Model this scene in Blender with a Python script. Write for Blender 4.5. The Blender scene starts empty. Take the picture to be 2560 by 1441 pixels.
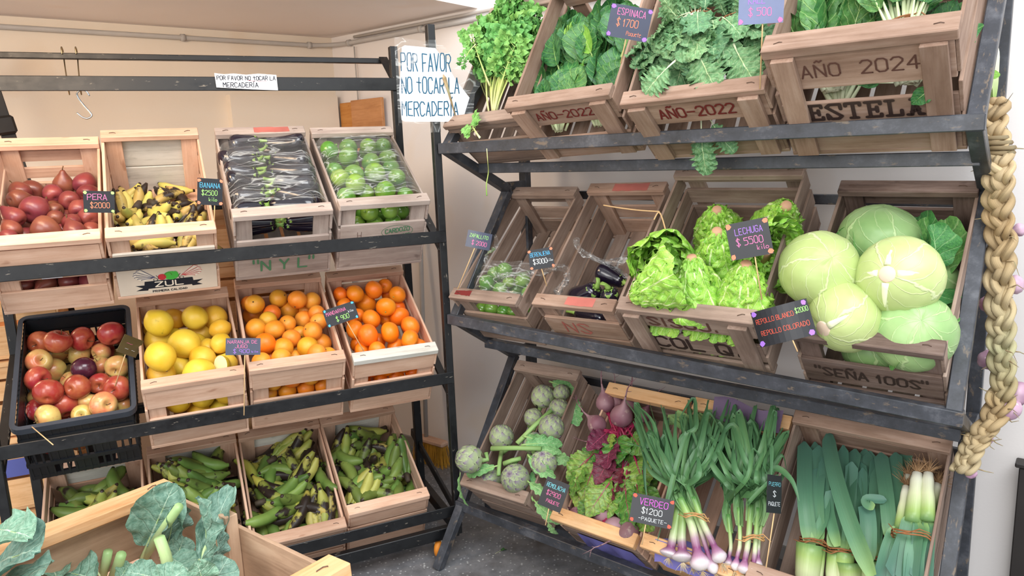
import bpy, bmesh, math, random
from mathutils import Vector, Matrix, Euler, noise
R_ = random.Random(7)
sc = bpy.context.scene
col = sc.collection
PI = math.pi
def V(*a): return Vector(a[0]) if len(a) == 1 else Vector(a)
# ------------------------------------------------------------------ camera
F_PX = 1833.56
CAM = Vector((0, 0, 1.4765))
_p = math.radians(10.3263); _r = math.radians(-2.2715)
c_f = Vector((0, math.cos(_p), -math.sin(_p)))
_r0 = Vector((1, 0, 0)); _u0 = _r0.cross(c_f)
c_r = math.cos(_r) * _r0 + math.sin(_r) * _u0
c_u = c_r.cross(c_f)
cd = bpy.data.cameras.new('camera'); cam = bpy.data.objects.new('camera', cd); col.objects.link(cam)
cd.sensor_width = 36; cd.sensor_fit = 'HORIZONTAL'; cd.lens = F_PX / 2560 * 36; cd.clip_start = .02; cd.clip_end = 100
M = Matrix((c_r, c_u, -c_f)).transposed().to_4x4(); M.translation = CAM
cam.matrix_world = M
sc.camera = cam
# ------------------------------------------------------------------ light and exposure
sc.view_settings.view_transform = 'Standard'; sc.view_settings.look = 'None'
sc.view_settings.gamma = 1; sc.view_settings.exposure = 0.0
w = bpy.data.worlds.new('daylight'); sc.world = w; w.use_nodes = True
w.node_tree.nodes['Background'].inputs[0].default_value = (.94, .965, 1.0, 1)
w.node_tree.nodes['Background'].inputs[1].default_value = 1.2
def area(name, loc, target, sx, sy, power, color):
    l = bpy.data.lights.new(name, 'AREA'); l.shape = 'RECTANGLE'; l.size = sx; l.size_y = sy; l.energy = power; l.color = color
    o = bpy.data.objects.new(name, l); col.objects.link(o); o.location = loc
    o.rotation_euler = (Vector(target) - Vector(loc)).to_track_quat('-Z', 'Y').to_euler(); return o
area('overhead_fill_light', (.9, -.2, 3.6), (.1, 2.4, .8), 2.6, 1.8, 120, (.95, .98, 1))  # added overhead fill to raise the brightness, not a known skylight
area('front_fill_light', (-1.6, -1.4, 2.2), (-.4, 2.6, .9), 2.4, 1.8, 80, (1, .97, .93))  # added fill from behind the viewer, not a known shop window
area('mezzanine_lamp', (-1.35, 1.75, 2.03), (-.75, 3.6, .9), .7, .4, 15, (1, .72, .46))
area('warm_lamp', (-2.3, 2.6, 1.3), (-1.3, 3.0, .5), .5, .4, 7, (1, .68, .40))
# ------------------------------------------------------------------ frames of reference
def ray(px, py): return (c_f + c_r * ((px - 1280) / F_PX) - c_u * ((py - 720.5) / F_PX))
def on_plane(px, py, nrm, d):
    r = ray(px, py); return CAM + r * ((d - CAM.dot(nrm)) / r.dot(nrm))
uL = Vector((.91186933, .41048061, 0)); nL = Vector((-.41048061, .91186933, 0))
uR = Vector((.78727228, -.61660551, 0)); nR = Vector((.61660551, .78727228, 0))
Zv = Vector((0, 0, 1))
def PL(u, n, z): return uL * u + nL * n + Zv * z
def PR(u, n, z): return uR * u + nR * n + Zv * z
CR = {
 'pear':([-1.4859, 2.1049, 1.0809],[0.9109, 0.4127, 0.0017],[-0.3397, 0.7474, 0.5709],0.286,0.516,0.256),
 'banana':([-1.2157, 2.2283, 1.0902],[0.908, 0.4188, 0.0068],[-0.3398, 0.7269, 0.5968],0.297,0.526,0.251),
 'eggp':([-0.903, 2.3781, 1.1127],[0.9099, 0.4148, 0.0032],[-0.3447, 0.7518, 0.562],0.306,0.499,0.257),
 'lime':([-0.604, 2.5121, 1.1115],[0.9102, 0.4142, 0.0025],[-0.3525, 0.7714, 0.5298],0.308,0.495,0.266),
 'apple':([-1.5029, 2.0907, 0.6141],[0.9057, 0.4239, 0.0088],[-0.3681, 0.7758, 0.5125],0.334,0.510,0.151),
 'lemon':([-1.1738, 2.2275, 0.6009],[0.9071, 0.4208, 0.0059],[-0.3759, 0.8039, 0.461],0.298,0.465,0.257),
 'orange':([-0.8934, 2.3559, 0.6061],[0.9179, 0.3966, -0.0083],[-0.3442, 0.8066, 0.4806],0.305,0.480,0.266),
 'mand':([-0.591, 2.491, 0.6037],[0.9151, 0.4033, -0.0046],[-0.3466, 0.7921, 0.5024],0.298,0.485,0.248),
 'pl1':([-1.508, 2.098, 0.0439],[0.9103, 0.4139, 0.002],[-0.366, 0.8028, 0.4707],0.305,0.500,0.222),
 'pl2':([-1.216, 2.2304, 0.0439],[0.9103, 0.4139, 0.002],[-0.366, 0.8028, 0.4707],0.306,0.500,0.222),
 'pl3':([-0.9332, 2.3542, 0.0415],[0.9137, 0.4064, -0.0025],[-0.3543, 0.7996, 0.4848],0.307,0.516,0.203),
 'pl4':([-0.6489, 2.492, 0.0464],[0.9072, 0.4206, 0.0057],[-0.3771, 0.8072, 0.4542],0.300,0.480,0.237),
 'celery':([-0.1588, 2.5986, 1.517],[0.805, -0.5918, 0.0405],[0.33, 0.5035, 0.7985],0.310,0.521,0.107),
 'spin':([0.1183, 2.383, 1.4665],[0.8036, -0.594, 0.0366],[0.3367, 0.5045, 0.795],0.351,0.500,0.246),
 'kale':([0.4247, 2.1433, 1.4538],[0.7981, -0.6021, 0.0248],[0.3393, 0.4829, 0.8072],0.379,0.500,0.246),
 'chard':([0.7315, 1.9033, 1.4544],[0.7885, -0.615, 0.0022],[0.4109, 0.5296, 0.7421],0.382,0.500,0.341),
 'zap':([-0.1602, 2.5857, 0.8913],[0.7908, -0.6121, 0.0051],[0.4536, 0.5915, 0.6666],0.292,0.523,0.148),
 'ber':([0.1342, 2.3537, 0.8878],[0.7961, -0.605, 0.0135],[0.4368, 0.5898, 0.6792],0.288,0.511,0.176),
 'lech':([0.3916, 2.1348, 0.8745],[0.7851, -0.6194, -0.0035],[0.4461, 0.5615, 0.6969],0.387,0.530,0.241),
 'rep':([0.7585, 1.851, 0.8719],[0.7809, -0.6246, -0.0093],[0.4661, 0.5728, 0.6743],0.330,0.523,0.193),
 'art':([-0.1141, 2.5454, 0.1841],[0.7912, -0.6116, 0.0062],[0.434, 0.5686, 0.6988],0.283,0.505,0.227),
 'beet':([0.181, 2.3022, 0.178],[0.7767, -0.6297, -0.0162],[0.462, 0.5521, 0.6941],0.305,0.502,0.207),
 'onion':([0.436, 2.108, 0.178],[0.7780, -0.6280, -0.0142],[0.46, 0.554, 0.6941],0.310,0.502,0.207),
 'leek':([0.6898, 1.9134, 0.1831],[0.7794, -0.6264, -0.0122],[0.4575, 0.5558, 0.6941],0.406,0.507,0.225),
 'collard':([-0.6670, 1.3020, 0.62],[0.,0.,0.],[0.,0.,0.],0.330,0.520,0.28),
}
EXT = dict(celery=.11, zap=.085, ber=.065, rep=.06, apple=.1)
class Crate: pass
CRT = {}
for k, (o, u, l, W, L, H) in CR.items():
    c = Crate()
    if k == 'collard':
        a = V(-.667, 1.302, .90); b = V(-.27, .997, .90)
        l_ = (a - b).normalized(); u_ = V(l_.y, -l_.x, 0); o_ = a - l_ * L; o_ -= u_ * W; o_.z = .90 - H
    else:
        u_ = V(u).normalized(); l_ = V(l).normalized(); o_ = V(o)
    up = u_.cross(l_).normalized()
    l_ = up.cross(u_)
    e = EXT.get(k, 0); o_ = o_ - up * e; H = H + e
    c.o, c.u, c.l, c.up, c.W, c.L, c.H = o_, u_, l_, up, W, L, H
    m = Matrix((u_, l_, up)).transposed().to_4x4(); m.translation = o_; c.m = m; c.mi = m.inverted()
    CRT[k] = c
def at(key, px, py, z0, slope=0.0):
    """point in crate space where the view line meets the heap surface z = z0 - slope*y"""
    c = CRT[key]; a = c.mi @ CAM; d = c.mi.to_3x3() @ ray(px, py)
    s = (z0 - slope * a.y - a.z) / (d.z + slope * d.y)
    return a + d * s
# ------------------------------------------------------------------ objects
def tag(o, label=None, cat=None, group=None, kind=None):
    if label: o['label'] = label
    if cat: o['category'] = cat
    if group: o['group'] = group
    if kind: o['kind'] = kind
    return o
def empty(name, m, label=None, cat=None, group=None):
    o = bpy.data.objects.new(name, None); o.empty_display_size = .05; col.objects.link(o); o.matrix_world = m
    return tag(o, label, cat, group)
def link(name, me, parent=None, m=None):
    o = bpy.data.objects.new(name, me); col.objects.link(o)
    if parent: o.parent = parent
    if m is not None: o.matrix_local = m
    return o
def copy_tree(o, parent=None):
    c = o.copy(); col.objects.link(c); c.parent = parent
    for ch in KIDS.get(o.name, []): copy_tree(ch, c)
    return c
KIDS = {}
def kid(p, o): KIDS.setdefault(p.name, []).append(o); return o
class MB:
    def __init__(s): s.v = []; s.f = []; s.mi = []; s.uv = []; s.mats = []
    def add(s, vs, fs, mat=0, uvs=None, m=None):
        b = len(s.v)
        s.v += [tuple(m @ V(p)) if m is not None else tuple(p) for p in vs]
        s.uv += list(uvs) if uvs else [(0., 0.)] * len(vs)
        s.f += [[i + b for i in f] for f in fs]; s.mi += [mat] * len(fs)
    def mesh(s, name, mats, smooth=True):
        me = bpy.data.meshes.new(name); me.from_pydata(s.v, [], s.f)
        for x in (mats if isinstance(mats, (list, tuple)) else [mats]): me.materials.append(x)
        me.polygons.foreach_set('material_index', s.mi)
        me.polygons.foreach_set('use_smooth', [smooth] * len(s.f))
        ul = me.uv_layers.new(name='UVMap'); li = [0] * len(me.loops); me.loops.foreach_get('vertex_index', li)
        fl = []
        for i in li: fl += s.uv[i]
        ul.data.foreach_set('uv', fl); me.update(); return me
def box_mesh(name, sx, sy, sz, mat, bev=.0015, jit=0.0):
    bm = bmesh.new(); bmesh.ops.create_cube(bm, size=1)
    for v in bm.verts:
        v.co = Vector((v.co.x * sx, v.co.y * sy, v.co.z * sz))
        if jit: v.co += Vector((0, R_.uniform(-jit, jit), R_.uniform(-jit, jit)))
    if bev: bmesh.ops.bevel(bm, geom=bm.edges[:], offset=min(bev, min(sx, sy, sz) * .3), segments=1, affect='EDGES')
    me = bpy.data.meshes.new(name); bm.to_mesh(me); bm.free(); me.materials.append(mat); return me
def board(parent, name, lo, hi, mat, bev=.0012, jit=0.0008):
    """a plank between two corners; its own X axis runs along its length so the grain does too"""
    s = [hi[i] - lo[i] for i in range(3)]; c = Vector([(hi[i] + lo[i]) / 2 for i in range(3)])
    k = max(range(3), key=lambda i: s[i])
    if k == 0: rot = Matrix.Identity(4); d = s
    elif k == 1: rot = Matrix(((0, -1, 0, 0), (1, 0, 0, 0), (0, 0, 1, 0), (0, 0, 0, 1))); d = (s[1], s[0], s[2])
    else: rot = Matrix(((0, 0, -1, 0), (0, 1, 0, 0), (1, 0, 0, 0), (0, 0, 0, 1))); d = (s[2], s[1], s[0])
    o = link(name, box_mesh(name, *d, mat, bev, jit), parent, Matrix.Translation(c) @ rot)
    return o
def bar_between(parent, name, a, b, w, t, mat, side=None, bev=.002, ext=0.0):
    """rectangular bar a->b, w across `side`, t the other way"""
    a = V(a); b = V(b); x = (b - a).normalized(); a = a - x * ext; b = b + x * ext
    s = V(side) if side is not None else Vector((0, 0, 1))
    y = (s - x * s.dot(x)).normalized(); z = x.cross(y)
    m = Matrix((x, y, z)).transposed().to_4x4(); m.translation = (a + b) / 2
    o = bpy.data.objects.new(name, box_mesh(name, (b - a).length, w, t, mat, bev)); col.objects.link(o)
    if parent: o.parent = parent; o.matrix_local = parent.matrix_world.inverted() @ m
    else: o.matrix_world = m
    return o
def tube(mb, pts, rad, n=8, mat=0, cap=True, flat=1.0):
    pts = [V(p) for p in pts]; N = len(pts); rr = rad if isinstance(rad, (list, tuple)) else [rad] * N
    t = (pts[1] - pts[0]).normalized(); ref = Vector((0, 0, 1)) if abs(t.z) < .9 else Vector((1, 0, 0))
    x = t.cross(ref).normalized(); vs = []; fs = []; uv = []
    for i, p in enumerate(pts):
        t = (pts[min(i + 1, N - 1)] - pts[max(i - 1, 0)]).normalized()
        x = (x - t * x.dot(t)).normalized(); y = t.cross(x)
        for k in range(n):
            a = 2 * PI * k / n; vs.append(p + x * math.cos(a) * rr[i] + y * math.sin(a) * rr[i] * flat); uv.append((k / n, i / (N - 1)))
    for i in range(N - 1):
        for k in range(n): fs.append((i * n + k, i * n + (k + 1) % n, (i + 1) * n + (k + 1) % n, (i + 1) * n + k))
    if cap: fs.append(tuple(range(n - 1, -1, -1))); fs.append(tuple(range((N - 1) * n, N * n)))
    mb.add(vs, fs, mat, uv)
def lathe(mb, prof, n=20, mat=0, bend=None):
    vs = []; fs = []; uv = []
    N = len(prof)
    for i, (r, z) in enumerate(prof):
        for k in range(n):
            a = 2 * PI * k / n; p = Vector((r * math.cos(a), r * math.sin(a), z))
            if bend: p = bend(p)
            vs.append(p); uv.append((k / n, i / (N - 1)))
    for i in range(N - 1):
        for k in range(n): fs.append((i * n + k, i * n + (k + 1) % n, (i + 1) * n + (k + 1) % n, (i + 1) * n + k))
    mb.add(vs, fs, mat, uv)
# ------------------------------------------------------------------ materials
class NT:
    def __init__(s, name):
        s.m = bpy.data.materials.new(name); s.m.use_nodes = True; s.t = s.m.node_tree; s.b = s.t.nodes['Principled BSDF']
    def n(s, typ, ins=None, **kw):
        x = s.t.nodes.new(typ)
        for k, v in kw.items(): setattr(x, k, v)
        for k, v in (ins or {}).items():
            if isinstance(v, bpy.types.NodeSocket): s.t.links.new(v, x.inputs[k])
            else: x.inputs[k].default_value = v
        return x
    def set(s, k, v):
        if isinstance(v, bpy.types.NodeSocket): s.t.links.new(v, s.b.inputs[k])
        else: s.b.inputs[k].default_value = v
    def ramp(s, fac, stops):
        r = s.n('ShaderNodeValToRGB', {0: fac}); e = r.color_ramp.elements
        while len(e) < len(stops): e.new(.5)
        for i, (p, c) in enumerate(stops): e[i].position = p; e[i].color = (*c, 1)
        return r.outputs[0]
    def math(s, op, a, b=0.0, c=0.0): return s.n('ShaderNodeMath', {0: a, 1: b, 2: c}, operation=op).outputs[0]
    def mix(s, f, a, b, bl='MIX'):
        x = s.n('ShaderNodeMix', {0: f}, data_type='RGBA', blend_type=bl)
        for i, v in ((6, a), (7, b)):
            if isinstance(v, bpy.types.NodeSocket): s.t.links.new(v, x.inputs[i])
            else: x.inputs[i].default_value = (*v, 1) if len(v) == 3 else v
        return x.outputs[2]
    def obj(s):
        tc = s.n('ShaderNodeTexCoord'); oi = s.n('ShaderNodeObjectInfo')
        k = s.math('MULTIPLY', oi.outputs['Random'], 37.0)
        v = s.n('ShaderNodeVectorMath', {0: tc.outputs['Object'], 1: k}, operation='ADD')
        s.rand = oi.outputs['Random']; return v.outputs[0]
    def noise(s, vec, scale, detail=3, rough=.5, sc=None, dist=0):
        if sc: vec = s.n('ShaderNodeMapping', {'Vector': vec, 'Scale': sc}).outputs[0]
        return s.n('ShaderNodeTexNoise', {'Vector': vec, 'Scale': scale, 'Detail': detail, 'Roughness': rough, 'Distortion': dist}).outputs['Fac']
    def bump(s, h, strength=.3, dist=.002):
        s.set('Normal', s.n('ShaderNodeBump', {'Height': h, 'Strength': strength, 'Distance': dist}).outputs[0])
def hexc(h):
    r, g, b = int(h[0:2], 16) / 255, int(h[2:4], 16) / 255, int(h[4:6], 16) / 255
    f = lambda c: c / 12.92 if c <= .04045 else ((c + .055) / 1.055) ** 2.4
    return (f(r), f(g), f(b))
def wood(name, c1, c2, c3, stain=.5, rough=.75):
    t = NT(name); v = t.obj()
    g = t.math('ADD', t.math('MULTIPLY', t.noise(v, 60, 4, .6, (.06, 1, 1), 1.2), .55), t.math('MULTIPLY', t.noise(v, 30, 5, .7, (.3, 1, 1)), .45)); b = t.noise(v, 9, 3, .5, (.35, 1, 1)); k = t.noise(v, 25, 2, .5, (.5, 1, 1))
    cc = t.ramp(g, [(.25, hexc(c1)), (.5, hexc(c2)), (.75, hexc(c3))])
    cc = t.mix(t.math('MULTIPLY', t.ramp(b, [(.42, (0, 0, 0)), (.7, (1, 1, 1))]), stain), cc, hexc(c1), 'MULTIPLY')
    kn = t.ramp(k, [(.70, (0, 0, 0)), (.76, (1, 1, 1))])
    cc = t.mix(t.math('MULTIPLY', kn, .45), cc, hexc(c1), 'MULTIPLY')
    hs = t.n('ShaderNodeHueSaturation', {'Color': cc, 'Hue': .5, 'Value': t.math('MULTIPLY_ADD', t.rand, .34, .83), 'Saturation': 1.0})
    t.set('Base Color', hs.outputs[0]); t.set('Roughness', rough); t.set('Specular IOR Level', .25); t.bump(g, .35, .0012); return t.m
M_fresh = wood('fresh_poplar', 'B48E76', 'D0AC94', 'DEC0AA', .3)
M_pine = wood('bright_pine', 'C08850', 'E6B887', 'F0CDA0', .3)
M_aged = wood('weathered_wood', '7C6A5E', '9C8678', 'B4A294', .6)
M_aged2 = wood('grey_weathered_wood', '90807A', 'B0A096', 'C6B8AE', .5)
M_brown = wood('brown_weathered_wood', '846856', 'A68A78', 'BCA494', .5)
M_dark = wood('dark_stained_wood', '4C3C34', '78645A', '94827A', .6)
M_white = wood('whitewashed_panel', 'A8A49A', 'D2CFC6', 'E2DFD6', .25)
def plain(name, hx, rough=.6, var=.0, bumpy=None, metal=0.0, spec=.4, coat=0, sat=0.0, nsc=14, mottled=None):
    t = NT(name); v = t.obj(); c = hexc(hx)
    n = t.noise(v, nsc, 3)
    cc = t.ramp(n, [(.3, tuple(x * (1 - var) for x in c)), (.7, tuple(min(1, x * (1 + var)) for x in c))])
    if mottled: cc = t.mix(t.ramp(t.noise(v, nsc * 2.5, 4, .6), [(.56, (0, 0, 0)), (.68, (1, 1, 1))]), cc, hexc(mottled))
    t.set('Base Color', cc); t.set('Roughness', rough); t.set('Metallic', metal); t.set('Specular IOR Level', spec)
    if coat: t.set('Coat Weight', coat); t.set('Coat Roughness', .12)
    if bumpy: t.bump(t.noise(v, bumpy[0], 3), bumpy[1], bumpy[2])
    return t.m
def metal_paint():
    t = NT('black_painted_steel'); v = t.obj()
    n = t.noise(v, 20, 6, .7); s = t.noise(v, 90, 3, .6, (.3, 1, 1))
    cc = t.ramp(n, [(.35, hexc('0B0C0F')), (.66, hexc('15171A')), (.85, hexc('3A3C42'))])
    cc = t.mix(t.ramp(s, [(.66, (0, 0, 0)), (.72, (.6, .6, .6))]), cc, hexc('8C8478'))
    t.set('Base Color', cc); t.set('Roughness', t.ramp(n, [(.3, (.32,) * 3), (.7, (.55,) * 3)])); t.set('Specular IOR Level', .5); t.bump(s, .1, .001); return t.m
M_steel = metal_paint()
def steel2():
    t = NT('worn_grey_steel'); v = t.obj()
    n = t.noise(v, 12, 6, .7); s = t.noise(v, 60, 4, .65, (.4, 1, 1))
    cc = t.ramp(n, [(.3, hexc('26282C')), (.55, hexc('3E4148')), (.8, hexc('6C6E74'))])
    cc = t.mix(t.ramp(s, [(.6, (0, 0, 0)), (.68, (.7, .7, .7))]), cc, hexc('7A6A58'))
    t.set('Base Color', cc); t.set('Roughness', .42); t.set('Specular IOR Level', .5); t.bump(s, .15, .001); return t.m
M_steel2 = steel2()
def wall_mat(name, c1, c2, blot):
    t = NT(name); tc = t.n('ShaderNodeTexCoord'); v = tc.outputs['Object']
    n = t.noise(v, 1.3, 3); d = t.noise(v, 3.1, 2)
    cc = t.ramp(n, [(.3, hexc(c1)), (.7, hexc(c2))])
    cc = t.mix(t.ramp(d, [(.60, (0, 0, 0)), (.74, (.55, .55, .55))]), cc, hexc(blot))
    t.set('Base Color', cc); t.set('Roughness', .85); t.set('Specular IOR Level', .2); t.bump(t.noise(v, 120, 3), .12, .002); return t.m
M_wallL = wall_mat('cream_plaster', 'E8DCCC', 'EEE2D2', 'E4CEB4')
M_wallR = wall_mat('pale_plaster', 'E2DCD8', 'E8E4E2', 'E2D2BE')
M_ceil = wall_mat('white_plaster', 'E8DED8', 'EEE6E2', 'E6D6CA')
def terrazzo():
    t = NT('grey_terrazzo'); tc = t.n('ShaderNodeTexCoord'); v = tc.outputs['Object']
    vo = t.n('ShaderNodeTexVoronoi', {'Vector': v, 'Scale': 75.0, 'Randomness': 1.0})
    chips = t.math('LESS_THAN', vo.outputs['Distance'], .28)
    pick = t.math('GREATER_THAN', t.n('ShaderNodeSeparateColor', {0: vo.outputs['Color']}).outputs[0], .55)
    base = t.ramp(t.noise(v, 14, 5, .7), [(.3, hexc('5C5E62')), (.6, hexc('7A7C80')), (.8, hexc('8C8884'))])
    cc = t.mix(t.math('MULTIPLY', chips, pick), base, hexc('A8ABAD'))
    cc = t.mix(t.ramp(t.noise(v, 3.0, 4, .6), [(.55, (0, 0, 0)), (.7, (.6, .6, .6))]), cc, hexc('4A3E34'))
    t.set('Base Color', cc); t.set('Roughness', .45); return t.m
M_floor = terrazzo()
# produce
def skin(name, base, alt, spots=None, rough=.35, hue=.02, val=.25, nsc=9, pores=None, coat=0.0, split=(.4, .62), spotpos=(.66, .72), axial=False, sss=0):
    t = NT(name); v = t.obj()
    n = t.noise(v, nsc, 3, .55)
    if axial:
        tc = t.n('ShaderNodeTexCoord'); z = t.n('ShaderNodeSeparateXYZ', {0: tc.outputs['Object']}).outputs[2]
        st = t.noise(v, 45, 3, .6, (1, 1, .18))
        n = t.math('ADD', t.math('MULTIPLY', n, .75), t.math('MULTIPLY', st, .25))
    cc = t.ramp(n, [(split[0], hexc(base)), (split[1], hexc(alt))])
    if spots:
        s = t.noise(v, nsc * 5, 3, .6); cc = t.mix(t.ramp(s, [(spotpos[0], (0, 0, 0)), (spotpos[1], (.85,) * 3)]), cc, hexc(spots))
    hs = t.n('ShaderNodeHueSaturation', {'Color': cc, 'Hue': t.math('MULTIPLY_ADD', t.rand, hue * 2, .5 - hue),
             'Value': t.math('MULTIPLY_ADD', t.rand, -val, 1 + val * .35), 'Saturation': 1.0})
    t.set('Base Color', hs.outputs[0]); t.set('Roughness', rough); t.set('Specular IOR Level', .45)
    if coat: t.set('Coat Weight', coat); t.set('Coat Roughness', .15)
    if pores: t.bump(t.noise(v, pores[0], 2), pores[1], .001)
    if sss: t.set('Subsurface Weight', sss); t.set('Subsurface Radius', (.01, .006, .003)); t.set('Subsurface Scale', .6)
    return t.m
M_orange = skin('orange_peel', 'F08A1C', 'F6A733', '9A6A20', .38, .012, .18, 8, (420, .35), spotpos=(.74, .8))
M_juice = skin('juice_orange_peel', 'E88A22', 'EFA63A', '8A6020', .4, .02, .22, 9, (420, .35), spotpos=(.70, .78))
M_mand = skin('mandarin_peel', 'F57A14', 'FA8E22', 'B06018', .36, .01, .12, 8, (400, .4), spotpos=(.76, .82))
M_lemon = skin('lemon_peel', 'DEB22C', 'EAC648', 'A8902C', .4, .018, .18, 9, (380, .35), spotpos=(.68, .78))
M_lemonflesh = plain('lemon_flesh', 'EDE3B0', .5, .08)
M_apple = skin('red_apple_skin', 'B0343A', 'D4784E', 'E4BC78', .25, .015, .25, 14, None, .3, (.42, .72), (.74, .86), True)
M_appley = skin('streaked_apple_skin', 'D8C070', 'D88A58', 'B84038', .27, .02, .15, 14, None, .3, (.42, .62), (.62, .8), True)
M_plum = skin('dark_purple_apple_skin', '4A1E30', '5A2A3C', None, .2, .0, .1, 10, None, .5)
M_pear = skin('red_pear_skin', '743034', '8A4A3C', '6A4A32', .35, .018, .22, 10, None, .15, (.40, .66), (.60, .78))
M_squash = skin('round_green_squash_skin', '568A2C', '84A848', 'B8C880', .18, .02, .28, 8, None, .5, (.38, .62), (.72, .8))
M_aub = skin('aubergine_skin', '14101E', '1C1626', None, .12, .0, .2, 6, None, .8)
M_calyx = skin('aubergine_calyx', '7FA048', '98B860', None, .5, .01, .15, 12)
M_stem = skin('brown_stem', '5A4428', '6E5634', None, .7, .01, .2, 12)
M_dkstem = skin('dark_banana_tip', '2E2620', '4A3E30', None, .7, .01, .2, 12)
def banana_mat(name, c1, c2, c3, blk):
    t = NT(name); v = t.obj()
    n = t.noise(v, 7, 3); s = t.noise(v, 30, 4, .65, (1, 1, .5)); k = t.noise(v, 12, 4, .6)
    cc = t.ramp(n, [(.3, hexc(c1)), (.5, hexc(c2)), (.72, hexc(c3))])
    hs = t.n('ShaderNodeHueSaturation', {'Color': cc, 'Hue': t.math('MULTIPLY_ADD', t.rand, -.05, .52), 'Value': t.math('MULTIPLY_ADD', t.rand, -.25, 1.1), 'Saturation': 1.0}).outputs[0]
    thr = t.math('ADD', k, t.math('MULTIPLY_ADD', t.rand, .22, blk))
    bl = t.ramp(thr, [(.64, (0, 0, 0)), (.70, (1, 1, 1))])
    cc = t.mix(bl, hs, hexc('2A211C'))
    uv = t.n('ShaderNodeSeparateXYZ', {0: t.n('ShaderNodeTexCoord').outputs['UV']}).outputs[1]
    e = t.math('ADD', t.math('GREATER_THAN', uv, .965), t.math('LESS_THAN', uv, .05))
    cc = t.mix(e, cc, hexc('332820'))
    cc = t.mix(t.ramp(s, [(.66, (0, 0, 0)), (.72, (.75,) * 3)]), cc, hexc('3E3224'))
    t.set('Base Color', cc); t.set('Roughness', .42); t.set('Specular IOR Level', .35); return t.m
M_plantain = banana_mat('green_plantain_peel', '4C642E', '647E3A', '84984A', -.09)
M_plantainy = banana_mat('ripening_plantain_peel', '7C9040', 'A0A04C', 'B4AC5C', -.03)
M_banana = banana_mat('overripe_banana_peel', '8C9048', 'BCA65A', 'CDB870', .0)
M_plantaind = banana_mat('blackened_plantain_peel', '8C9C40', 'A8A048', 'B8A850', .09)
def leaf_mat(name, dark, mid, vein, rough=.45, veins=7.0, vs=.6, val=.3, hue=.02, coat=0, under=None, trans=.0, bl=.25, veinw=.05):
    t = NT(name); tc = t.n('ShaderNodeTexCoord'); oi = t.n('ShaderNodeObjectInfo')
    uv = t.n('ShaderNodeSeparateXYZ', {0: tc.outputs['UV']}); u = t.math('ABSOLUTE', uv.outputs[0]); v = uv.outputs[1]
    nz = t.noise(tc.outputs['Object'], 22, 4, .6)
    cc = t.ramp(nz, [(.3, hexc(dark)), (.65, hexc(mid))])
    mid_ = t.math('LESS_THAN', u, t.math('MULTIPLY_ADD', v, -veinw * .8, veinw))
    ph = t.math('SINE', t.math('MULTIPLY', t.math('SUBTRACT', t.math('ADD', v, t.math('MULTIPLY', nz, .06)), t.math('MULTIPLY', u, .28)), veins * 2 * PI))
    sv = t.ramp(ph, [(.80, (0, 0, 0)), (.99, (1, 1, 1))])
    h = t.math('ADD', t.math('MULTIPLY', sv, -.6), nz)
    cc = t.mix(t.math('MULTIPLY', sv, vs * .6), cc, hexc(vein)); cc = t.mix(t.math('MULTIPLY', mid_, .9), cc, hexc(vein))
    hs = t.n('ShaderNodeHueSaturation', {'Color': cc, 'Hue': t.math('MULTIPLY_ADD', oi.outputs['Random'], hue * 2, .5 - hue), 'Value': t.math('MULTIPLY_ADD', oi.outputs['Random'], -val, 1 + val * .3), 'Saturation': 1.0})
    t.set('Base Color', hs.outputs[0]); t.set('Roughness', rough); t.set('Specular IOR Level', .4); t.bump(h, .55, .004)
    if trans: t.set('Subsurface Weight', trans); t.set('Subsurface Radius', (.004, .008, .002)); t.set('Subsurface Scale', .5)
    return t.m
M_spin = leaf_mat('spinach_leaf', '2C5E30', '4A8446', '86B85E', .38, 6, .8)
M_spiny = leaf_mat('young_spinach_leaf', '6FA83A', '8CC04A', 'B8D880', .4, 6, .6)
M_kale = leaf_mat('curly_kale_leaf', '44784A', '80AC78', 'C4DCA8', .5, 7, .5, .35)
M_chard = leaf_mat('chard_leaf', '2E6430', '4E8844', 'A4CC7C', .42, 6, .6)
M_cel = leaf_mat('celery_leaf', '5C9E48', '84BE66', '9ACB70', .42, 5, .3)
M_let = leaf_mat('lettuce_leaf', '7AB83C', 'A4D258', 'DCEBAC', .38, 7, .5, .15, .01, veinw=.09)
M_beetl = leaf_mat('beet_leaf', '3F742E', '7A9E44', '8C4450', .3, 5, .45, .5, .035)
M_beetr = leaf_mat('red_beet_leaf', '4A1C2A', '6E2C40', 'A04058', .42, 6, .5, .2)
M_coll = leaf_mat('blue_green_collard_leaf', '567F6C', '86A894', 'B4CCB4', .5, 5, .4, .35)
M_art_l = leaf_mat('artichoke_leaf', '5C9456', '84B676', 'C0DAA6', .5, 6, .5, .2)
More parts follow.
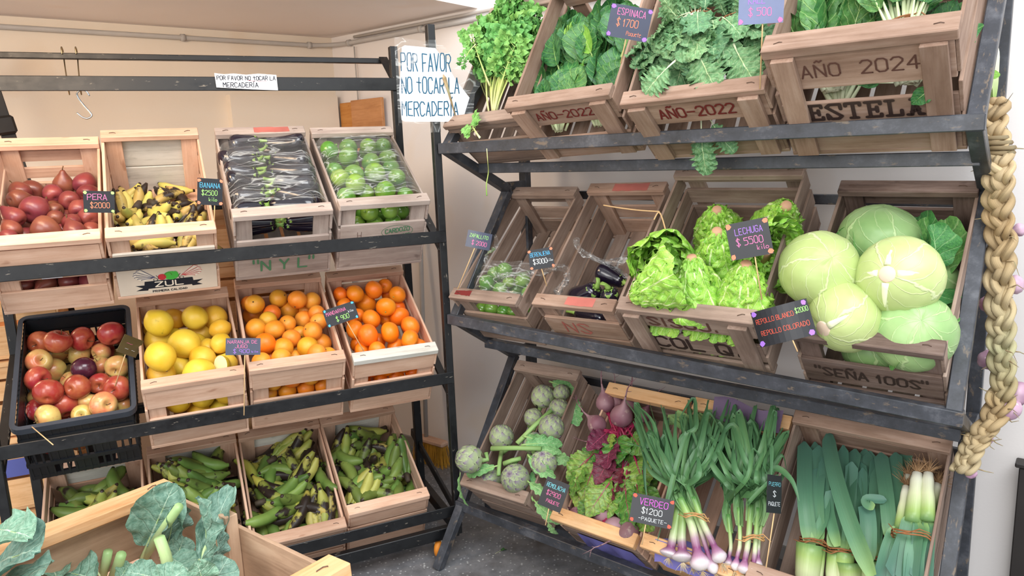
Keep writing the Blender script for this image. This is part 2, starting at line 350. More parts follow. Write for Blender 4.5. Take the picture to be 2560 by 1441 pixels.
def grad(name, stops, rough=.4, stripes=.0, val=.2, bumpk=0.2, axis=1):
    """colour by the distance along the part (root end to tip)"""
    t = NT(name); tc = t.n('ShaderNodeTexCoord'); uv = t.n('ShaderNodeSeparateXYZ', {0: tc.outputs['UV']})
    oi = t.n('ShaderNodeObjectInfo')
    nz = t.noise(tc.outputs['Object'], 18, 3)
    f = t.math('ADD', uv.outputs[axis], t.math('MULTIPLY_ADD', nz, .12, -.06))
    cc = t.ramp(f, [(p, hexc(c)) for p, c in stops])
    st = t.noise(t.n('ShaderNodeMapping', {'Vector': tc.outputs['UV'], 'Scale': (60, 1.2, 1)}).outputs[0], 1.0, 2)
    cc = t.mix(t.math('MULTIPLY', st, stripes), cc, (.02, .04, .01), 'MULTIPLY')
    hs = t.n('ShaderNodeHueSaturation', {'Color': cc, 'Hue': .5, 'Value': t.math('MULTIPLY_ADD', oi.outputs['Random'], -val, 1 + val * .4), 'Saturation': 1.0})
    t.set('Base Color', hs.outputs[0]); t.set('Roughness', rough); t.set('Specular IOR Level', .4); t.bump(st, bumpk, .001); return t.m
M_celst = grad('celery_stalk', [(0, 'F0EFB8'), (.35, 'D8E68A'), (1, '7CB84C')], .35, .25)
M_spinst = grad('spinach_stalk', [(0, 'E8EEC0'), (.4, 'B4D080'), (1, '6CA04C')], .4, .2)
M_chst = grad('chard_stalk', [(0, 'EEF2D0'), (.5, 'D2E6B0'), (1, 'A6CC7C')], .35, .25)
M_beetst = grad('beet_stalk', [(0, '8C1C48'), (.5, 'A02850'), (1, '8C4048')], .35, .2)
M_onion = grad('spring_onion', [(0, 'F0E8E4'), (.13, 'E8DCE2'), (.25, 'B888A8'), (.45, '8A4A78'), (.58, 'B090A0'), (.68, 'D0D8B0'), (.85, '9CC070'), (1, '5C9450')], .3, .2)
M_onionl = grad('onion_leaf', [(0, '8CB070'), (.3, '5E8C58'), (1, '507C56')], .4, .35)
M_leekst = grad('leek_shank', [(0, 'F0F0E2'), (.45, 'DCE4B8'), (.8, 'A0BC6C'), (1, '6E9458')], .35, .2)
M_leekl = grad('leek_leaf', [(0, '98BC74'), (.25, '5E9068'), (1, '527F70')], .42, .45)
M_artst = grad('artichoke_stem', [(0, 'A8CC80'), (1, '8AB468')], .5, .4)
M_collst = grad('collard_stalk', [(0, 'E2EEB4'), (1, 'A8CC88')], .4, .3)
M_root = skin('root_hair', 'C8B088', 'E0D0B0', None, .8, .0, .2, 20)
M_roota = skin('leek_root_hair', 'A07C58', 'C09C74', None, .8, .0, .2, 20)
M_beet = skin('beetroot_skin', '7C505C', '9C7C82', 'B8A498', .55, .01, .2, 9, None, .0, (.4, .66), (.6, .75))
M_bract = grad('artichoke_bract', [(0, 'B8C498'), (.5, '9CAC82'), (.85, '8A828C'), (1, '6E5A72')], .5, .15, .2)
def cabbage_mat(name, dark, mid, vein):
    t = NT(name); v = t.obj(); tc = t.n('ShaderNodeTexCoord')
    p = t.n('ShaderNodeSeparateXYZ', {0: tc.outputs['Object']})
    an = t.math('ARCTAN2', p.outputs[1], p.outputs[0]); d = t.noise(v, 10, 4, .6)
    w1 = t.math('SINE', t.math('MULTIPLY_ADD', d, 5.0, t.math('MULTIPLY', an, 5.0)))
    w2 = t.math('SINE', t.math('MULTIPLY_ADD', d, 7.0, t.math('MULTIPLY', t.math('ADD', an, t.math('MULTIPLY', p.outputs[2], 14.0)), 11.0)))
    va = t.ramp(w1, [(.96, (0, 0, 0)), (1, (.7,) * 3)]); vb = t.ramp(w2, [(.95, (0, 0, 0)), (1, (.35,) * 3)])
    cc = t.ramp(t.noise(v, 6, 4, .6), [(.3, hexc(dark)), (.65, hexc(mid))])
    s = t.math('MAXIMUM', va, vb); cc = t.mix(s, cc, hexc(vein))
    cc = t.mix(t.ramp(t.noise(v, 45, 3, .7), [(.70, (0, 0, 0)), (.76, (.5,) * 3)]), cc, hexc('8C8452'))
    t.set('Base Color', cc); t.set('Roughness', .38); t.bump(t.math('ADD', s, t.noise(v, 16, 3)), .5, .004); return t.m
M_cab = cabbage_mat('white_cabbage_leaf', 'A6BA70', 'BCCB88', 'D6DFB0')
M_cabg = cabbage_mat('green_cabbage_leaf', '7AA062', '9CBC7C', 'BCD298')
M_cabl = leaf_mat('cabbage_outer_leaf', '3E7E44', '68A458', 'B0D494', .45, 5, .6)
M_core = plain('cut_cabbage_stem', 'E0C8B0', .6, .08)
M_lroot = plain('cut_lettuce_stem', 'C09474', .6, .12)
M_straw = grad('dry_garlic_stalk', [(0, 'C0A47C'), (.2, 'D0B890'), (.35, 'B0946C'), (.5, 'CCB68E'), (.62, 'B8B48C'), (.75, 'B4986E'), (1, 'CCBA94')], .75, .5, .45, .8)
M_garlic = skin('purple_garlic_skin', 'C8A8BC', '9A6C8C', 'E8DCE0', .5, .01, .2, 14)
M_tie = plain('willow_tie', '8A5A34', .6, .2)
M_band = plain('raffia_band', 'C89A64', .6, .15)
M_card = plain('chalkboard_card', '1C1E24', .42, .12, spec=.5)
M_cardw = plain('glare_washed_card', '6C7698', .35, .08, spec=.7)  # bluish lightening by light is put into this card's colour
M_cardg = plain('faded_chalkboard_card', '3C4256', .4, .1, spec=.6)
M_cardo = plain('olive_card', '5A5034', .5, .15)
M_stick = plain('bamboo_skewer', 'D8B484', .6, .1)
M_paper = plain('white_paper', 'E9ECF4', .6, .02)
M_blackpl = plain('black_plastic', '1E2126', .38, .15)
M_blackm = plain('matt_black_metal', '2A2624', .5, .1)
M_conduit = plain('grey_conduit', 'B4B0AC', .5, .04)
M_hookz = plain('zinc_wire', 'B8C0C8', .25, .1, metal=1.0)
M_hookb = plain('brass_wire', '9C8C70', .35, .1, metal=.9)
M_rubber = plain('orange_wheel', 'E08A2C', .5, .08)
M_wheelg = plain('grey_caster', 'B0B4B0', .4, .08)
M_bristle = plain('yellow_bristle', 'D8A038', .7, .2)
M_tan = wood('tan_rough_wood', '9C7E66', 'C2A286', 'D6BA9E', .45)
M_boardw = wood('varnished_board', '9A6840', 'B88458', 'C89468', .3, .5)
M_boardo = wood('orange_board', 'B87838', 'D0904C', 'DCA25C', .2, .5)
M_purple = plain('purple_paper', '7C78C0', .6, .06)
M_purpled = plain('dark_purple_card', '6A5674', .6, .1)
M_wire = plain('rusty_wire', '5A4438', .6, .2)
def ink(name, hx, emit=0): return plain(name, hx, .6, .05, spec=.2)
INK = {k: ink('chalk_' + k, h) for k, h in dict(pink='F07AAE', orange='F08A6A', blue='5AB8E8', green='A8EE80', white='E8EEF0', violet='A878E0', red='E0604C', cyan='7ACCD8', magenta='E060D8').items()}
INK_teal = ink('teal_marker', '1C5470'); INK_black = ink('black_marker', '1E2430'); INK_red = ink('red_marker', 'D84858')
ST_red = ink('red_stencil', '6E2A28'); ST_black = ink('black_stencil', '3C2E2A'); ST_green = ink('green_stencil', '4E7E5C'); ST_pale = ink('faded_stencil', '5E4038')
ST_blue = ink('navy_print', '2A3468'); ST_gpep = ink('green_print', '4CB84C'); ST_rpep = ink('red_print', 'C83A44'); ST_cream = ink('cream_print', 'EDE4D4')
M_redpaint = plain('faded_red_paint', 'B0645A', .7, .15)
def film():
    t = NT('clear_plastic_film'); tc = t.n('ShaderNodeTexCoord'); v = tc.outputs['Object']
    w1 = t.noise(v, 13, 2, .5, (.45, 1.6, 1), 1.2); w2 = t.noise(v, 9, 3, .6, (.5, 1.4, 1), 1.5)
    r1 = t.ramp(w1, [(.47, (0, 0, 0)), (.5, (1, 1, 1)), (.53, (0, 0, 0))])  # whitish streaks mixed in along noise lines, painted highlights on the film
    f = t.math('ADD', t.math('MULTIPLY', r1, .30), t.math('MULTIPLY_ADD', w2, .12, -.01))
    tr = t.n('ShaderNodeBsdfTransparent')
    t.set('Base Color', (.86, .9, .9, 1)); t.set('Roughness', .12); t.set('Specular IOR Level', .9)
    t.bump(t.math('ADD', w1, w2), .4, .008)
    mx = t.n('ShaderNodeMixShader', {0: f, 1: tr.outputs[0], 2: t.b.outputs[0]})
    gl = t.n('ShaderNodeBsdfGlossy', {'Roughness': .1, 'Normal': t.b.inputs['Normal'].links[0].from_socket})
    fr = t.n('ShaderNodeFresnel', {'IOR': 1.4, 'Normal': t.b.inputs['Normal'].links[0].from_socket})
    m2 = t.n('ShaderNodeMixShader', {0: t.math('MULTIPLY', fr.outputs[0], .55), 1: mx.outputs[0], 2: gl.outputs[0]})
    t.t.links.new(m2.outputs[0], t.t.nodes['Material Output'].inputs[0]); return t.m
M_film = film()
# ------------------------------------------------------------------ room
def quad(name, pts, mat, thick=.0):
    mb = MB(); mb.add(pts, [tuple(range(len(pts)))]); o = link(name, mb.mesh(name, mat, False)); return tag(o, kind='structure')
def slab(name, pts, up, th, mat):
    """closed polygon thickened by th along `up`"""
    n = len(pts); up = V(up).normalized() * th; mb = MB()
    vs = [V(p) for p in pts] + [V(p) + up for p in pts]
    fs = [tuple(range(n - 1, -1, -1)), tuple(range(n, 2 * n))] + [(i, (i + 1) % n, n + (i + 1) % n, n + i) for i in range(n)]
    mb.add(vs, fs); o = link(name, mb.mesh(name, mat, False)); return tag(o, kind='structure')
NW = V(.62524, .78043, 0); DW = 2.48696; dR = V(.78043, -.62524, 0)      # right wall, running right
NLW = V(-.60738, .79441, 0); dLW = V(-.79441, -.60738, 0)               # left wall, running left
CO = V(-.862, 3.878, 0)
slab('floor', [V(-5, -3, 0), V(5, -3, 0), V(5, 6, 0), V(-5, 6, 0)], V(0, 0, -1), .1, M_floor)
slab('wall_right', [CO, CO + dR * 5, CO + dR * 5 + Zv * 3.8, CO + Zv * 3.8], NW, .15, M_wallR)
slab('wall_left', [CO - NLW * 0, CO + dLW * 4.2, CO + dLW * 4.2 + Zv * 3.8, CO + Zv * 3.8], NLW, .15, M_wallL)
# low mezzanine ceiling over the left part, its white edge facing the shop
ec = V(-.099, 3.266, 2.09); e2 = V(-.44, 2.84, 2.09); ed = (e2 - ec).normalized()
slab('ceiling', [V(CO.x, CO.y, 2.09), ec + NW * 0.0, ec + ed * 3.4, V(CO.x, CO.y, 2.09) + dLW * 4.2], Zv, .5, M_ceil)
# masonry pilaster low on the left wall next to the corner
pb = CO + dLW * .02; pe = V(-1.301, 3.544, 0); mb_h = 1.80
slab('trim_1', [pb - NLW * .0, pb - NLW * .06, pe - NLW * .06, pe], Zv, mb_h, M_wallL)
slab('baseboard_right', [CO + dR * .03 - NW * .012, CO + dR * 4 - NW * .012, CO + dR * 4, CO + dR * .03], Zv, .05, plain('grey_skirting', '8C8884', .6, .1))
# conduit under the ceiling
root = empty('conduit', Matrix.Translation(CO + Zv * 2.04), 'grey plastic conduit running under the ceiling around the wall corner', 'conduit')
inv = root.matrix_world.inverted()
mb = MB(); off = -NLW * .022; off2 = -NW * .022; zc = Zv * 2.045
pts = [CO + dLW * 3.6 + off + zc, CO + dLW * .14 + off + zc]
for k in range(1, 8):
    a = k / 8; p0 = CO + dLW * .14 + off; p1 = CO - (NLW + NW).normalized() * .05; p2 = CO + dR * .14 + off2
    pts.append((p0 * (1 - a) ** 2 + p1 * 2 * a * (1 - a) + p2 * a * a) + zc)
pts += [CO + dR * .14 + off2 + zc, CO + dR * 1.9 + off2 + zc]
tube(mb, [inv @ p for p in pts], .0105, 10); link('pipe', mb.mesh('pipe', M_conduit), root)
mb = MB(); tube(mb, [inv @ (CO + dR * .2 + off2 + Zv * 2.068), inv @ (CO + dR * 2.2 + off2 + Zv * 2.068)], .007, 8); link('cable', mb.mesh('cable', M_conduit), root)
for p, d in ((CO + dLW * .72 + off, dLW), (CO + dLW * .13 + off, dLW), (CO + dR * .16 + off2, dR), (CO + dR * .66 + off2, dR), (CO + dLW * 1.7 + off, dLW)):
    mb = MB(); q = inv @ (p + zc); tube(mb, [q - d * .009, q + d * .009], .016, 12); link('clip', mb.mesh('clip', M_conduit), root)
# two boards hanging on the wall
def wall_board(px0, py0, px1, py1, mat, name, label, off_):
    a = on_plane(px0, py0, NW, DW - off_); b = on_plane(px1, py1, NW, DW - off_)
    hh = .34; m = Matrix((dR, NW, Zv)).transposed().to_4x4(); w_ = (b - a).dot(dR); m.translation = a + dR * w_ / 2 - Zv * hh / 2
    o = link(name, box_mesh(name, w_, .018, hh, mat, .002)); o.matrix_world = m; return tag(o, label, 'board')
wall_board(852, 259, 895, 258, M_boardo, 'wooden_board', 'orange varnished board hanging on wall behind the wider brown board', .012)
wall_board(879, 252, 956, 250, M_boardw, 'wooden_board', 'brown varnished board hanging on the wall right of the orange board', .034)
a = on_plane(893, 222, NW, DW - .02); mb = MB(); tube(mb, [a + Zv * .2, a - Zv * .09], .0035, 6)
tag(link('hanging_cord', mb.mesh('hanging_cord', M_conduit)), 'thin grey cord hanging down the wall to the brown boards', 'cord')
# ------------------------------------------------------------------ left rack
lr = empty('display_rack', Matrix.Translation(PL(.15, 2.65, 0)), 'black steel fruit rack with three tilted tiers on orange casters', 'rack')
UL0, UL1 = -.545, .83
S_, T_ = .045, .03
def lb(name, a, b, w, t, side, mat=M_steel, ext=0): return bar_between(lr, name, PL(*a), PL(*b), w, t, mat, side, ext=ext)
for u_ in (UL0, UL1):
    lb('front_post', (u_, 2.425, .115), (u_, 2.425, 1.91 if u_ > 0 else 2.1), .026, .03, uL)
    lb('rear_post', (u_, 2.88, .115), (u_, 2.88, 1.905), .03, .03, uL)
    lb('side_bar', (u_, 2.42, .165), (u_, 2.97, .30), .035, .012, Zv)
    lb('side_bar', (u_, 2.42, .10), (u_, 2.89, .10), .04, .03, Zv)
    lb('side_bar', (u_, 2.42, 1.155), (u_, 2.89, 1.45), .012, .03, Zv)
    lb('side_bar', (u_, 2.42, .63), (u_, 2.89, .89), .012, .03, Zv)
    lb('top_arm', (u_, 2.88, 1.78), (u_, 3.03, 1.885), .006, .035, Zv)
for z_, n_ in ((1.205, 2.425), (.695, 2.425), (.183, 2.425)):
    lb('shelf_rail', (UL0 - (.35 if z_ > 1 else .0), n_ - .014, z_), (UL1, n_ - .014, z_), .042, .006, Zv, ext=.012)
lb('base_rail', (UL0, 2.425, .10), (UL1, 2.425, .10), .045, .028, Zv)
lb('base_rail', (UL0, 2.88, .10), (UL1, 2.88, .10), .045, .028, Zv)
for n_, z_ in ((2.70, 1.175), (2.70, .678), (2.70, .10)):
    lb('support_rail', (UL0, n_, z_), (UL1 - .06, n_, z_), .03, .03, Zv)
for n_, z_ in ((2.915, 1.33), (2.915, .81), (2.90, .27)):
    lb('support_rail', (UL0, n_, z_), (UL1 - .06, n_, z_), .022, .03, Zv)
lb('top_bar', (UL0 - .35, 2.862, 1.762), (UL1, 2.862, 1.762), .048, .006, Zv, ext=.015)
lb('top_bar', (UL0 - .35, 3.05, 1.872), (UL1 + .02, 3.05, 1.872), .02, .03, Zv)
for u_ in (UL0 + .05, UL1 - .07):
    for n_ in (2.44, 2.86):
        c_ = PL(u_, n_, 0); m = lr.matrix_world.inverted() @ Matrix.Translation(c_)
        yaw = .5 + u_; rot = Matrix.Rotation(yaw, 4, 'Z')
        mb = MB(); prof = [(.0, -.013), (.026, -.013), (.034, -.010), (.0365, 0), (.034, .010), (.026, .013), (0, .013)]
        lathe(mb, prof, 24); wh = link('caster', mb.mesh('caster', M_rubber), lr, m @ rot @ Matrix.Translation((0, 0, .0365)) @ Matrix.Rotation(PI / 2, 4, 'X'))
        mb = MB(); lathe(mb, [(0, -.017), (.02, -.017), (.022, -.012), (.022, .012), (.02, .017), (0, .017)], 20); link('hub', mb.mesh('hub', M_blackm), wh)
        f_ = link('caster_fork', box_mesh('caster_fork', .045, .046, .05, M_wheelg, .008), lr, m @ rot @ Matrix.Translation((.012, 0, .065)))
# wire hooks on the thin bar and the S hook
def wire(name, pts, r, mat, label, cat='hook'):
    mb = MB(); tube(mb, pts, r, 8); return tag(link(name, mb.mesh(name, mat)), label, cat)
def smooth(pts, n=6):
    pts = [V(p) for p in pts]; P = [pts[0]] + pts + [pts[-1]]; out = []
    for i in range(1, len(P) - 2):
        for k in range(n):
            t = k / n; a, b, c, d = P[i - 1], P[i], P[i + 1], P[i + 2]
            out.append(.5 * ((2 * b) + (c - a) * t + (2 * a - 5 * b + 4 * c - d) * t * t + (3 * b - a - 3 * c + d) * t ** 3))
    out.append(pts[-1]); return out
for px0, px1, lab in ((155, 173, 'bent brass wire hook over the thin top bar, left one'), (190, 203, 'bent brass wire hook over the thin top bar holding the S hook')):
    t_ = on_plane(px0, 124, nL, 3.05); b_ = on_plane(px1, 232, nL, 2.99)
    wire('wire_hook', smooth([t_ - nL * .02 - Zv * .018, t_ - nL * .018 + Zv * .002, t_ + nL * .0 + Zv * .008, t_ + nL * .022, t_ + nL * .02 - Zv * .02, (t_ + b_) / 2 - nL * .0, b_ + Zv * .01, b_ - Zv * .006, b_ - nL * .02 + Zv * .01]), .0022, M_hookb, lab)
P_ = lambda x, y: on_plane(x, y, nL, 2.985)
wire('s_hook', smooth([P_(224, 240), P_(215, 228), P_(203, 226), P_(193, 232), P_(196, 245), P_(212, 266), P_(226, 282), P_(229, 290), P_(220, 296), P_(207, 294), P_(192, 282)], 5), .0028, M_hookz, 'shiny zinc S hook hanging from the brass wire hook')
# ------------------------------------------------------------------ right rack
UR0, UR1 = -1.724, -.195
rr = empty('display_rack', Matrix.Translation(PR(-.95, 2.1, 0)), 'worn dark steel vegetable rack with three zigzag tiers by the wall', 'rack')
def rb(name, a, b, w=.034, t=.03, side=None, ext=0.0):
    return bar_between(rr, name, PR(*a), PR(*b), w, t, M_steel2, side if side is not None else uR, ext=ext)
F1 = (1.87, 1.50); K1 = (2.20, 1.345); F2 = (1.866, .912); K2 = (2.20, .70); F3 = (1.85, .212); K0 = (2.24, 1.93)
for u_ in (UR0, UR1):
    q = lambda nz: (u_, nz[0], nz[1])
    dz = -.062 if u_ > -1 else 0
    f2 = (F2[0], F2[1] + dz)
    rb('rear_post', (u_, 2.31, 0), (u_, 2.31, 2.12), .034, .034)
    rb('side_rail', q(F1), q(K0), .035, .03)
    rb('side_strut', q(F1), q(K1), .034, .03)
    rb('side_rail', q(f2), q((K1[0], K1[1])), .034, .03)
    rb('side_strut', q(f2), q(K2), .034, .03)
    rb('side_rail', q(F3), q(K2), .034, .03)
    rb('leg', q(F3), (u_ - (.03 if u_ < -1 else -.03), 1.735, 0), .034, .03)
    for z_ in (1.36, .71, 1.9): rb('tie_bar', (u_, 2.2, z_), (u_, 2.32, z_), .03, .03)
rb('front_rail', (UR0, F1[0] - .006, F1[1] + .005), (UR1, F1[0] - .006, F1[1] + .005), .036, .03, Zv, .02)
rb('front_rail', (UR0, F2[0] - .004, F2[1]), (UR1, F2[0] - .004, F2[1] - .064), .036, .03, Zv, .02)
rb('front_rail', (UR0, F3[0], F3[1]), (UR1, F3[0], F3[1] - .05), .034, .03, Zv, .02)
rb('support_rail', (UR0, 2.03, 1.432), (UR1, 2.03, 1.425), .034, .03, Zv)
rb('support_rail', (UR0, 2.035, .788), (UR1, 2.035, .748), .034, .03, Zv)
rb('support_rail', (UR0, 1.99, .150), (UR1, 1.99, .13), .034, .03, Zv)
for z_, n_ in ((1.84, 2.29), (1.32, 2.345), (.60, 2.34)):
    rb('support_rail', (UR0, n_, z_), (UR1, n_, z_ - (.02 if z_ < 1.5 else 0)), .03, .02, Zv)
# ------------------------------------------------------------------ lettering: a hand-drawn stroke font
G = {
'A': '04,26,44|12,32', 'B': '00,06,36,45,33,03|33,42,41,30,00', 'C': '45,36,16,05,01,10,30,41', 'D': '00,06,26,44,42,20,00',
'E': '46,06,00,40|03,33', 'F': '46,06,00|03,33', 'G': '45,36,16,05,01,10,30,41,43,23', 'H': '00,06|40,46|03,43', 'I': '20,26', 'J': '46,41,30,10,01',
'K': '00,06|46,03,40', 'L': '06,00,40', 'M': '00,06,23,46,40', 'N': '00,06,40,46', 'O': '10,01,05,16,36,45,41,30,10', 'P': '00,06,36,45,44,33,03',
'Q': '10,01,05,16,36,45,41,30,10|22,40', 'R': '00,06,36,45,44,33,03|23,40', 'S': '45,36,16,05,14,32,41,30,10,01', 'T': '06,46|26,20', 'U': '06,01,10,30,41,46',
'V': '06,20,46', 'W': '06,10,24,30,46', 'X': '00,46|06,40', 'Y': '06,23,46|23,20', 'Z': '06,46,00,40',
'0': '10,01,05,16,36,45,41,30,10', '1': '14,26,20', '2': '05,16,36,45,44,00,40', '3': '06,46,23,42,41,30,10,01', '4': '30,36,02,42', '5': '46,06,04,34,43,41,30,00',
'6': '36,05,01,10,30,41,42,33,03', '7': '06,46,10', '8': '23,05,16,36,45,23,01,10,30,41,23', '9': '43,13,04,05,16,36,45,41,30', '$': '45,36,16,05,14,32,41,30,10,01|27,2-',
'-': '03,43', '.': '20,21', ',': '21,1-', '"': '15,17|35,37', 'k': '00,06|33,01,30', 'i': '20,23|25,26', 'l': '26,20,30', 'o': '10,01,02,13,33,42,41,30,10', 't': '26,21,30|04,44',
'a': '44,14,03,01,10,40,44', 'q': '4-,44,14,03,01,10,40', 'u': '04,01,10,40,44,40', 'e': '03,43,34,14,03,01,10,40', 'p': '0-,04,34,43,41,30,00', '~': '03,14,33,44'}
G.update({'ë': '06,46,45|16,10|00,40,41|13,33|32,34', '§': '44,46,16,05,14,32,41,30,10,02,00', 'ť': '05,06,46,45|26,20|10,30', 'ľ': '06,26|16,10|00,40,42', 'ä': '26,10|26,30|11,32|00,10|30,40|16,26'})
def YY(c): return -1 if c == '-' else int(c)
def strokes(ch):
    acc = None
    if ch == 'Ñ': ch = 'N'; acc = [(.6, 7.2), (1.6, 7.9), (2.4, 7.2), (3.4, 7.9)]
    if ch == 'Í': ch = 'I'; acc = [(2, 6.8), (3.2, 8)]
    out = []
    g = G.get(ch)
    if g is None: return out
    if ch == 'A': g = '00,26,40|12,32'
    for s in g.split('|'): out.append([(int(p[0]), YY(p[1])) for p in s.split(',')])
    if acc: out.append(acc)
    return out
def text_strokes(txt, h, spacing=1.5, jit=.18, slant=0.0, rnd=None, wf=1.0):
    rnd = rnd or random.Random(hash(len(txt)) + len(txt) * 7); x = 0; res = []; s = h / 6
    for ch in txt:
        if ch == ' ': x += 3.2 * wf; continue
        dy = rnd.uniform(-jit, jit) * 1.2; narrow = ch in 'IÍil1.,"'
        for st in strokes(ch):
            res.append([((x + (px - (1.2 if narrow else 0)) * wf + slant * py + rnd.uniform(-jit, jit)) * s, (py + dy + rnd.uniform(-jit, jit)) * s) for px, py in st])
        x += (1.8 if narrow else 4 * wf) + spacing
    return res, (x - spacing) * s
def ribbon(mb, pts, w_, z=0.0, mat=0):
    """flat ink stroke with round joints"""
    for i in range(len(pts) - 1):
        a = Vector(pts[i]); b = Vector(pts[i + 1]); d = b - a
        if d.length < 1e-6: continue
        n = Vector((-d.y, d.x)).normalized() * w_ / 2; zz = z + i * 2e-6
        mb.add([(a.x + n.x, a.y + n.y, zz), (a.x - n.x, a.y - n.y, zz), (b.x - n.x, b.y - n.y, zz), (b.x + n.x, b.y + n.y, zz)], [(0, 1, 2, 3)], mat)
    for k, p in enumerate(pts):
        vs = [(p[0] + math.cos(a * PI / 4) * w_ / 2, p[1] + math.sin(a * PI / 4) * w_ / 2, z - 3e-6 * (k % 2) + 1e-5) for a in range(8)]
        mb.add(vs, [tuple(range(8))], mat)
def lettering(parent, txt, h, width, cx, cy, wgt, mat, m=None, z=.0008, jit=.18, rot=0, slant=0, seed=1, fn=None, name='lettering', spacing=1.5, underline=None):
    st, tw = text_strokes(txt, h, spacing, jit, slant, random.Random(seed + len(txt)))
    k = width / tw if width else 1.0
    mb = MB(); cr, sr = math.cos(rot), math.sin(rot)
    for s in st:
        pp = []
        for x, y in s:
            x = x * k - tw * k / 2; y = y - h / 2
            X, Y = cx + x * cr - y * sr, cy + x * sr + y * cr
            pp.append((X, Y))
        ribbon(mb, pp, wgt, z)
    if fn: mb.v = [tuple(fn(*p)) for p in mb.v]
    o = link(name, mb.mesh(name, mat, False), parent, m); return o
# ------------------------------------------------------------------ crates
RX = Matrix.Rotation(PI / 2, 4, 'X')
def fr(H, *f): return [(a * H, b * H) for a, b in f]
def make_crate(key, label, mat, lathm=None, front=None, back=None, side=None, posts='in', postm=None, boardm=None, sidem=None, lw=.044, lt=.02, text=(), base=5, name='wooden_crate', sidetext=None, dabs=(), lathmf=None):
    c = CRT[key]; W, L, H = c.W, c.L, c.H
    root = empty(name, c.m, label, 'crate', None); c.root = root
    lathm = lathm or mat; boardm = boardm or {}; sidem = sidem or mat; postm = postm or mat
    t = .010; ts = .008
    front = front or fr(H, (0, .36), (.42, .62), (.7, .9)); back = back or front
    side = side or fr(H, (0, .3), (.36, .62), (.68, .93))
    c.front = []
    for i, (a, b) in enumerate(front):
        o = board(root, 'end_board', (ts, 0, a), (W - ts, t, b), boardm.get(i, mat)); c.front.append(o)
    for i, (a, b) in enumerate(back):
        board(root, 'end_board', (ts, L - t, a), (W - ts, L, b), boardm.get('b%d' % i, mat))
    board(root, 'rim_lath', (0, -.006, H - lt), (W, lw - .006, H), lathmf or lathm, .002, .001)
    board(root, 'rim_lath', (0, L - lw + .006, H - lt), (W, L + .006, H), lathm, .002, .001)
    for s in (0, 1):
        for a, b in side:
            x0 = 0 if s == 0 else W - ts
            o = board(root, 'side_board', (x0, .001, a), (x0 + ts, L - .001, min(b, H - lt - .0005)), sidem)
        pw = .05
        for e in (0, 1):
            if posts == 'in': y0 = t + .0003 if e == 0 else L - t - .0163
            else: y0 = -.0163 if e == 0 else L + .0003
            if posts == 'out' : x0 = ts + .01 if s == 0 else W - ts - pw - .01
            else: x0 = ts + .0003 if s == 0 else W - ts - pw
            board(root, 'corner_post', (x0, y0, 0 if posts == 'in' else .002), (x0 + pw, y0 + .016, H - lt - .0003), postm)
    n = base; g = .012; sw = (W - 2 * ts - g * (n + 1)) / n
    for i in range(n):
        x0 = ts + g + i * (sw + g); board(root, 'base_slat', (x0, -.0 + t + .0003, .0), (x0 + sw, L - t - .0003, .007), sidem)
    for y0 in (.0, L - .03): board(root, 'base_batten', (.0, y0, -.012), (W, y0 + .03, -.0003), mat)
    for ti in text:
        i, txt, h, wd, cx, cz, wgt, m = ti[:8]; kw = ti[8] if len(ti) > 8 else {}
        b = c.front[i]; th = .0006 + t / 2; zc = (front[i][0] + front[i][1]) / 2
        lettering(b, txt, h, wd, 0, 0, wgt, m, Matrix.Translation((cx * W - W / 2, -th, cz)) @ RX, seed=i + 3, **kw)
    # staples on the end laths
    for y0, s0 in ((.016, -1), (L - .016, 1)):
        for x0 in (.035, W - .035):
            mb = MB(); a = R_.uniform(-.3, .3); d = Vector((math.cos(a), math.sin(a), 0)) * .009
            p = Vector((x0, y0, H + .0012)); tube(mb, [p - d - Zv * .004, p - d, p + d * .3 + V(0, .002, .0006), p + d, p + d - Zv * .004], .0009, 5)
            link('staple', mb.mesh('staple', M_wire), root)
    return c
def dab(c, x0, x1, y0, y1, mat, name='paint_patch'):
    """a patch of old paint on the front lath"""
    H = c.H; mb = MB(); n = 10; top = []; bot = []
    rnd = random.Random(int(x0 * 1000))
    for i in range(n + 1):
        x = x0 + (x1 - x0) * i / n; top.append((x, y1 - rnd.uniform(0, .003), H + .0004)); bot.append((x + rnd.uniform(-.002, .002), y0 + rnd.uniform(0, .003), H + .0004))
    mb.add(bot + top, [(i, i + 1, n + 2 + i, n + 1 + i) for i in range(n)])
    link(name, mb.mesh(name, mat, False), c.root)
c = make_crate('pear', 'pale poplar crate of red pears at the left end of the top tier', M_fresh, front=[(0, .072), (.113, .228)], back=[(0, .09), (.11, .15), (.175, .215), (.218, .236)])
lb_ = c.front[1]; H_ = c.H
st = link('sticker', box_mesh('sticker', .052, .0006, .017, M_paper, 0), c.front[1], Matrix.Translation((-.0, -.0056, -.047)))
tag(st, 'small white printed sticker')
lettering(st, '"""""', .006, .018, .012, 0, .0018, INK_black, Matrix.Translation((0, -.0005, 0)) @ RX)
M_zul = plain('cream_printed_board', 'D8CCBC', .5, .05)
c = make_crate('banana', 'pale crate of spotted bananas with winged printed end board', M_fresh, front=[(0, .175)], back=[(.0, .105), (.110, .232)], boardm={0: M_zul, 'b1': M_white, 'b0': M_white})
b = c.front[0]
mz = Matrix.Translation((0, -.0058, -.0875 + .0)) @ RX         # x right, y up from the bottom edge of the board
art = tag(link('printed_emblem', None if False else bpy.data.meshes.new('printed_emblem'), b, mz), 'winged emblem with green and red fruit over a black banner')
def shape(mb, pts, mat, z=0): mb.add([(x, y, z) for x, y in pts], [tuple(range(len(pts)))], mat)
mb = MB()
shape(mb, [(-.095, .018), (-.075, .028), (-.095, .040), (-.070, .040), (-.068, .055), (.068, .056), (.070, .041), (.098, .043), (.080, .030), (.096, .020), (.066, .018), (.064, .024), (-.06, .023), (-.062, .016)], 0)
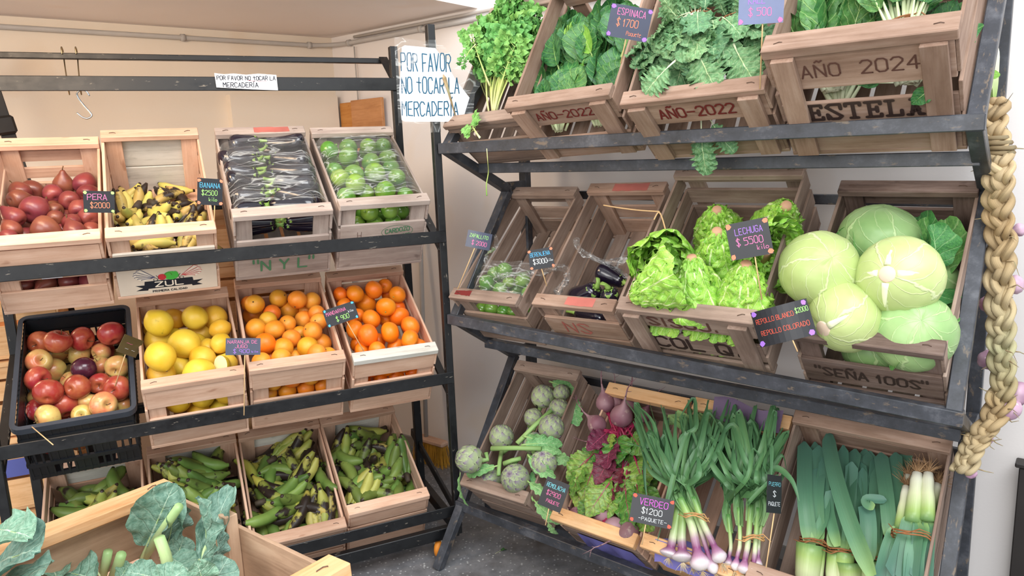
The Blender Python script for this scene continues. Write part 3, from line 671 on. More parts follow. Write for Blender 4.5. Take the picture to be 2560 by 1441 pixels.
for sx in (-1, 1):
    for k in range(6):
        a = 1.9 - k * .28; r0, r1 = .020, .072 - k * .006
        cx, cy = sx * .040, .062
        p = [(cx + sx * math.cos(a + .1) * r0 * .4, cy + math.sin(a + .1) * r0 * .4), (cx + sx * math.cos(a - .9) * r1 * .9, cy + .012 + math.sin(a - .9) * r1 * .55), (cx + sx * math.cos(a - 1.02) * r1, cy + .012 + math.sin(a - 1.02) * r1 * .52), (cx + sx * math.cos(a - 1.1) * r1 * .85, cy + .006 + math.sin(a - 1.1) * r1 * .45)]
        shape(mb, p, 1, .0002)
        ribbon(mb, [p[0], p[1], p[2]], .0016, .0004, 2 if sx < 0 else 3)
    ribbon(mb, [(sx * .030, .058), (sx * .034, .066), (sx * .042, .064), (sx * .042, .056), (sx * .034, .055), (sx * .028, .066), (sx * .034, .078)], .0014, .0006, 0)
circ = lambda cx, cy, rx, ry, n=14: [(cx + rx * math.cos(2 * PI * k / n), cy + ry * math.sin(2 * PI * k / n)) for k in range(n)]
shape(mb, circ(.008, .072, .022, .018), 4, .0003); shape(mb, circ(-.018, .069, .012, .013), 3, .0004); shape(mb, circ(.020, .074, .009, .015), 4, .0005)
ribbon(mb, circ(.000, .074, .010, .012)[:9], .001, .0007, 5)
me = mb.mesh('printed_emblem', [INK_black, ST_cream, ST_blue, ST_rpep, ST_gpep, M_stem], False); art.data = me
lettering(b, 'ZUL', .020, .078, 0, .040, .0042, ST_cream, mz, z=.0008, jit=.02)
lettering(b, 'PRIMERA CALIDAD', .0075, .098, 0, .0105, .0016, INK_black, mz, z=.0008, jit=.05)
fe = [(0, .085), (.090, .150)]
c = make_crate('eggp', 'grey weathered crate of film-wrapped aubergines on the top tier', M_aged2, front=fe, back=fr(.257, (0, .3), (.36, .62), (.68, .9)), sidem=M_aged2,
    text=[(0, '"N Y L"', .040, .19, .5, 0, .0065, ST_green, dict(jit=.04))])
dab(c, .13, .25, c.L - .034, c.L + .002, M_redpaint)
c = make_crate('lime', 'grey weathered crate of film-wrapped round green squash, right end of top tier', M_aged2, front=[(0, .1), (.104, .178)], back=fr(.266, (0, .3), (.36, .62), (.68, .9)), sidem=M_aged2,
    text=[(1, 'CARDOZO', .017, .085, .66, .006, .003, ST_green, dict(rot=.10)), (1, 'HNOS', .010, .03, .76, -.016, .002, ST_green, dict(rot=.10)), (1, 'H/', .03, .03, .26, -.006, .0012, ST_pale)])
mb = MB(); ribbon(mb, [(math.cos(a / 6) * .055, math.sin(a / 6) * .026) for a in range(-9, 29)], .0013)
link('printed_ring', mb.mesh('printed_ring', ST_green, False), c.front[1], Matrix.Translation((.16 * c.W, -.0058, .0)) @ RX)
make_crate('lemon', 'pale poplar crate of yellow lemons beside the black plastic crate', M_fresh, front=[(0, .068), (.073, .115), (.162, .236)], back=fr(.257, (0, .3), (.40, .62), (.72, .9)))
make_crate('orange', 'pale poplar crate of juice oranges between lemons and mandarins', M_fresh, front=[(0, .072), (.076, .118), (.172, .244)], back=fr(.266, (0, .3), (.42, .66), (.74, .92)))
make_crate('mand', 'pale poplar crate of bright mandarins, right end of the middle tier', M_fresh, lathmf=M_white, front=[(0, .082), (.086, .126), (.158, .226)], back=fr(.248, (0, .34), (.46, .74), (.8, .92)))
for k_, lab in (('pl1', 'pale crate of green plantains under the black plastic crate'), ('pl2', 'pale crate of green plantains below the lemons'), ('pl3', 'pale crate of blackening plantains below the juice oranges'), ('pl4', 'pale crate of green plantains at the right end of the bottom tier')):
    H = CRT[k_].H; make_crate(k_, lab, M_fresh, front=fr(H, (0, .36), (.42, .62), (.66, .9)), back=[(0, H * .5), (H * .53, H - .021)], boardm={'b1': M_white, 'b0': M_fresh if k_ != 'pl4' else M_pine})
# right rack
out = dict(posts='out')
H = CRT['celery'].H
make_crate('celery', 'brown crate of leafy celery at the left end of the upper tier', M_aged, front=fr(H, (0, .3), (.34, .52), (.78, .9)), side=fr(H, (0, .28), (.36, .60), (.68, .92)))
make_crate('spin', 'brown crate of spinach stamped with the year 2022', M_brown, front=[(0, .08), (.145, .225)], side=[(0, .07), (.09, .145), (.165, .225)], text=[(1, 'AÑO-2022', .030, .19, .5, 0, .0042, ST_red, dict(jit=.05))], **out)
c = make_crate('kale', 'brown crate of curly kale stamped with the year 2022', M_brown, front=[(0, .082), (.142, .225)], side=[(0, .07), (.09, .145), (.165, .225)], text=[(1, 'AÑO-2022', .036, .20, .5, 0, .0055, ST_red, dict(jit=.05))], **out)
make_crate('chard', 'tall brown crate of chard with large stencilled name', M_brown, front=[(0, .07), (.080, .165), (.212, .318)], side=[(0, .09), (.11, .20), (.225, .32)], lw=.055, lt=.026,
    text=[(2, 'AÑO  2024', .036, .235, .50, 0, .004, ST_pale, dict(jit=.05)), (1, 'ë§ťëľä', .046, .240, .485, .013, .0085, ST_black, dict(jit=.03))], **out)
H = CRT['zap'].H
make_crate('zap', 'dark weathered crate holding a few film-covered round squash', M_aged, front=[(0, .07), (.075, .142)], back=fr(H, (0, .28), (.34, .58), (.72, .9)), sidem=M_aged, base=4)
dab(CRT['zap'], .02, .09, .006, .03, ST_red)
H = CRT['ber'].H
c = make_crate('ber', 'dark weathered crate nearly empty with a few aubergines', M_brown, front=[(0, .07), (.078, .165)], back=fr(H, (0, .28), (.34, .58), (.70, .9)), sidem=M_aged, base=4)
dab(c, .12, .22, .0, .034, M_redpaint); dab(c, .10, .23, c.L - .036, c.L, M_redpaint)
lettering(c.front[1], 'NS', .05, .09, 0, 0, .006, M_redpaint, Matrix.Translation((-.03, -.0058, 0)) @ RX)
make_crate('lech', 'large brown crate of lettuce heads with black stencil', M_aged, front=[(0, .02), (.045, .125), (.160, .219)], back=[(0, .07), (.09, .15), (.185, .219)], side=[(0, .07), (.085, .145), (.16, .219)],
    text=[(2, 'SISOU.', .036, .2, .47, 0, .0075, ST_pale, dict(jit=.04)), (1, 'COL Q.', .050, .25, .5, 0, .010, ST_black, dict(jit=.04))], sidem=M_aged, **out)
make_crate('rep', 'dark weathered crate of white cabbages with faded stencil', M_dark, front=[(0, .035), (.060, .150), (.176, .233)][0:2] + [(.2, .2331)][0:0], back=fr(.253, (0, .3), (.34, .62), (.70, .91)),
    text=[(1, '"SEÑA 100S"', .034, .25, .5, 0, .006, ST_black, dict(jit=.04))], sidem=M_aged)
H = CRT['art'].H
c = make_crate('art', 'weathered brown crate of artichokes at the left end of the bottom tier', M_aged, front=fr(H, (0, .34), (.42, .72)), back=fr(H, (0, .3), (.34, .62), (.66, .9)), side=fr(H, (0, .28), (.34, .60), (.66, .92)))
# red stencil on the inner right side
o = lettering(c.root, 'SODI', .040, .17, 0, 0, .009, M_redpaint, Matrix.Translation((c.W - .0098, .25, H * .79)) @ Matrix(((0, 0, -1, 0), (1, 0, 0, 0), (0, -1, 0, 0), (0, 0, 0, 1))), jit=.04)
H = CRT['beet'].H
make_crate('beet', 'crate of beetroot bunches with bright pine rim laths', M_aged, lathm=M_pine, front=fr(H, (0, .34), (.40, .6)), back=fr(H, (0, .34), (.42, .86)), sidem=M_fresh, side=fr(H, (0, .3), (.38, .62), (.68, .92)), lt=.026)
make_crate('onion', 'pine crate under the spring onion bunches', M_pine, lathm=M_pine, front=fr(H, (0, .34), (.42, .68)), sidem=M_fresh)
H = CRT['leek'].H
make_crate('leek', 'deep brown crate of leek bunches at the right end', M_brown, front=fr(H, (0, .3), (.36, .62), (.68, .88)), sidem=M_aged, side=fr(H, (0, .45), (.48, .91)), base=5)
H = CRT['collard'].H
c = make_crate('collard', 'rough wooden crate of collard leaves in the left foreground', M_tan, lathm=M_pine, front=[(0, .10), (.13, .24)], back=[(0, .05), (.10, .13), (.155, .258)], side=[(0, .05), (.155, .262)], lw=.05, lt=.022, base=4)
for x in (CRT['collard'].W - .0,):
    board(c.root, 'side_cleat', (x - .030, .27, .008), (x - .0083, .325, H + .004), M_tan)
# a crate below it carries it
for k in range(2):
    c2 = Crate(); b_ = CRT['collard']; c2.W, c2.L, c2.H = b_.W, b_.L, .29
    c2.m = b_.m.copy(); c2.m.translation = b_.o - Zv * (.014 + .302 * (k + 1) + .003 * k); CRT['under%d' % k] = c2
    make_crate('under%d' % k, ['empty crate under the collard crate, upper one of the stack', 'empty crate standing on the floor under the collard stack'][k], M_aged2, lathm=M_fresh)
# black plastic crate of apples
c = CRT['apple']; W, L, H = c.W, c.L, c.H
root = empty('plastic_crate', c.m, 'black slotted plastic crate full of red apples', 'crate'); c.root = root
def lattice(name, w_, h_, nx, m, open_=True):
    mb = MB()
    def bx(x0, x1, z0, z1, t0=0, t1=.004):
        mb.add([(x0, t0, z0), (x1, t0, z0), (x1, t1, z0), (x0, t1, z0), (x0, t0, z1), (x1, t0, z1), (x1, t1, z1), (x0, t1, z1)],
               [(0, 1, 5, 4), (1, 2, 6, 5), (2, 3, 7, 6), (3, 0, 4, 7), (4, 5, 6, 7), (3, 2, 1, 0)])
    zs = [0, .25, .5, .74, 1]
    for k, z in enumerate(zs):
        t_ = .016 if k != 4 else .05; z0 = min(z * h_, h_ - t_); bx(0, w_, z0, z0 + t_, -.004 if k % 2 else 0, .005)
    for i in range(nx + 1):
        x = i * (w_ - .006) / nx; bx(x, x + .006, 0, h_, -.001, .004)
    for r in range(4):
        for i in range(0, nx, 3):
            if (r + i // 3) % 2 == 0:
                x = i * (w_ - .006) / nx; bx(x, min(w_, x + 3 * w_ / nx), zs[r] * h_, zs[r + 1] * h_ * .97, .001, .003)
    return link(name, mb.mesh(name, M_blackpl, False), root, m)
lattice('wall_panel', W - .03, H - .012, 15, Matrix.Translation((.015, .012, 0)))
lattice('wall_panel', W - .03, H - .012, 15, Matrix.Translation((W - .015, L - .012, 0)) @ Matrix.Rotation(PI, 4, 'Z'))
lattice('wall_panel', L - .024, H - .012, 24, Matrix.Translation((W - .014, .012, 0)) @ Matrix.Rotation(PI / 2, 4, 'Z'))
lattice('wall_panel', L - .024, H - .012, 24, Matrix.Translation((.014, L - .012, 0)) @ Matrix.Rotation(-PI / 2, 4, 'Z'))
lattice('base_grid', W - .03, L - .03, 12, Matrix.Translation((.015, .015, .006)) @ Matrix.Rotation(-PI / 2, 4, 'X'))
mb = MB(); rc = .03; loop = []
for cx, cy, a0 in ((W - rc, rc, -PI / 2), (W - rc, L - rc, 0), (rc, L - rc, PI / 2), (rc, rc, PI)):
    for k in range(6): a = a0 + k * PI / 10; loop.append((cx + rc * math.cos(a), cy + rc * math.sin(a)))
prof = [(-.014, H), (.0, H), (.0, H - .022), (-.003, H - .022), (-.004, H - .004), (-.014, H - .004)]
n = len(loop); vs = []
for i in range(n):
    p = Vector(loop[i]); t_ = (Vector(loop[(i + 1) % n]) - Vector(loop[i - 1])).normalized(); nn = Vector((t_.y, -t_.x))
    for q, z in prof: vs.append((p.x + nn.x * q, p.y + nn.y * q, z))
k_ = len(prof); mb.add(vs, [(i * k_ + j, ((i + 1) % n) * k_ + j, ((i + 1) % n) * k_ + (j + 1) % k_, i * k_ + (j + 1) % k_) for i in range(n) for j in range(k_)])
link('rim', mb.mesh('rim', plain('grey_black_plastic_rim', '3A404A', .4, .1), False), root)
# spare crates stacked on the floor behind the left rack
def spare(name, p, yaw, W, L, H, label, mat=M_pine, band=None):
    c = Crate(); c.W, c.L, c.H = W, L, H; c.m = Matrix.Translation(p) @ Matrix.Rotation(yaw, 4, 'Z'); CRT[name] = c
    make_crate(name, label, mat, front=fr(H, (0, .4), (.46, .72), (.76, .92)))
    if band is not None: o = board(c.root, 'blue_band', (.02, -.002, .45 * H), (W - .02, -.0005, .7 * H), plain('blue_band', '5A62A8', .6), 0, 0)
ya = math.atan2(uL.y, uL.x)
for k, (u_, n_, z_, lab, bd) in enumerate([(-.86, 2.995, .003, 'spare crate on the floor behind the rack, lowest of left stack', None), (-.86, 2.995, .283, 'spare crate with a blue band behind the left rack post', 1), (-.86, 2.995, .563, 'spare crate behind the rack, third of the left stack', None), (-.86, 2.995, .843, 'spare crate behind the black plastic crate, top of left stack', None),
        (.02, 2.995, .003, 'spare crate on the floor behind the plantains', None), (.02, 2.995, .283, 'spare crate behind the rack, second of the middle stack', None), (.02, 2.995, .563, 'spare crate behind the rack, third of the middle stack', None), (.02, 2.995, .843, 'spare crate behind the rack, fourth of the middle stack', None), (.02, 2.995, 1.123, 'spare crate between banana and aubergine crates, topmost behind the rack', None)]):
    spare('spare%d' % k, PL(u_, n_, z_ + .012), ya, .44, .27, .26, lab, M_pine, bd)
# ------------------------------------------------------------------ round produce
R0 = .04
def round_mesh(name, mat, prof, n=24, wob=.0, seed=0):
    mb = MB(); lathe(mb, prof, n)
    if wob:
        mb.v = [tuple(V(p) * (1 + wob * noise.noise(V(p) * 28 + V(seed * 3.1, seed, 0)))) for p in mb.v]
    return mb.mesh(name, mat)
def sph(r=R0, zs=1.0, dt=0.0, db=0.0, n=14, nip=0):
    out = []
    for i in range(n + 1):
        a = -PI / 2 + PI * i / n; rr = r * math.cos(a); z = r * zs * math.sin(a)
        if dt and a > 0: z -= dt * r * math.exp(-(rr / r / .28) ** 2)
        if db and a < 0: z += db * r * math.exp(-(rr / r / .22) ** 2)
        if nip and abs(a) > 1.1: z += nip * r * (abs(a) - 1.1) / .47 * (1 if a > 0 else -.6)
        out.append((max(rr, 1e-5), z))
    return out
PROTO = {}
def proto_thing(key, name, body, parts=()):
    """unlinked recipe: body mesh + list of (part name, mesh)"""
    PROTO[key] = (name, body, parts)
def place(key, pos, rot, scale, label, cat, group, body=None):
    name, bodies, parts = PROTO[key]
    me = bodies[R_.randrange(len(bodies))] if isinstance(bodies, list) else bodies
    o = bpy.data.objects.new(name, me); col.objects.link(o)
    m = rot.to_4x4() if not isinstance(rot, Matrix) or len(rot) == 3 else rot
    sm = Matrix.Diagonal((scale, scale, scale, 1)) if not isinstance(scale, tuple) else Matrix.Diagonal((*scale, 1))
    o.matrix_world = Matrix.Translation(pos) @ m @ sm
    for pn, pm in parts: link(pn, pm, o)
    return tag(o, label, cat, group)
def stub(name, mat, pts, rad, n=6):
    mb = MB(); tube(mb, pts, rad, n); return mb.mesh(name, mat)
calyx_o = stub('calyx', M_stem, [(0, 0, R0 * .93), (0, 0, R0 * .99)], [.0035, .0025])
proto_thing('orange', 'orange', [round_mesh('orange', M_juice, sph(R0, .97, .05, .03), 24, .03, i) for i in range(2)], [('calyx', calyx_o)])
proto_thing('mandarin', 'mandarin', [round_mesh('mandarin', M_mand, sph(R0, .86, .10, .08), 24, .04, i) for i in range(2)], [('calyx', stub('calyx', M_calyx, [(0, 0, R0 * .72), (0, 0, R0 * .80)], [.0035, .0025]))])
proto_thing('bigorange', 'orange', [round_mesh('orange', M_mand, sph(R0, .97, .04), 24, .03)], [('calyx', calyx_o)])
proto_thing('lemon', 'lemon', [round_mesh('lemon', M_lemon, sph(R0, 1.08, nip=.10), 24, .05, i) for i in range(2)], [('calyx', stub('calyx', M_stem, [(0, 0, R0 * 1.14), (0, 0, R0 * 1.2)], [.003, .002]))])
ap = [(r * (1 + .06 * (z / R0)), z) for r, z in sph(R0, .88, .42, .26, 18)]
ast_ = stub('stem', M_stem, [(0, 0, R0 * .38), (.001, 0, R0 * .7), (.004, .002, R0 * .98)], [.0013, .0012, .0016])
proto_thing('apple', 'apple', [round_mesh('apple', M_apple, ap, 24, .05, i) for i in range(2)], [('stem', ast_)])
proto_thing('appley', 'apple', [round_mesh('apple', M_appley, ap, 24, .05, i) for i in range(2)], [('stem', ast_)])
proto_thing('plum', 'apple', [round_mesh('apple', M_plum, sph(R0, .95, .1), 24, .02)], [('stem', ast_)])
pp = [(1e-5, -.030), (.010, -.034), (.022, -.034), (.033, -.026), (.039, -.012), (.040, .002), (.037, .016), (.030, .030), (.021, .042), (.014, .052), (.010, .060), (.007, .064), (1e-5, .065)]
proto_thing('pear', 'pear', [round_mesh('pear', M_pear, pp, 24, .06, i) for i in range(3)], [('stem', stub('stem', M_stem, [(0, 0, .062), (.002, 0, .072), (.006, .001, .082)], [.0022, .0018, .0024]))])
proto_thing('squash', 'round_squash', [round_mesh('round_squash', M_squash, sph(R0, .93, .08, .05), 24, .02, i) for i in range(2)], [('stem', stub('stem', M_calyx, [(0, 0, R0 * .82), (0, 0, R0 * 1.02)], [.006, .005]))])
def rnd_rot(r=None):
    r = r or R_; return Euler((r.uniform(0, 2 * PI), math.acos(r.uniform(-1, 1)), r.uniform(0, 2 * PI))).to_matrix()
ORD = ['first', 'second', 'third', 'fourth', 'fifth', 'sixth', 'seventh', 'eighth', 'ninth', 'tenth', 'eleventh']
def pile(key, kind, pts, z0, slope, what, where, cat, group, pick=None, rots=None, box=None, fill=True, extra=(), fillkind=None, rfix=None):
    c = CRT[key]; a = c.mi @ CAM; I = []
    for i, p in enumerate(pts):
        q = at(key, p[0], p[1], z0 + (p[4] if len(p) > 4 else 0), slope); wpos = c.m @ q
        r = rfix or p[2] * (wpos - CAM).dot(c_f) / F_PX
        I.append([q, r, (q - a).normalized(), p[3] if len(p) > 3 else None, i])
    rmean = sum(t[1] for t in I) / len(I)
    for t in I:
        if t[1] < rmean * .9 and not rfix and not isinstance(t[3], tuple):
            t[0] = t[0] + t[2] * (rmean - t[1]) * 1.6; t[1] = rmean * .9
    for it in range(80):                      # settle: the deeper one of a touching pair slides back along its sight line
        mv = 0
        for i in range(len(I)):
            for j in range(i + 1, len(I)):
                d = I[j][0] - I[i][0]; L_ = d.length; need = (I[i][1] + I[j][1]) * .90
                if L_ < need:
                    lo, hi = (i, j) if I[i][0].z < I[j][0].z else (j, i)
                    k = (need - L_) * .5; I[lo][0] = I[lo][0] + I[lo][2] * k * .8; I[hi][0] = I[hi][0] - I[hi][2] * k * .35; mv += k
        for t in I:
            r = t[1]; q = t[0]
            if q.z < r + .009: q.z = r + .009
            q.x = min(max(q.x, r + .012), c.W - r - .012) if (box is None) else q.x
            q.y = min(max(q.y, r + .028), c.L - r - .028) if (box is None) else q.y
        if mv < 1e-4: break
    nvis = len(I)
    vis = sorted(range(nvis), key=lambda i: I[i][0].y)
    rows = []; 
    for i in vis:
        if rows and I[i][0].y - I[rows[-1][0]][0].y < .062: rows[-1].append(i)
        else: rows.append([i])
    lab = {}
    for ri, row in enumerate(rows):
        row.sort(key=lambda i: I[i][0].x)
        rn = 'front row' if ri == 0 else ('back row' if ri == len(rows) - 1 else ORD[ri] + ' row')
        for k, i in enumerate(row):
            pos = 'only one' if len(row) == 1 else ('leftmost' if k == 0 else ('rightmost' if k == len(row) - 1 else ORD[k] + ' from left'))
            lab[i] = '%s in %s, %s, %s' % (what, where, rn, pos)
    for t in I:
        i = t[4]; kd = t[3] or kind; sp = None
        if isinstance(kd, tuple): kd, sp = kd
        wh = lab[i]
        if sp: wh = sp
        elif pick: wh = pick(kd) + wh[len(what):]
        place(kd, c.m @ t[0], (c.m.to_3x3() @ (rots(t, R_) if rots else rnd_rot())), t[1] / R0, wh, cat, group)
    if fill:
        rm = sum(t[1] for t in I) / len(I) * .94; S = [(t[0], t[1]) for t in I]; zz = 0; cnt = 0
        lay = 0; z = z0 - rm * 1.1
        while z > rm + .008:
            ny = int((c.L - .05) / (rm * 2.02))
            for iy in range(ny):
                y = .028 + rm + iy * rm * 2.03
                if lay >= 1 and y > rm * 4.2: break
                zc = z - slope * y
                if zc < rm + .008: continue
                nx = int((c.W - .02) / (rm * 2.02)); ox = (c.W - nx * rm * 2.02) / 2 + rm + (rm * .6 if (iy + lay) % 2 and nx * rm * 2.02 + rm * .6 < c.W else 0)
                for ix in range(nx):
                    q = V(ox + ix * rm * 2.02, y, zc) + V(R_.uniform(-1, 1), 0, R_.uniform(-1, 1)) * rm * .1
                    if q.x > c.W - rm - .01: continue
                    if all((q - s).length > (rm + r) * .86 for s, r in S):
                        S.append((q, rm)); cnt += 1
                        kd = fillkind(R_) if fillkind else kind
                        place(kd, c.m @ q, c.m.to_3x3() @ rnd_rot(), rm / R0, '%s lying deeper in %s, half hidden below the top fruit' % (what, where), cat, group + ', lower layer')
            lay += 1; z -= rm * 1.75
    return I
def Z3(lst, s, ox, oy): return [(ox + p[0] / s, oy + p[1] / s, p[2] / s) + tuple(p[3:]) for p in lst]
# pears
def pear_rot(t, r):
    a = r.uniform(-.9, .9); b = r.uniform(-.5, .5)
    up = t[4] in (3,)
    d = V(.1, .25, 1) if up else V(math.sin(a) * 1.0, r.choice((1, 1, -.6)) * math.cos(a), b)
    return d.normalized().to_track_quat('Z', 'Y').to_matrix() @ Matrix.Rotation(r.uniform(0, 6), 3, 'Z')
PE = Z3([(90,730,95),(290,700,108),(475,740,85),(572,640,90),(760,640,95),(790,740,88),(625,800,90),(75,890,95),(310,880,118),(490,890,60),(600,945,60),(710,880,85),(800,955,92),(40,1040,60),(210,1035,98),(215,1120,80),(400,1050,112),(500,960,60),(645,1000,78),(675,1085,95),(830,1065,65),(40,1140,80),(400,1135,60),(560,1080,50),(430,640,50),(-60,800,90),(-40,960,90),(-80,1080,90)], 3.602, 0, 280)
pile('pear', 'pear', PE, .185, .15, 'dull red pear', 'the pear crate', 'pear', 'red pears', rots=pear_rot)
# apples
A = []
for x, y, r, k in [(425,475,85,0),(420,560,90,0),(280,545,65,1),(260,630,88,0),(585,490,60,0),(725,485,90,0),(800,560,90,0),(880,490,60,0),(590,600,88,0),(415,690,85,1),(570,705,92,1),(730,695,70,1),(695,600,45,1),(855,660,75,1),(255,765,88,1),(390,830,95,1),(605,815,85,2),(720,790,60,1),(870,795,85,1),(230,895,92,0),(500,800,50,1),(345,985,98,0),(555,945,90,0),(720,920,78,0),(850,955,95,0),(890,890,58,1),(505,900,50,1),(220,1020,50,1),(240,1120,95,0),(345,1165,95,1),(465,1075,98,0),(640,1050,70,1),(745,1075,95,1),(885,1080,55,1),(595,1145,75,1),(500,1170,50,0)]:
    A.append((x, y, r, ['apple', 'appley', ('plum', 'very dark purple apple in the middle of the red apples')][k]))
pile('apple', 'apple', Z3(A, 2.882, 0, 640), .20, .04, 'red apple', 'the black plastic crate', 'apple', 'apples in the black crate', pick=lambda k: {'apple': 'red apple', 'appley': 'yellow apple with red streaks'}[k] if k in ('apple', 'appley') else 'apple',
     rots=lambda t, r: V(r.uniform(-1, 1), r.uniform(-1, .8), r.uniform(-.2, 1)).normalized().to_track_quat('Z', 'Y').to_matrix(), fillkind=lambda r: r.choice(('apple', 'appley')))
# lemons
LE = Z3([(1095,385,90),(1145,485,92),(1250,440,75),(1405,445,85),(1560,400,85),(1600,525,70),(1445,570,100),(1255,590,70),(1100,610,95),(1330,635,105),(1590,630,70),(1105,735,102),(1215,690,60),(1290,800,88),(1460,740,88),(1165,860,97),(1435,835,98),(1690,770,74),(1600,700,50),(1060,540,50),(1065,865,60),(1290,890,40),(1500,670,50)], 2.882, 0, 640)
pile('lemon', 'lemon', LE, .225, .07, 'round yellow lemon', 'the lemon crate', 'lemon', 'lemons')
# the cut half lemon facing the shop
c = CRT['lemon']; q = at('lemon', 1590 / 2.882, 640 + 785 / 2.882, .245, .05)
mb = MB(); pr = [(r, z) for r, z in sph(.030, 1.0) if z <= 0] + [(.0299, .0005)]; lathe(mb, pr, 24)
h = link('half_lemon', mb.mesh('half_lemon', M_lemon)); h.matrix_world = Matrix.Translation(c.m @ q) @ (-(c_f + c_r * .5)).to_track_quat('Z', 'Y').to_matrix().to_4x4()
mb = MB(); mb.add([(math.cos(a * PI / 12) * .0296, math.sin(a * PI / 12) * .0296, .0006) for a in range(24)] + [(0, 0, .0012)], [(a, (a + 1) % 24, 24) for a in range(24)]); link('flesh', mb.mesh('flesh', M_lemonflesh), h)
tag(h, 'cut half lemon showing pale flesh at the right end of the lemons', 'lemon')
# oranges
OR = [(335,270,75),(225,320,50),(290,365,72),(468,320,68),(610,330,70),(675,245,72),(745,335,66),(550,405,72),(250,450,72),(420,430,65),(390,485,68),(275,550,78),(440,555,75),(535,510,65),(660,480,70),(780,425,60),(790,490,65),(675,410,50),(725,565,72),(565,620,70),(630,585,45),(368,660,80,('bigorange', 'deeper orange fruit beside the pink and purple juice sign')),(505,690,75),(690,685,80),(825,655,78),(325,800,75),(400,765,60),(495,790,75),(595,765,62),(765,750,72),(880,740,58),(640,805,45),(600,700,40)]
pile('orange', 'orange', Z3(OR, 3.0016, 540, 640), .230, .05, 'golden juice orange', 'the juice orange crate', 'orange', 'juice oranges')
MA = [(1250,180,55),(925,290,58),(1000,240,60),(1045,285,68),(1185,255,70),(1280,260,55),(1375,290,65),(1125,355,82),(950,370,55),(1275,385,75),(1410,390,65),(1375,455,78),(1165,475,75),(1070,450,45),(1010,460,60),(1270,480,50),(1020,555,72),(1140,595,85),(1305,575,80),(1485,525,78),(1455,625,73),(1020,665,55),(1095,715,72),(1220,640,55),(1210,710,65),(1355,695,72),(1540,660,45),(1535,700,55)]
pile('mand', 'mandarin', Z3(MA, 3.0016, 540, 640), .222, .05, 'bright orange mandarin', 'the mandarin crate', 'mandarin', 'mandarins')
LI = [(1065,262,75),(1240,240,80),(1400,235,70),(1435,280,70),(1580,300,75),(1060,330,80),(1100,420,75),(1270,385,85),(1440,360,80),(1100,510,78),(1290,465,85),(1465,435,85),(1610,400,80),(1140,575,85),(1320,545,95),(1500,525,90),(1640,480,75),(1170,655,85),(1335,620,90),(1520,610,95),(1690,560,75),(1195,735,85),(1400,715,105),(1590,685,95),(1740,620,70),(1560,770,60),(1760,720,60)]
pile('lime', 'squash', Z3(LI, 3.431, 500, 280), .225, .02, 'round green squash', 'the film-covered crate', 'squash', 'round squash on the top tier')
ZA = [(505,868,66),(435,900,72),(648,948,62),(345,962,66),(350,1032,52),(470,1018,62),(600,1018,66),(690,1040,50),(280,1040,45),(540,960,50)]
pile('zap', 'squash', Z3(ZA, 3.132, 1100, 400), .135, -.05, 'small round green squash', 'the nearly empty crate', 'squash', 'round squash in the nearly empty crate', fill=False)
c = CRT['zap']
for i in range(5):
    place('squash', c.m @ V(.045 + i * .05, .045, .10 + .04 * (i % 2) * .3), c.m.to_3x3() @ rnd_rot(), .68, 'small round squash seen through the slot of the nearly empty crate', 'squash', 'round squash in the nearly empty crate, below')
# ------------------------------------------------------------------ aubergines
def aub_mesh(seed, L_=.18, r=.036, bend=.25):
    rnd = random.Random(seed); mb = MB()
    prof = [(1e-5, 0), (.30, .01), (.52, .06), (.62, .15), (.72, .3), (.85, .5), (.98, .68), (1.0, .8), (.9, .9), (.62, .97), (.3, .995), (1e-5, 1.0)]
    bf = lambda p: V(p.x + bend * (p.z / L_) ** 2 * L_ * .6, p.y, p.z)
    lathe(mb, [(a * r, b * L_) for a, b in prof], 20, 0, bf); return mb.mesh('aubergine', M_aub)
def calyx_mesh(seed, r=.036):
    rnd = random.Random(seed); mb = MB()
    tube(mb, [(0, 0, .004), (.001, 0, -.012), (.006, 0, -.030), (.014, 0, -.042)], [.010, .007, .0055, .006], 8)
    for k in range(5):
        a = 2 * PI * k / 5 + rnd.uniform(-.2, .2); ln = rnd.uniform(.035, .055); ca, sa = math.cos(a), math.sin(a); vs = []; uv = []
        for i in range(7):
            t = i / 6; rr = .003 + .0185 * min(1, t * 1.7) + .0012; z = -.003 + t * ln * .9; w_ = .010 * (1 - t) ** .7 + .0004
            for s in (-1, 0, 1): vs.append((ca * rr - sa * s * w_, sa * rr + ca * s * w_, z + abs(s) * .001)); uv.append((s, t))
        mb.add(vs, [(i * 3 + j, i * 3 + j + 1, i * 3 + j + 4, i * 3 + j + 3) for i in range(6) for j in range(2)], 0, uv)
    return mb.mesh('calyx', M_calyx)
for i in range(3): proto_thing('aub%d' % i, 'aubergine', aub_mesh(i, [.18, .2, .165][i], .037, [.15, .3, -.2][i]), [('calyx', calyx_mesh(i))])
def aub(key, p0, p1, z, label, group, k=0, sc_=1.0, z1=None):
    c = CRT[key]; a = at(key, *p0, z); b = at(key, *p1, z if z1 is None else z1)
    a.x = min(max(a.x, .03), c.W - .03); b.x = min(max(b.x, .014), c.W - .014); d = b - a
    L_ = [.18, .2, .165][k]; s = max(.6, min(1.25, d.length / L_))
    m = d.normalized().to_track_quat('Z', 'X').to_matrix()
    place('aub%d' % k, c.m @ a, c.m.to_3x3() @ m @ Matrix.Rotation(R_.uniform(0, 6), 3, 'Z'), (sc_, sc_, s), label, 'aubergine', group)
E_ = [((505,250),(250,285)),((545,262),(945,325)),((505,335),(170,390)),((600,395),(965,430)),((490,410),(200,460)),((570,490),(975,570)),((500,530),(215,540)),((560,640),(225,660)),((640,590),(1000,650)),((560,720),(240,760)),((640,690),(1010,740)),((590,800),(1000,800)),((555,815),(270,850))]
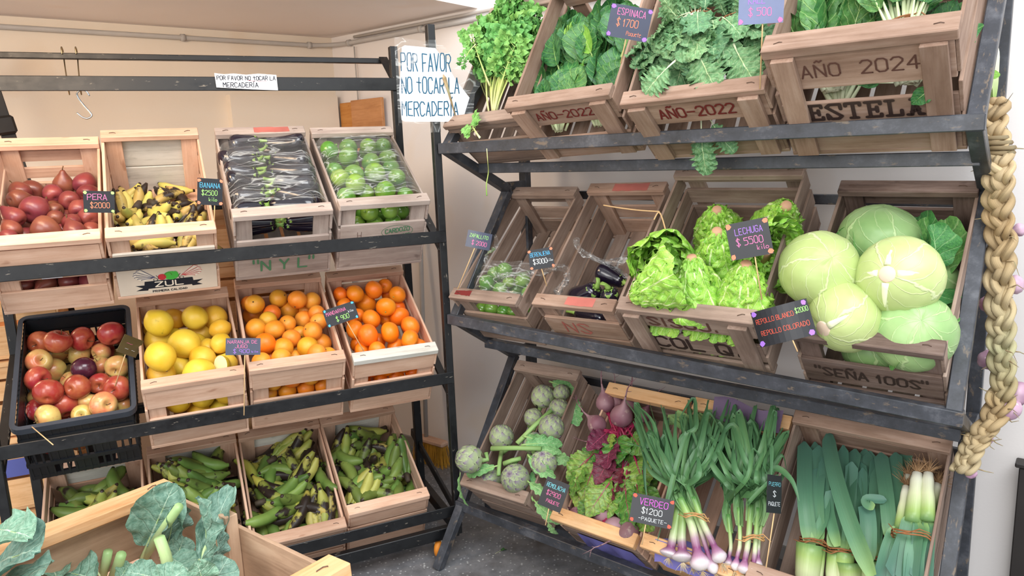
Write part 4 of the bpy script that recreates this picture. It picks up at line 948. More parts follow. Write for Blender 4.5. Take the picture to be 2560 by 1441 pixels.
for i, (a, b) in enumerate(E_):
    f = lambda p: (500 + p[0] / 3.431, 280 + p[1] / 3.431)
    aub('eggp', f(a), f(b), .225 - (i % 2) * .012, 'glossy aubergine in the film-wrapped crate, %s %s from the back, cap in the middle' % (['left column', 'right column'][i % 2], ORD[i // 2]), 'aubergines in the film-wrapped crate', i % 3)
c = CRT['eggp']
for iy in range(7):
    for s in (0, 1):
        y = .065 + iy * .062
        q = V(.15, y, .155); d = V(-1 if s else 1, R_.uniform(-.1, .1), 0)
        place('aub%d' % (iy % 3), c.m @ (q + d * .01), c.m.to_3x3() @ d.normalized().to_track_quat('Z', 'X').to_matrix(), (.9, .9, .66), 'aubergine in the lower layer of the film-wrapped crate', 'aubergine', 'aubergines in the film-wrapped crate, lower layer')
for a, b, z in (((560, 985), (480, 1010), .19), ((700, 975), (960, 960), .19)): pass
for x0, sgn, lab in ((.135, -1, 'left'), (.165, 1, 'right')):
    place('aub0', c.m @ V(x0, .05, .185), c.m.to_3x3() @ V(sgn, .05, -.02).normalized().to_track_quat('Z', 'X').to_matrix(), (.8, .8, .66), 'aubergine seen through the front slot of the film-wrapped crate, %s one' % lab, 'aubergine', 'aubergines behind the slot')
f = lambda p: (1100 + p[0] / 3.132, 400 + p[1] / 3.132)
aub('ber', f((1225, 1000)), f((1120, 1110)), .15, 'aubergine with a long green cap at the front left of nearly empty crate', 'loose aubergines', 0, 1.3, .10)
aub('ber', f((1320, 1010)), f((1345, 1120)), .16, 'aubergine with a spread green cap at front right of nearly empty crate', 'loose aubergines', 1, 1.3, .11)
aub('ber', f((1440, 960)), f((1300, 900)), .09, 'dark aubergine lying behind the two with green caps', 'loose aubergines', 2, 1.0)
aub('ber', f((1060, 1200)), f((1310, 1270)), .11, 'aubergine seen through the front slot of the nearly empty crate', 'loose aubergines', 0, .8)
# ------------------------------------------------------------------ bananas and plantains
def ban_mesh(mat, L_, r, curv, seed):
    rnd = random.Random(seed); mb = MB(); N = 11; pts = []; rad = []
    for i in range(N):
        t = i / (N - 1); a = (t - .5) * curv; R1 = L_ / curv
        pts.append(V(math.sin(a) * R1, (math.cos(a) - math.cos(.5 * curv)) * R1, 0))
        rad.append(r * (.30 if i == 0 else .38 if i == 1 else .8 if i == 2 else .98 if i < N - 3 else [.86, .55, .22][i - (N - 3)]))
    o = pts[0].copy(); pts = [p - o for p in pts]
    t0 = (pts[1] - pts[0]).normalized(); rot = t0.rotation_difference(V(1, 0, 0)).to_matrix()
    tube(mb, [rot @ p for p in pts], rad, 7); return mb.mesh('banana', mat)
BM = {}
for nm, mat, L_, r in (('g', M_plantain, .182, .0225), ('y', M_plantainy, .172, .0205), ('d', M_plantaind, .172, .0205), ('b', M_banana, .138, .0175)):
    BM[nm] = [ban_mesh(mat, L_ * k, r, cv, i) for i, (k, cv) in enumerate(((1, 1.05), (.92, 1.5), (1.05, .75)))]
def crown_mesh():
    mb = MB(); tube(mb, [(-.03, 0, 0), (-.012, 0, 0), (.006, 0, 0)], [.009, .012, .013], 8); return mb.mesh('crown', M_dkstem)
CROWN = crown_mesh()
def hand(kind, n, m, label, cat, group, name):
    root = empty(name, m, label, cat, group)
    link('crown', CROWN, root)
    for k in range(n):
        a = (k - (n - 1) / 2) * .34; me = BM[kind][k % 3]
        link('banana', me, root, Matrix.Rotation(a * .55, 4, 'Z') @ Matrix.Translation((.0, (k - (n - 1) / 2) * .010, -abs(k - (n - 1) / 2) * .004)) @ Matrix.Rotation(-PI / 2 + a, 4, 'X'))
    return root
def ban_pile(key, pairs, what, where, group, name='plantain', surf=None, cat='plantain'):
    """pairs: (x, y, z, heading, tilt, kind, n)  in crate space"""
    c = CRT[key]; items = sorted(pairs, key=lambda p: p[1]); rows = {}
    for p in items: rows.setdefault((p[7], int(p[1] / .075)), []).append(p)
    for rk, row in sorted(rows.items()):
        row.sort(key=lambda p: p[0])
        for k, (x, y, z, hd, tl, kd, n, lay) in enumerate(row):
            m = c.m @ Matrix.Translation((x, y, z)) @ Matrix.Rotation(hd, 4, 'Z') @ Matrix.Rotation(-tl, 4, 'Y')
            col_ = {'g': 'green', 'y': 'yellowing', 'd': 'blackened', 'b': 'spotted'}[kd]
            lab = ('%s %s on top in %s, %s row, %s from left' % (col_, what if n == 1 else what + ' hand', where, ORD[min(rk[1], 10)], ORD[min(k, 10)])) if lay == 2 else '%s %s lying under the top ones in %s' % (col_, what, where)
            if n == 1:
                o = link(name, BM[kd][R_.randrange(3)]); o.matrix_world = m @ Matrix.Rotation(R_.choice((0, PI)) + R_.uniform(-.5, .5), 4, 'X'); tag(o, lab, cat, group if lay == 2 else group + ', lower layers, ' + col_)
            else: hand(kd, n, m, lab, cat, group, name + '_hand')
def gen(key, z0, slope, kinds, seed, nx=3, ny=7, hands=.35, mode=0, Lb=.17):
    rnd = random.Random(seed); c = CRT[key]; out = []
    for lay, dz in ((0, -.075), (1, -.036), (2, 0)):
        for iy in range(ny):
            for ix in range(nx):
                x = c.W * (ix + .5 + rnd.uniform(-.25, .25)) / nx; y = .05 + (c.L - .1) * (iy + .5 + rnd.uniform(-.3, .3)) / ny
                hd = rnd.uniform(0, 2 * PI) if mode == 0 else rnd.choice((0, PI)) + rnd.uniform(-.6, .6)
                dx, dy = math.cos(hd), math.sin(hd)
                sx, sy = x - dx * Lb * .5, y - dy * Lb * .5
                mx = .03; sx = min(max(sx, mx), c.W - mx); sy = min(max(sy, .045), c.L - .045)
                ex, ey = sx + dx * Lb, sy + dy * Lb
                if ex > c.W - .022: sx -= ex - (c.W - .022)
                if ex < .022: sx += .022 - ex
                if ey > c.L - .04: sy -= ey - (c.L - .04)
                if ey < .04: sy += .04 - ey
                if sx < .015 or sx > c.W - .015 or sy < .03 or sy > c.L - .03: continue
                z = z0 - slope * y + dz + rnd.uniform(-.012, .012)
                if z < .03: continue
                n = rnd.choice((3, 4, 5)) if (lay == 2 and rnd.random() < hands) else 1
                out.append((sx, sy, z, hd, rnd.uniform(-.12, .16), rnd.choice(kinds), n, lay))
    return out
ban_pile('pl1', gen('pl1', .155, .02, 'ggggy', 11, 3, 7, .25, 1), 'plantain', 'crate under the apples', 'plantains under the apples')
ban_pile('pl2', gen('pl2', .175, .03, 'gggggy', 12, 3, 8, .2, 1), 'plantain', 'crate below the lemons', 'plantains below the lemons')
ban_pile('pl3', gen('pl3', .165, .10, 'ggydgyd', 13, 3, 8, .2), 'plantain', 'crate below the oranges', 'plantains below the juice oranges')
ban_pile('pl4', gen('pl4', .180, .10, 'gggygyg', 14, 3, 8, .3), 'plantain', 'crate below the mandarins', 'plantains below the mandarins')
ban_pile('banana', gen('banana', .150, .22, 'bbbbb', 15, 3, 7, .4, Lb=.12), 'banana', 'the banana crate', 'bananas', 'banana', cat='banana')
# ------------------------------------------------------------------ leaves
def fbm(x, y, s): return noise.noise(V(x, y, s * 7.7))
def leaf_mesh(name, mats, prof, f=.3, W=.2, ruf=.02, rfq=5, jag=0.0, jfq=9, cup=.1, bend=.4, twist=0.0, nu=6, nv=16, r0=.012, r1=.006, seed=0, curl=0.0, flat=.6, crinkle=.01):
    """unit-long leaf along +Y, face towards +Z; stalk from 0 to f, blade from f to 1"""
    rnd = random.Random(seed); ph = [rnd.uniform(0, 6) for _ in range(4)]; b = rnd.uniform(.7, 1.3) * bend
    def spine(t):
        # position and angle on an arc
        a = b * t
        if abs(b) < 1e-4: return V(0, t, 0), 0
        return V(0, math.sin(a) / b, -(1 - math.cos(a)) / b), -a
    mb = MB(); vs = []; uv = []; fs = []
    for i in range(nv + 1):
        t = i / nv; T = f + (1 - f) * t; c, an = spine(T); w = W * prof(t)
        ny, nz = -math.sin(an), math.cos(an)
        for j in range(2 * nu + 1):
            s = (j - nu) / nu; e = abs(s)
            side = 0 if s < 0 else 1
            ww = w * (1 + jag * (math.sin(jfq * 2 * PI * t + ph[side]) * .6 + fbm(t * jfq * 2, side * 5, seed) * .8) * e)
            x = s * ww; z = cup * e * e * w * 2 + ruf * (e ** 2.2) * math.sin(rfq * 2 * PI * t + ph[2 + side] + s) * (.35 + .65 * math.sin(PI * min(1, t * 1.1))) + crinkle * fbm(t * 7, s * 3, seed + 3)
            z += ruf * .6 * (e ** 2) * fbm(t * rfq * 2.3, s * 3, seed)
            yy = -curl * e * e * w * .5
            ax = twist * t; x2 = x * math.cos(ax) - z * math.sin(ax); z2 = x * math.sin(ax) + z * math.cos(ax)
            vs.append((x2 + c.x, c.y + ny * z2 + yy, c.z + nz * z2)); uv.append((s, t))
    k = 2 * nu + 1
    for i in range(nv):
        for j in range(2 * nu): fs.append((i * k + j, i * k + j + 1, (i + 1) * k + j + 1, (i + 1) * k + j))
    mb.add(vs, fs, 0, uv)
    pts = []; rad = []
    te = f + (1 - f) * .72; n = 9
    for i in range(n):
        T = te * i / (n - 1); c, an = spine(T); pts.append(c + V(0, 0, -.002)); rad.append(r0 + (r1 - r0) * min(1, T / max(f, .01)) if T < f else max(.0015, r1 * (1 - (T - f) / (te - f)) * .9))
    tube(mb, pts, rad, 7, 1, True, flat); return mb.mesh(name, mats)
oval = lambda t: math.sin(PI * min(1, t * .97 + .03)) ** .75 * (1.1 - .35 * t)
ovate = lambda t: (math.sin(PI * (t * .96 + .03) ** .7)) ** .8
wide = lambda t: math.sin(PI * (t * .93 + .03) ** 1.1) ** .6
def protos(n, *a, **k):
    sd = k.pop('seed', 0); return [leaf_mesh(*a, seed=sd + i, **k) for i in range(n)]
L_SPIN = protos(5, 'leaf', [M_spin, M_spinst], oval, f=.42, W=.145, ruf=.016, rfq=2.2, cup=.22, bend=.7, r0=.012, r1=.008, crinkle=.03, nv=14, nu=4)
L_SPINY = protos(2, 'leaf', [M_spiny, M_spinst], oval, f=.5, W=.11, ruf=.01, rfq=2, cup=.2, bend=.6, nv=12, nu=4)
L_CHARD = protos(5, 'leaf', [M_chard, M_chst], ovate, f=.40, W=.15, ruf=.03, rfq=3, cup=.15, bend=.5, r0=.026, r1=.014, crinkle=.03, nv=16, nu=5)
L_KALE = protos(6, 'leaf', [M_kale, M_chst], wide, f=.25, W=.20, ruf=.075, rfq=7, jag=.35, jfq=9, cup=-.05, bend=.8, r0=.016, r1=.010, nu=8, nv=34, crinkle=.05, seed=20)
L_BEET = protos(4, 'leaf', [M_beetl, M_beetst], ovate, f=.40, W=.14, ruf=.045, rfq=4, jag=.1, cup=.05, bend=.6, r0=.010, r1=.008, nu=5, nv=18, crinkle=.03, seed=40)
L_BEETR = protos(2, 'leaf', [M_beetr, M_beetst], ovate, f=.35, W=.14, ruf=.06, rfq=4, jag=.1, cup=.2, bend=.5, r0=.010, r1=.008, nu=5, nv=16, seed=50)
L_LET = protos(6, 'leaf', [M_let, M_let], lambda t: (.30 + .70 * t ** 1.2) * (1 if t < .86 else math.sqrt(max(0.02, 1 - ((t - .86) / .16) ** 2))), f=.02, W=.30, ruf=.085, rfq=5, jag=.18, jfq=8, cup=-.35, bend=.35, r0=.02, r1=.018, nu=8, nv=28, crinkle=.05, seed=60, flat=.4)
L_COLL = protos(5, 'leaf', [M_coll, M_collst], wide, f=.30, W=.26, ruf=.05, rfq=2.6, jag=.05, jfq=5, cup=.2, bend=.5, r0=.022, r1=.016, nu=7, nv=22, crinkle=.04, seed=80)
L_ARTL = protos(3, 'leaf', [M_art_l, M_artst], lambda t: math.sin(PI * (t * .95 + .04)) ** .6, f=.12, W=.10, ruf=.03, rfq=4, jag=.25, jfq=5, cup=.25, bend=.8, r0=.018, r1=.014, nu=5, nv=18, seed=90)
L_CAB = protos(4, 'leaf', [M_cabl, M_chst], wide, f=.08, W=.40, ruf=.06, rfq=2.5, cup=.35, bend=.9, r0=.02, r1=.018, nu=7, nv=16, seed=100, crinkle=.04)
def celery_mesh(seed):
    rnd = random.Random(seed); mb = MB(); N = 12; pts = []; bend = rnd.uniform(.3, .9)
    sp = lambda T: V(0, math.sin(bend * T) / bend, -(1 - math.cos(bend * T)) / bend)
    tube(mb, [sp(i / N * .95) for i in range(N + 1)], [.020 - .015 * (i / N) for i in range(N + 1)], 7, 1, True, .7)
    def leaflet(o, d, sz):
        d = d.normalized(); n = V(rnd.uniform(-.5, .5), rnd.uniform(-.3, .3), 1).normalized(); x = d.cross(n).normalized(); n = x.cross(d)
        for lob in range(3):
            a = (lob - 1) * .75; dd = d * math.cos(a) + x * math.sin(a); xx = x * math.cos(a) - d * math.sin(a); s_ = sz * (1 if lob == 1 else .75)
            pr = [(0, 0), (.2, .14), (.35, .30), (.42, .20), (.6, .34), (.68, .2), (.85, .2), (1.0, .02)]
            vs = []; uv = []
            for t, w in pr:
                for s in (-1, 0, 1): vs.append(o + dd * t * s_ + xx * s * w * s_ + n * (abs(s) * w * .25 + .12 * math.sin(t * 9 + lob)) * s_); uv.append((s, t))
            mb.add(vs, [(i * 3 + j, i * 3 + j + 1, i * 3 + j + 4, i * 3 + j + 3) for i in range(len(pr) - 1) for j in range(2)], 0, uv)
    for T in (.52, .62, .70, .78, .86, .92):
        for s in (-1, 1):
            o = sp(T); d = V(s, rnd.uniform(.5, 1.0), rnd.uniform(-.3, .5)).normalized(); ln = rnd.uniform(.05, .12)
            q = o + d * ln; tube(mb, [o, q], [.005, .003], 5, 1); leaflet(q, d, rnd.uniform(.15, .21))
    o = sp(.95); d = (sp(.95) - sp(.88)).normalized(); leaflet(o, d, .16); return mb.mesh('stalk', [M_cel, M_celst])
L_CEL = [celery_mesh(i) for i in range(6)]
def put(root, meshes, a, b, nrm, w=1.0, name='leaf', k=None, zs=1.0):
    """leaf from point a to point b, both in the space of root; nrm = the way its face looks"""
    d = b - a; L_ = d.length; y = d.normalized(); z = (nrm - y * nrm.dot(y)); z = z.normalized() if z.length > 1e-4 else y.orthogonal().normalized(); x = y.cross(z)
    m = Matrix((x, y, z)).transposed().to_4x4(); m.translation = a
    me = meshes[R_.randrange(len(meshes)) if k is None else k % len(meshes)]
    return link(name, me, root, m @ Matrix.Diagonal((L_ * w, L_, L_ * zs, 1)))
def tie_ring(root, p, axis, rx, mat=M_tie, name='tie', rz=None):
    ax = axis.normalized(); x = ax.cross(V(0, 0, 1)).normalized(); y = ax.cross(x); mb = MB(); rz = rz or rx * .7
    for off in (-.004, .003):
        tube(mb, [p + ax * (off + .003 * math.sin(k)) + x * math.cos(k * PI / 9) * rx + y * math.sin(k * PI / 9) * rz for k in range(19)], .0022, 6)
    e = p - y * rz * 1.0 if y.z < 0 else p + y * rz
    tube(mb, [e, e + x * .03 + ax * .008, e + x * .05 - ax * .012], [.002, .0018, .001], 5)
    tube(mb, [e, e - x * .02 - ax * .012, e - x * .045 - ax * .006], [.002, .0018, .001], 5)
    return link(name, mb.mesh(name, mat), root)
def bunch(key, name, p0, p1, n, fan, meshes, label, cat, group=None, w=1.0, zr=.05, rmin=.5, tie=None, spread=.02, alt=None, altn=0, up=None, tr=.03):
    """bundle of leaves tied near p0, tips round p1 (crate space)"""
    c = CRT[key]; p0 = V(p0); p1 = V(p1); d = p1 - p0; L_ = d.length
    root = empty(name, c.m @ Matrix.Translation(p0), label, cat, group); y = d.normalized(); x = y.cross(V(0, 0, 1)).normalized(); z = x.cross(y)
    for k in range(n):
        a = fan * (2 * ((k * .618) % 1) - 1); rch = rmin + (1 - rmin) * ((k * .37 + .1) % 1)
        if k > n * .6: rch = rmin + (1 - rmin) * R_.random() * .5
        lay = (1 - rch) * zr * 2 + R_.uniform(-.5, .5) * zr * .5
        A = x * (spread * math.sin(a) * 1.5 + R_.uniform(-.3, .3) * spread) + z * (lay * .3 + R_.uniform(-.3, .3) * spread)
        B = A + (y * math.cos(a) + x * math.sin(a)) * L_ * rch + z * (lay + R_.uniform(0, .03))
        nr = z + x * (math.sin(a) * .8 + R_.uniform(-.5, .5)) + y * R_.uniform(-.5, .15)
        put(root, (alt if alt and k < altn else meshes), A, B, nr if up is None else V(up) + x * R_.uniform(-.4, .4), w * R_.uniform(.85, 1.15))
    if tie: tie_ring(root, y * tie, y, tr)
    return root
cat_leaf = 'leafy vegetable'
# spinach
for p0, p1, lab in (((.10, .03, .075), (.09, .33, .20), 'dark green spinach bunch at the front left of the spinach crate'), ((.24, .03, .08), (.26, .34, .20), 'dark green spinach bunch at the front right of the spinach crate'),
                    ((.12, .17, .10), (.10, .47, .24), 'spinach bunch behind the front left one, tall leaves'), ((.25, .18, .10), (.26, .49, .25), 'spinach bunch behind the front right one, tall leaves')):
    bunch('spin', 'spinach_bunch', p0, p1, 24, .55, L_SPIN, lab, 'spinach', w=1.75, zr=.05, rmin=.45, tie=.03, alt=L_SPINY, altn=2)
def pz(key, x, y, z, sl=0): return at(key, x, y, z, sl)
# curly kale
for a, b, lab, n in (((1745, 40, .26), (1690, 190, .27), 'curly kale bunch in the kale crate with its stems tied at the top', 26), ((1800, 60, .24), (1850, 190, .25), 'curly kale bunch at the front right of the kale crate', 22),
                  ((1700, 95, .17), (1620, 215, .25), 'curly kale bunch spilling over the front left of the kale crate', 20), ((1740, 60, .22), (1720, -60, .26), 'curly kale bunch at the back left of the kale crate', 16), ((1850, 60, .20), (1880, -50, .26), 'curly kale bunch at the back right of the kale crate', 16)):
    bunch('kale', 'kale_bunch', pz('kale', *a), pz('kale', *b), n, .75, L_KALE, lab, 'kale', w=1.25, zr=.05, rmin=.55, tie=.02)
for a, b, lab in (((1740, 110, .28), (1765, 205, .28), 'broad kale leaf with a pale midrib over the front centre'), ((1690, 150, .28), (1600, 225, .28), 'kale leaf with a pale midrib at the front left corner'), ((1830, 100, .27), (1860, 185, .28), 'blue-green kale leaf at the front right')):
    r_ = empty('kale_leaf', CRT['kale'].m, lab, 'kale'); put(r_, L_KALE, pz('kale', *a), pz('kale', *b), V(R_.uniform(-.3, .3), -.5, 1), 1.7)
r_ = empty('kale_leaf', CRT['kale'].m, 'kale leaf hanging out through the front slot of its crate', 'kale')
put(r_, L_KALE, V(.17, .04, .11), V(.17, -.10, .03), V(0, -.8, .6), 1.1); put(r_, L_KALE, V(.19, .04, .115), V(.25, -.06, .07), V(0, -.8, .6), 1.1)
# chard
bunch('chard', 'chard_bunch', (.115, .05, .15), (.10, .36, .33), 20, .55, L_CHARD, 'chard bunch at the left of the tall crate, pale stalks in the slot', 'chard', w=1.05, zr=.05, rmin=.6, tie=.05, tr=.04)
bunch('chard', 'chard_bunch', (.27, .07, .25), (.26, .36, .37), 22, .5, L_CHARD, 'chard bunch tied with willow at the right of the tall crate', 'chard', w=.95, zr=.06, rmin=.55, tie=.045, tr=.045)
bunch('chard', 'chard_bunch', (.19, .16, .16), (.18, .47, .32), 18, .7, L_CHARD, 'chard bunch at the back of the tall crate', 'chard', w=1.1, zr=.05, rmin=.6)
bunch('chard', 'chard_bunch', (.12, .05, .10), (.12, .34, .22), 14, .6, L_CHARD, 'low chard bunch behind the left slot, stalk ends at the front', 'chard', w=1.2, zr=.05, rmin=.6, tr=.05)
bunch('chard', 'chard_bunch', (.27, .06, .14), (.27, .36, .20), 12, .6, L_CHARD, 'low chard bunch at the right under the tied one', 'chard', w=1.2, zr=.05, rmin=.6, tr=.05)
bunch('chard', 'chard_bunch', (.26, .04, .19), (.16, .10, .15), 6, .6, L_CHARD, 'small leaves poking through the slot of the tall crate', 'chard', w=1.0, zr=.01)
r_ = empty('chard_leaf', CRT['chard'].m, 'single curled leaf hanging out of the slot above the big stencil', 'chard')
put(r_, L_CHARD, V(.350, .01, .205), V(.285, -.03, .165), V(-.2, -.9, .4), 1.5)
# celery
c = CRT['celery']
for a, b, n, fan, lab in (((1238, 285, .16), (1290, 20, .33), 16, .35, 'leafy celery bunch with yellow stalk ends over the front lath'), ((1225, 240, .10), (1210, 60, .33), 10, .5, 'celery bunch leaning left out of its crate'), ((1260, 200, .10), (1310, -30, .30), 12, .5, 'celery bunch at the back of the celery crate')):
    bunch('celery', 'celery_bunch', pz('celery', *a), pz('celery', *b), n, fan, L_CEL, lab, 'celery', w=1.2, zr=.04, rmin=.6, spread=.025)
r_ = empty('celery_sprig', c.m, 'drooping celery stalk arching left beside the paper sign', 'celery')
A_ = pz('celery', 1225, 215, .22); put(r_, L_CEL, A_, pz('celery', 1165, 75, .36), V(0, 0, 1), 1.0, 'stalk', 1); put(r_, L_CEL, pz('celery', 1190, 110, .34), pz('celery', 1140, 150, .36), V(0, 0, 1), 1.3, 'stalk', 2)
r_ = empty('celery_sprig', c.m, 'pale celery sprig lying over the front lath of its crate', 'celery')
put(r_, L_CEL, pz('celery', 1200, 345, H_ * 0 + .24), pz('celery', 1165, 300, .24), V(0, -.3, 1), 1.6, 'stalk', 3)
mb = MB(); q_ = lambda x, y, n_=1.83: on_plane(x, y, nR, n_)
tube(mb, smooth([q_(1217, 372, 1.79), q_(1219, 400, 1.79), q_(1221, 430), q_(1216, 462), q_(1217, 490)]), [.003] * 12 + [.0035] * 6 + [.004] * 7, 6, 0, True, .5)
tag(link('celery_sprig', mb.mesh('celery_sprig', M_celst)), 'thin pale celery stem dangling below the upper tier rail', 'celery')
# ------------------------------------------------------------------ lettuce
def lettuce(key, top, bot, r, label, n=22, lay=0):
    r = r * 1.22
    c = CRT[key]; d = bot - top; L_ = d.length; y = d.normalized()
    root = empty('lettuce', c.m @ Matrix.Translation(top), label, 'lettuce'); x = y.orthogonal().normalized(); z = x.cross(y)
    for ring, (nn, sc_, op) in enumerate(((8, .78, .50), (n - 8, 1.02, 1.0))):
        for k in range(nn):
            a = 2 * PI * (k + ring * .5) / nn + R_.uniform(-.2, .2); o = x * math.cos(a) + z * math.sin(a)
            A = o * .012; B = y * L_ * sc_ * R_.uniform(.92, 1.06) + o * r * op * R_.uniform(.75, 1.1)
            put(root, L_LET, A, B, o * 1.0 - y * .2, 1.15, zs=1.1)
    mb = MB(); lathe(mb, [(1e-5, -.003), (.011, -.003), (.014, .001), (.020, .015), (.03, .05), (1e-5, .08)], 16)
    link('cut_stem', mb.mesh('cut_stem', M_lroot), root, y.to_track_quat('Z', 'Y').to_matrix().to_4x4())
    return root
f5 = lambda x, y, z: pz('lech', 1560 + x / 2.669, 400 + y / 2.669, z)
for (t, b, r, lab) in (((620, 330, .24), (640, 520, .08), .10, 'lettuce head at the back left of the lettuce crate'), ((1085, 300, .26), (1010, 480, .10), .09, 'lettuce head at the back right corner under the upper rail'),
        ((620, 470, .31), (640, 740, .15), .09, 'lettuce head in the middle with its cut stem up, behind the front two'), ((450, 645, .31), (500, 960, .18), .10, 'lettuce head at the front centre with its cut stem up'),
        ((815, 690, .31), (790, 960, .18), .10, 'lettuce head at the front right behind the chalkboard price stick'), ((45, 925, .26), (330, 800, .27), .11, 'lettuce head lying on its side at the front left over the lath'),
        ((850, 620, .17), (1030, 640, .22), .11, 'lettuce head at the right side of the lettuce crate'), ((330, 560, .15), (260, 700, .22), .11, 'frilly lettuce head along the left side of the lettuce crate')):
    lettuce('lech', f5(*t), f5(*b), r, lab)
c = CRT['lech']
for i, (x0, x1, zc, nn) in enumerate(((.075, .15, .140, 7), (.15, .24, .140, 7), (.24, .32, .138, 7), (.15, .30, .036, 6))):
    r_ = empty('lettuce_leaf', c.m, ['curly lettuce leaves rolled out of the crate slot, left tuft', 'curly lettuce leaves in the crate slot, middle tuft', 'curly lettuce leaves in the crate slot, right tuft', 'lettuce leaf edges showing under the lower stencilled board'][i], 'lettuce')
    for k in range(nn):
        x = x0 + (x1 - x0) * (k + .5) / nn + R_.uniform(-.01, .01); a = V(x + R_.uniform(-.02, .02), .07, zc + .01); b = V(x + R_.uniform(-.02, .02), R_.uniform(-.02, -.004) if i < 3 else .006, zc + R_.uniform(-.006, .010))
        put(r_, L_LET, a, b, V(R_.uniform(-.5, .5), -.2, 1), .55, zs=.4)
# ------------------------------------------------------------------ cabbages
def cab_mesh(mat, r, seed):
    mb = MB(); lathe(mb, [(max(1e-5, r * math.cos(a)), r * .9 * math.sin(a)) for a in [-PI / 2 + PI * i / 26 for i in range(27)]], 44)
    nv = []
    for p in mb.v:
        p = V(p); a = math.atan2(p.y, p.x); q = p.normalized()
        # overlapping wrapper leaves step the surface in broad scallops
        s = 0
        for k in range(5):
            ax = V(math.cos(k * 1.257 + seed), math.sin(k * 1.257 + seed), .35 * math.sin(k * 2.1 + seed)).normalized()
            e = q.dot(ax) + .10 * noise.noise(q * 3 + V(k, seed, 0)); s = max(s, (.035 + .006 * k) * min(1, max(0, (e - .25) * 14)))
        rib = .010 * max(0, math.cos(a * 5 + 1.4 * noise.noise(q * 2))) ** 20
        nv.append(tuple(p * (1 + s + rib + .025 * noise.noise(q * 2.2 + V(seed, 0, 0)) + .008 * noise.noise(q * 9))))
    mb.v = nv; return mb.mesh('head', mat)
f6 = lambda x, y, z: pz('rep', 1900 + x / 2.324, 420 + y / 2.324, z)
CB = [((345, 590, .30), .093, M_cab, (.5, -.2, .8), 'pale cabbage resting on the left side of its crate'), ((690, 420, .20), .098, M_cabg, (.1, .5, .8), 'greener cabbage at the back of the cabbage crate'),
      ((810, 635, .29), .092, M_cab, (-.12, -.55, .8), 'pale cabbage showing its cut stem and white ribs'), ((492, 868, .25), .082, M_cab, (-.3, -.6, .3), 'pale cabbage at the front left above the lath'), ((890, 955, .20), .090, M_cabg, (.3, -.2, .9), 'light green cabbage at the front right corner of its crate')]
for i, (p, r, mt, ax, lab) in enumerate(CB):
    c = CRT['rep']; q = f6(*p); rot = V(ax).normalized().to_track_quat('Z', 'Y').to_matrix().to_4x4()
    root = empty('cabbage', c.m @ Matrix.Translation(q) @ rot, lab, 'cabbage', 'cabbages in their crate')
    del root['group']
    link('head', cab_mesh(mt, r, i * 2.3), root)
    if i in (2, 3):
        mb = MB(); lathe(mb, [(1e-5, r * .945), (.017, r * .94), (.019, r * .92), (.021, r * .86)], 18); link('cut_stem', mb.mesh('cut_stem', M_core), root)
        mb = MB()
        for k in range(4 if i == 2 else 1):
            a = (k * 1.5 + .3) if i == 2 else .9; tube(mb, [V(math.cos(a) * math.sin(t), math.sin(a) * math.sin(t), .9 * math.cos(t) + .0) * r * 1.028 for t in [.22 + .13 * j for j in range(7)]], [.0095 - .0012 * j for j in range(7)], 8, 0, True, .45)
        link('rib', mb.mesh('rib', plain('cabbage_rib', 'E6EBC4', .45, .05)), root)
    for k in range(2):
        a = i + k * 2.6; o = V(math.cos(a), math.sin(a), -.2)
        if i in (1, 4): put(root, L_CAB, V(0, 0, -r * .9), o * r * 1.25 + V(0, 0, r * .35), o, .9, 'outer_leaf')
c = CRT['rep']; r_ = empty('cabbage', c.m @ Matrix.Translation((.24, .30, .10)), 'leafy green cabbage at the back right under loose dark leaves', 'cabbage')
link('head', cab_mesh(M_cabg, .075, 9), r_)
for k, (a, b, n) in enumerate((((0, 0, .0), (.03, .10, .15), (.3, -.5, 1)), ((.02, -.02, .03), (.06, -.10, .13), (.9, 0, 1)), ((0, -.05, .02), (.06, -.17, .10), (.8, -.3, 1)), ((-.02, .02, .04), (-.05, .14, .14), (0, -.5, 1)), ((.01, 0, .06), (.05, .04, .17), (.8, -.4, .6)))):
    put(r_, L_CAB, V(a), V(b), V(n), .85, 'outer_leaf')
r_ = empty('cabbage', c.m @ Matrix.Translation((.16, .10, .095)), 'green cabbage low at the front, seen through the crate slot', 'cabbage'); link('head', cab_mesh(M_cabg, .08, 5), r_)
# ------------------------------------------------------------------ artichokes
def art_mesh(r, seed):
    rnd = random.Random(seed); mb = MB(); N = 48; ga = 2.39996
    lathe(mb, [(max(1e-5, r * .8 * math.cos(a)), r * .95 * math.sin(a)) for a in [-PI / 2 + PI * i / 10 for i in range(11)]], 14)
    mb.uv = [(.5, .1)] * len(mb.v)
    for k in range(N):
        t = k / (N - 1); th = k * ga; la = -1.15 + 2.45 * t ** .9; ln = r * (.62 + .25 * math.sin(PI * t)); wd = r * (.40 * math.cos(la * .75) + .10)
        ca, sa = math.cos(th), math.sin(th); vs = []; uv = []
        for i in range(6):
            s_ = i / 5; a = la + (ln / r) * (s_) * .95; rr = r * (1.0 + .02 * s_ + .05 * s_ * s_ * (1 - t)); a = min(a, PI / 2 - .02)
            wv = wd * math.sin(PI * min(1, (.22 + .78 * s_) ** .8) * .98) ** .7 if i < 5 else wd * .08
            for s in (-1, -.5, 0, .5, 1):
                rad = rr * math.cos(a) + .001; z = rr * 1.05 * math.sin(a); push = -.10 * r * abs(s) ** 2
                vs.append((ca * (rad + push) - sa * s * wv, sa * (rad + push) + ca * s * wv, z)); uv.append((s, .15 + .85 * s_))
        mb.add(vs, [(i * 5 + j, i * 5 + j + 1, i * 5 + j + 6, i * 5 + j + 5) for i in range(5) for j in range(4)], 0, uv)
    return mb.mesh('bracts', M_bract)
ARTM = [art_mesh(.036, i) for i in range(3)]
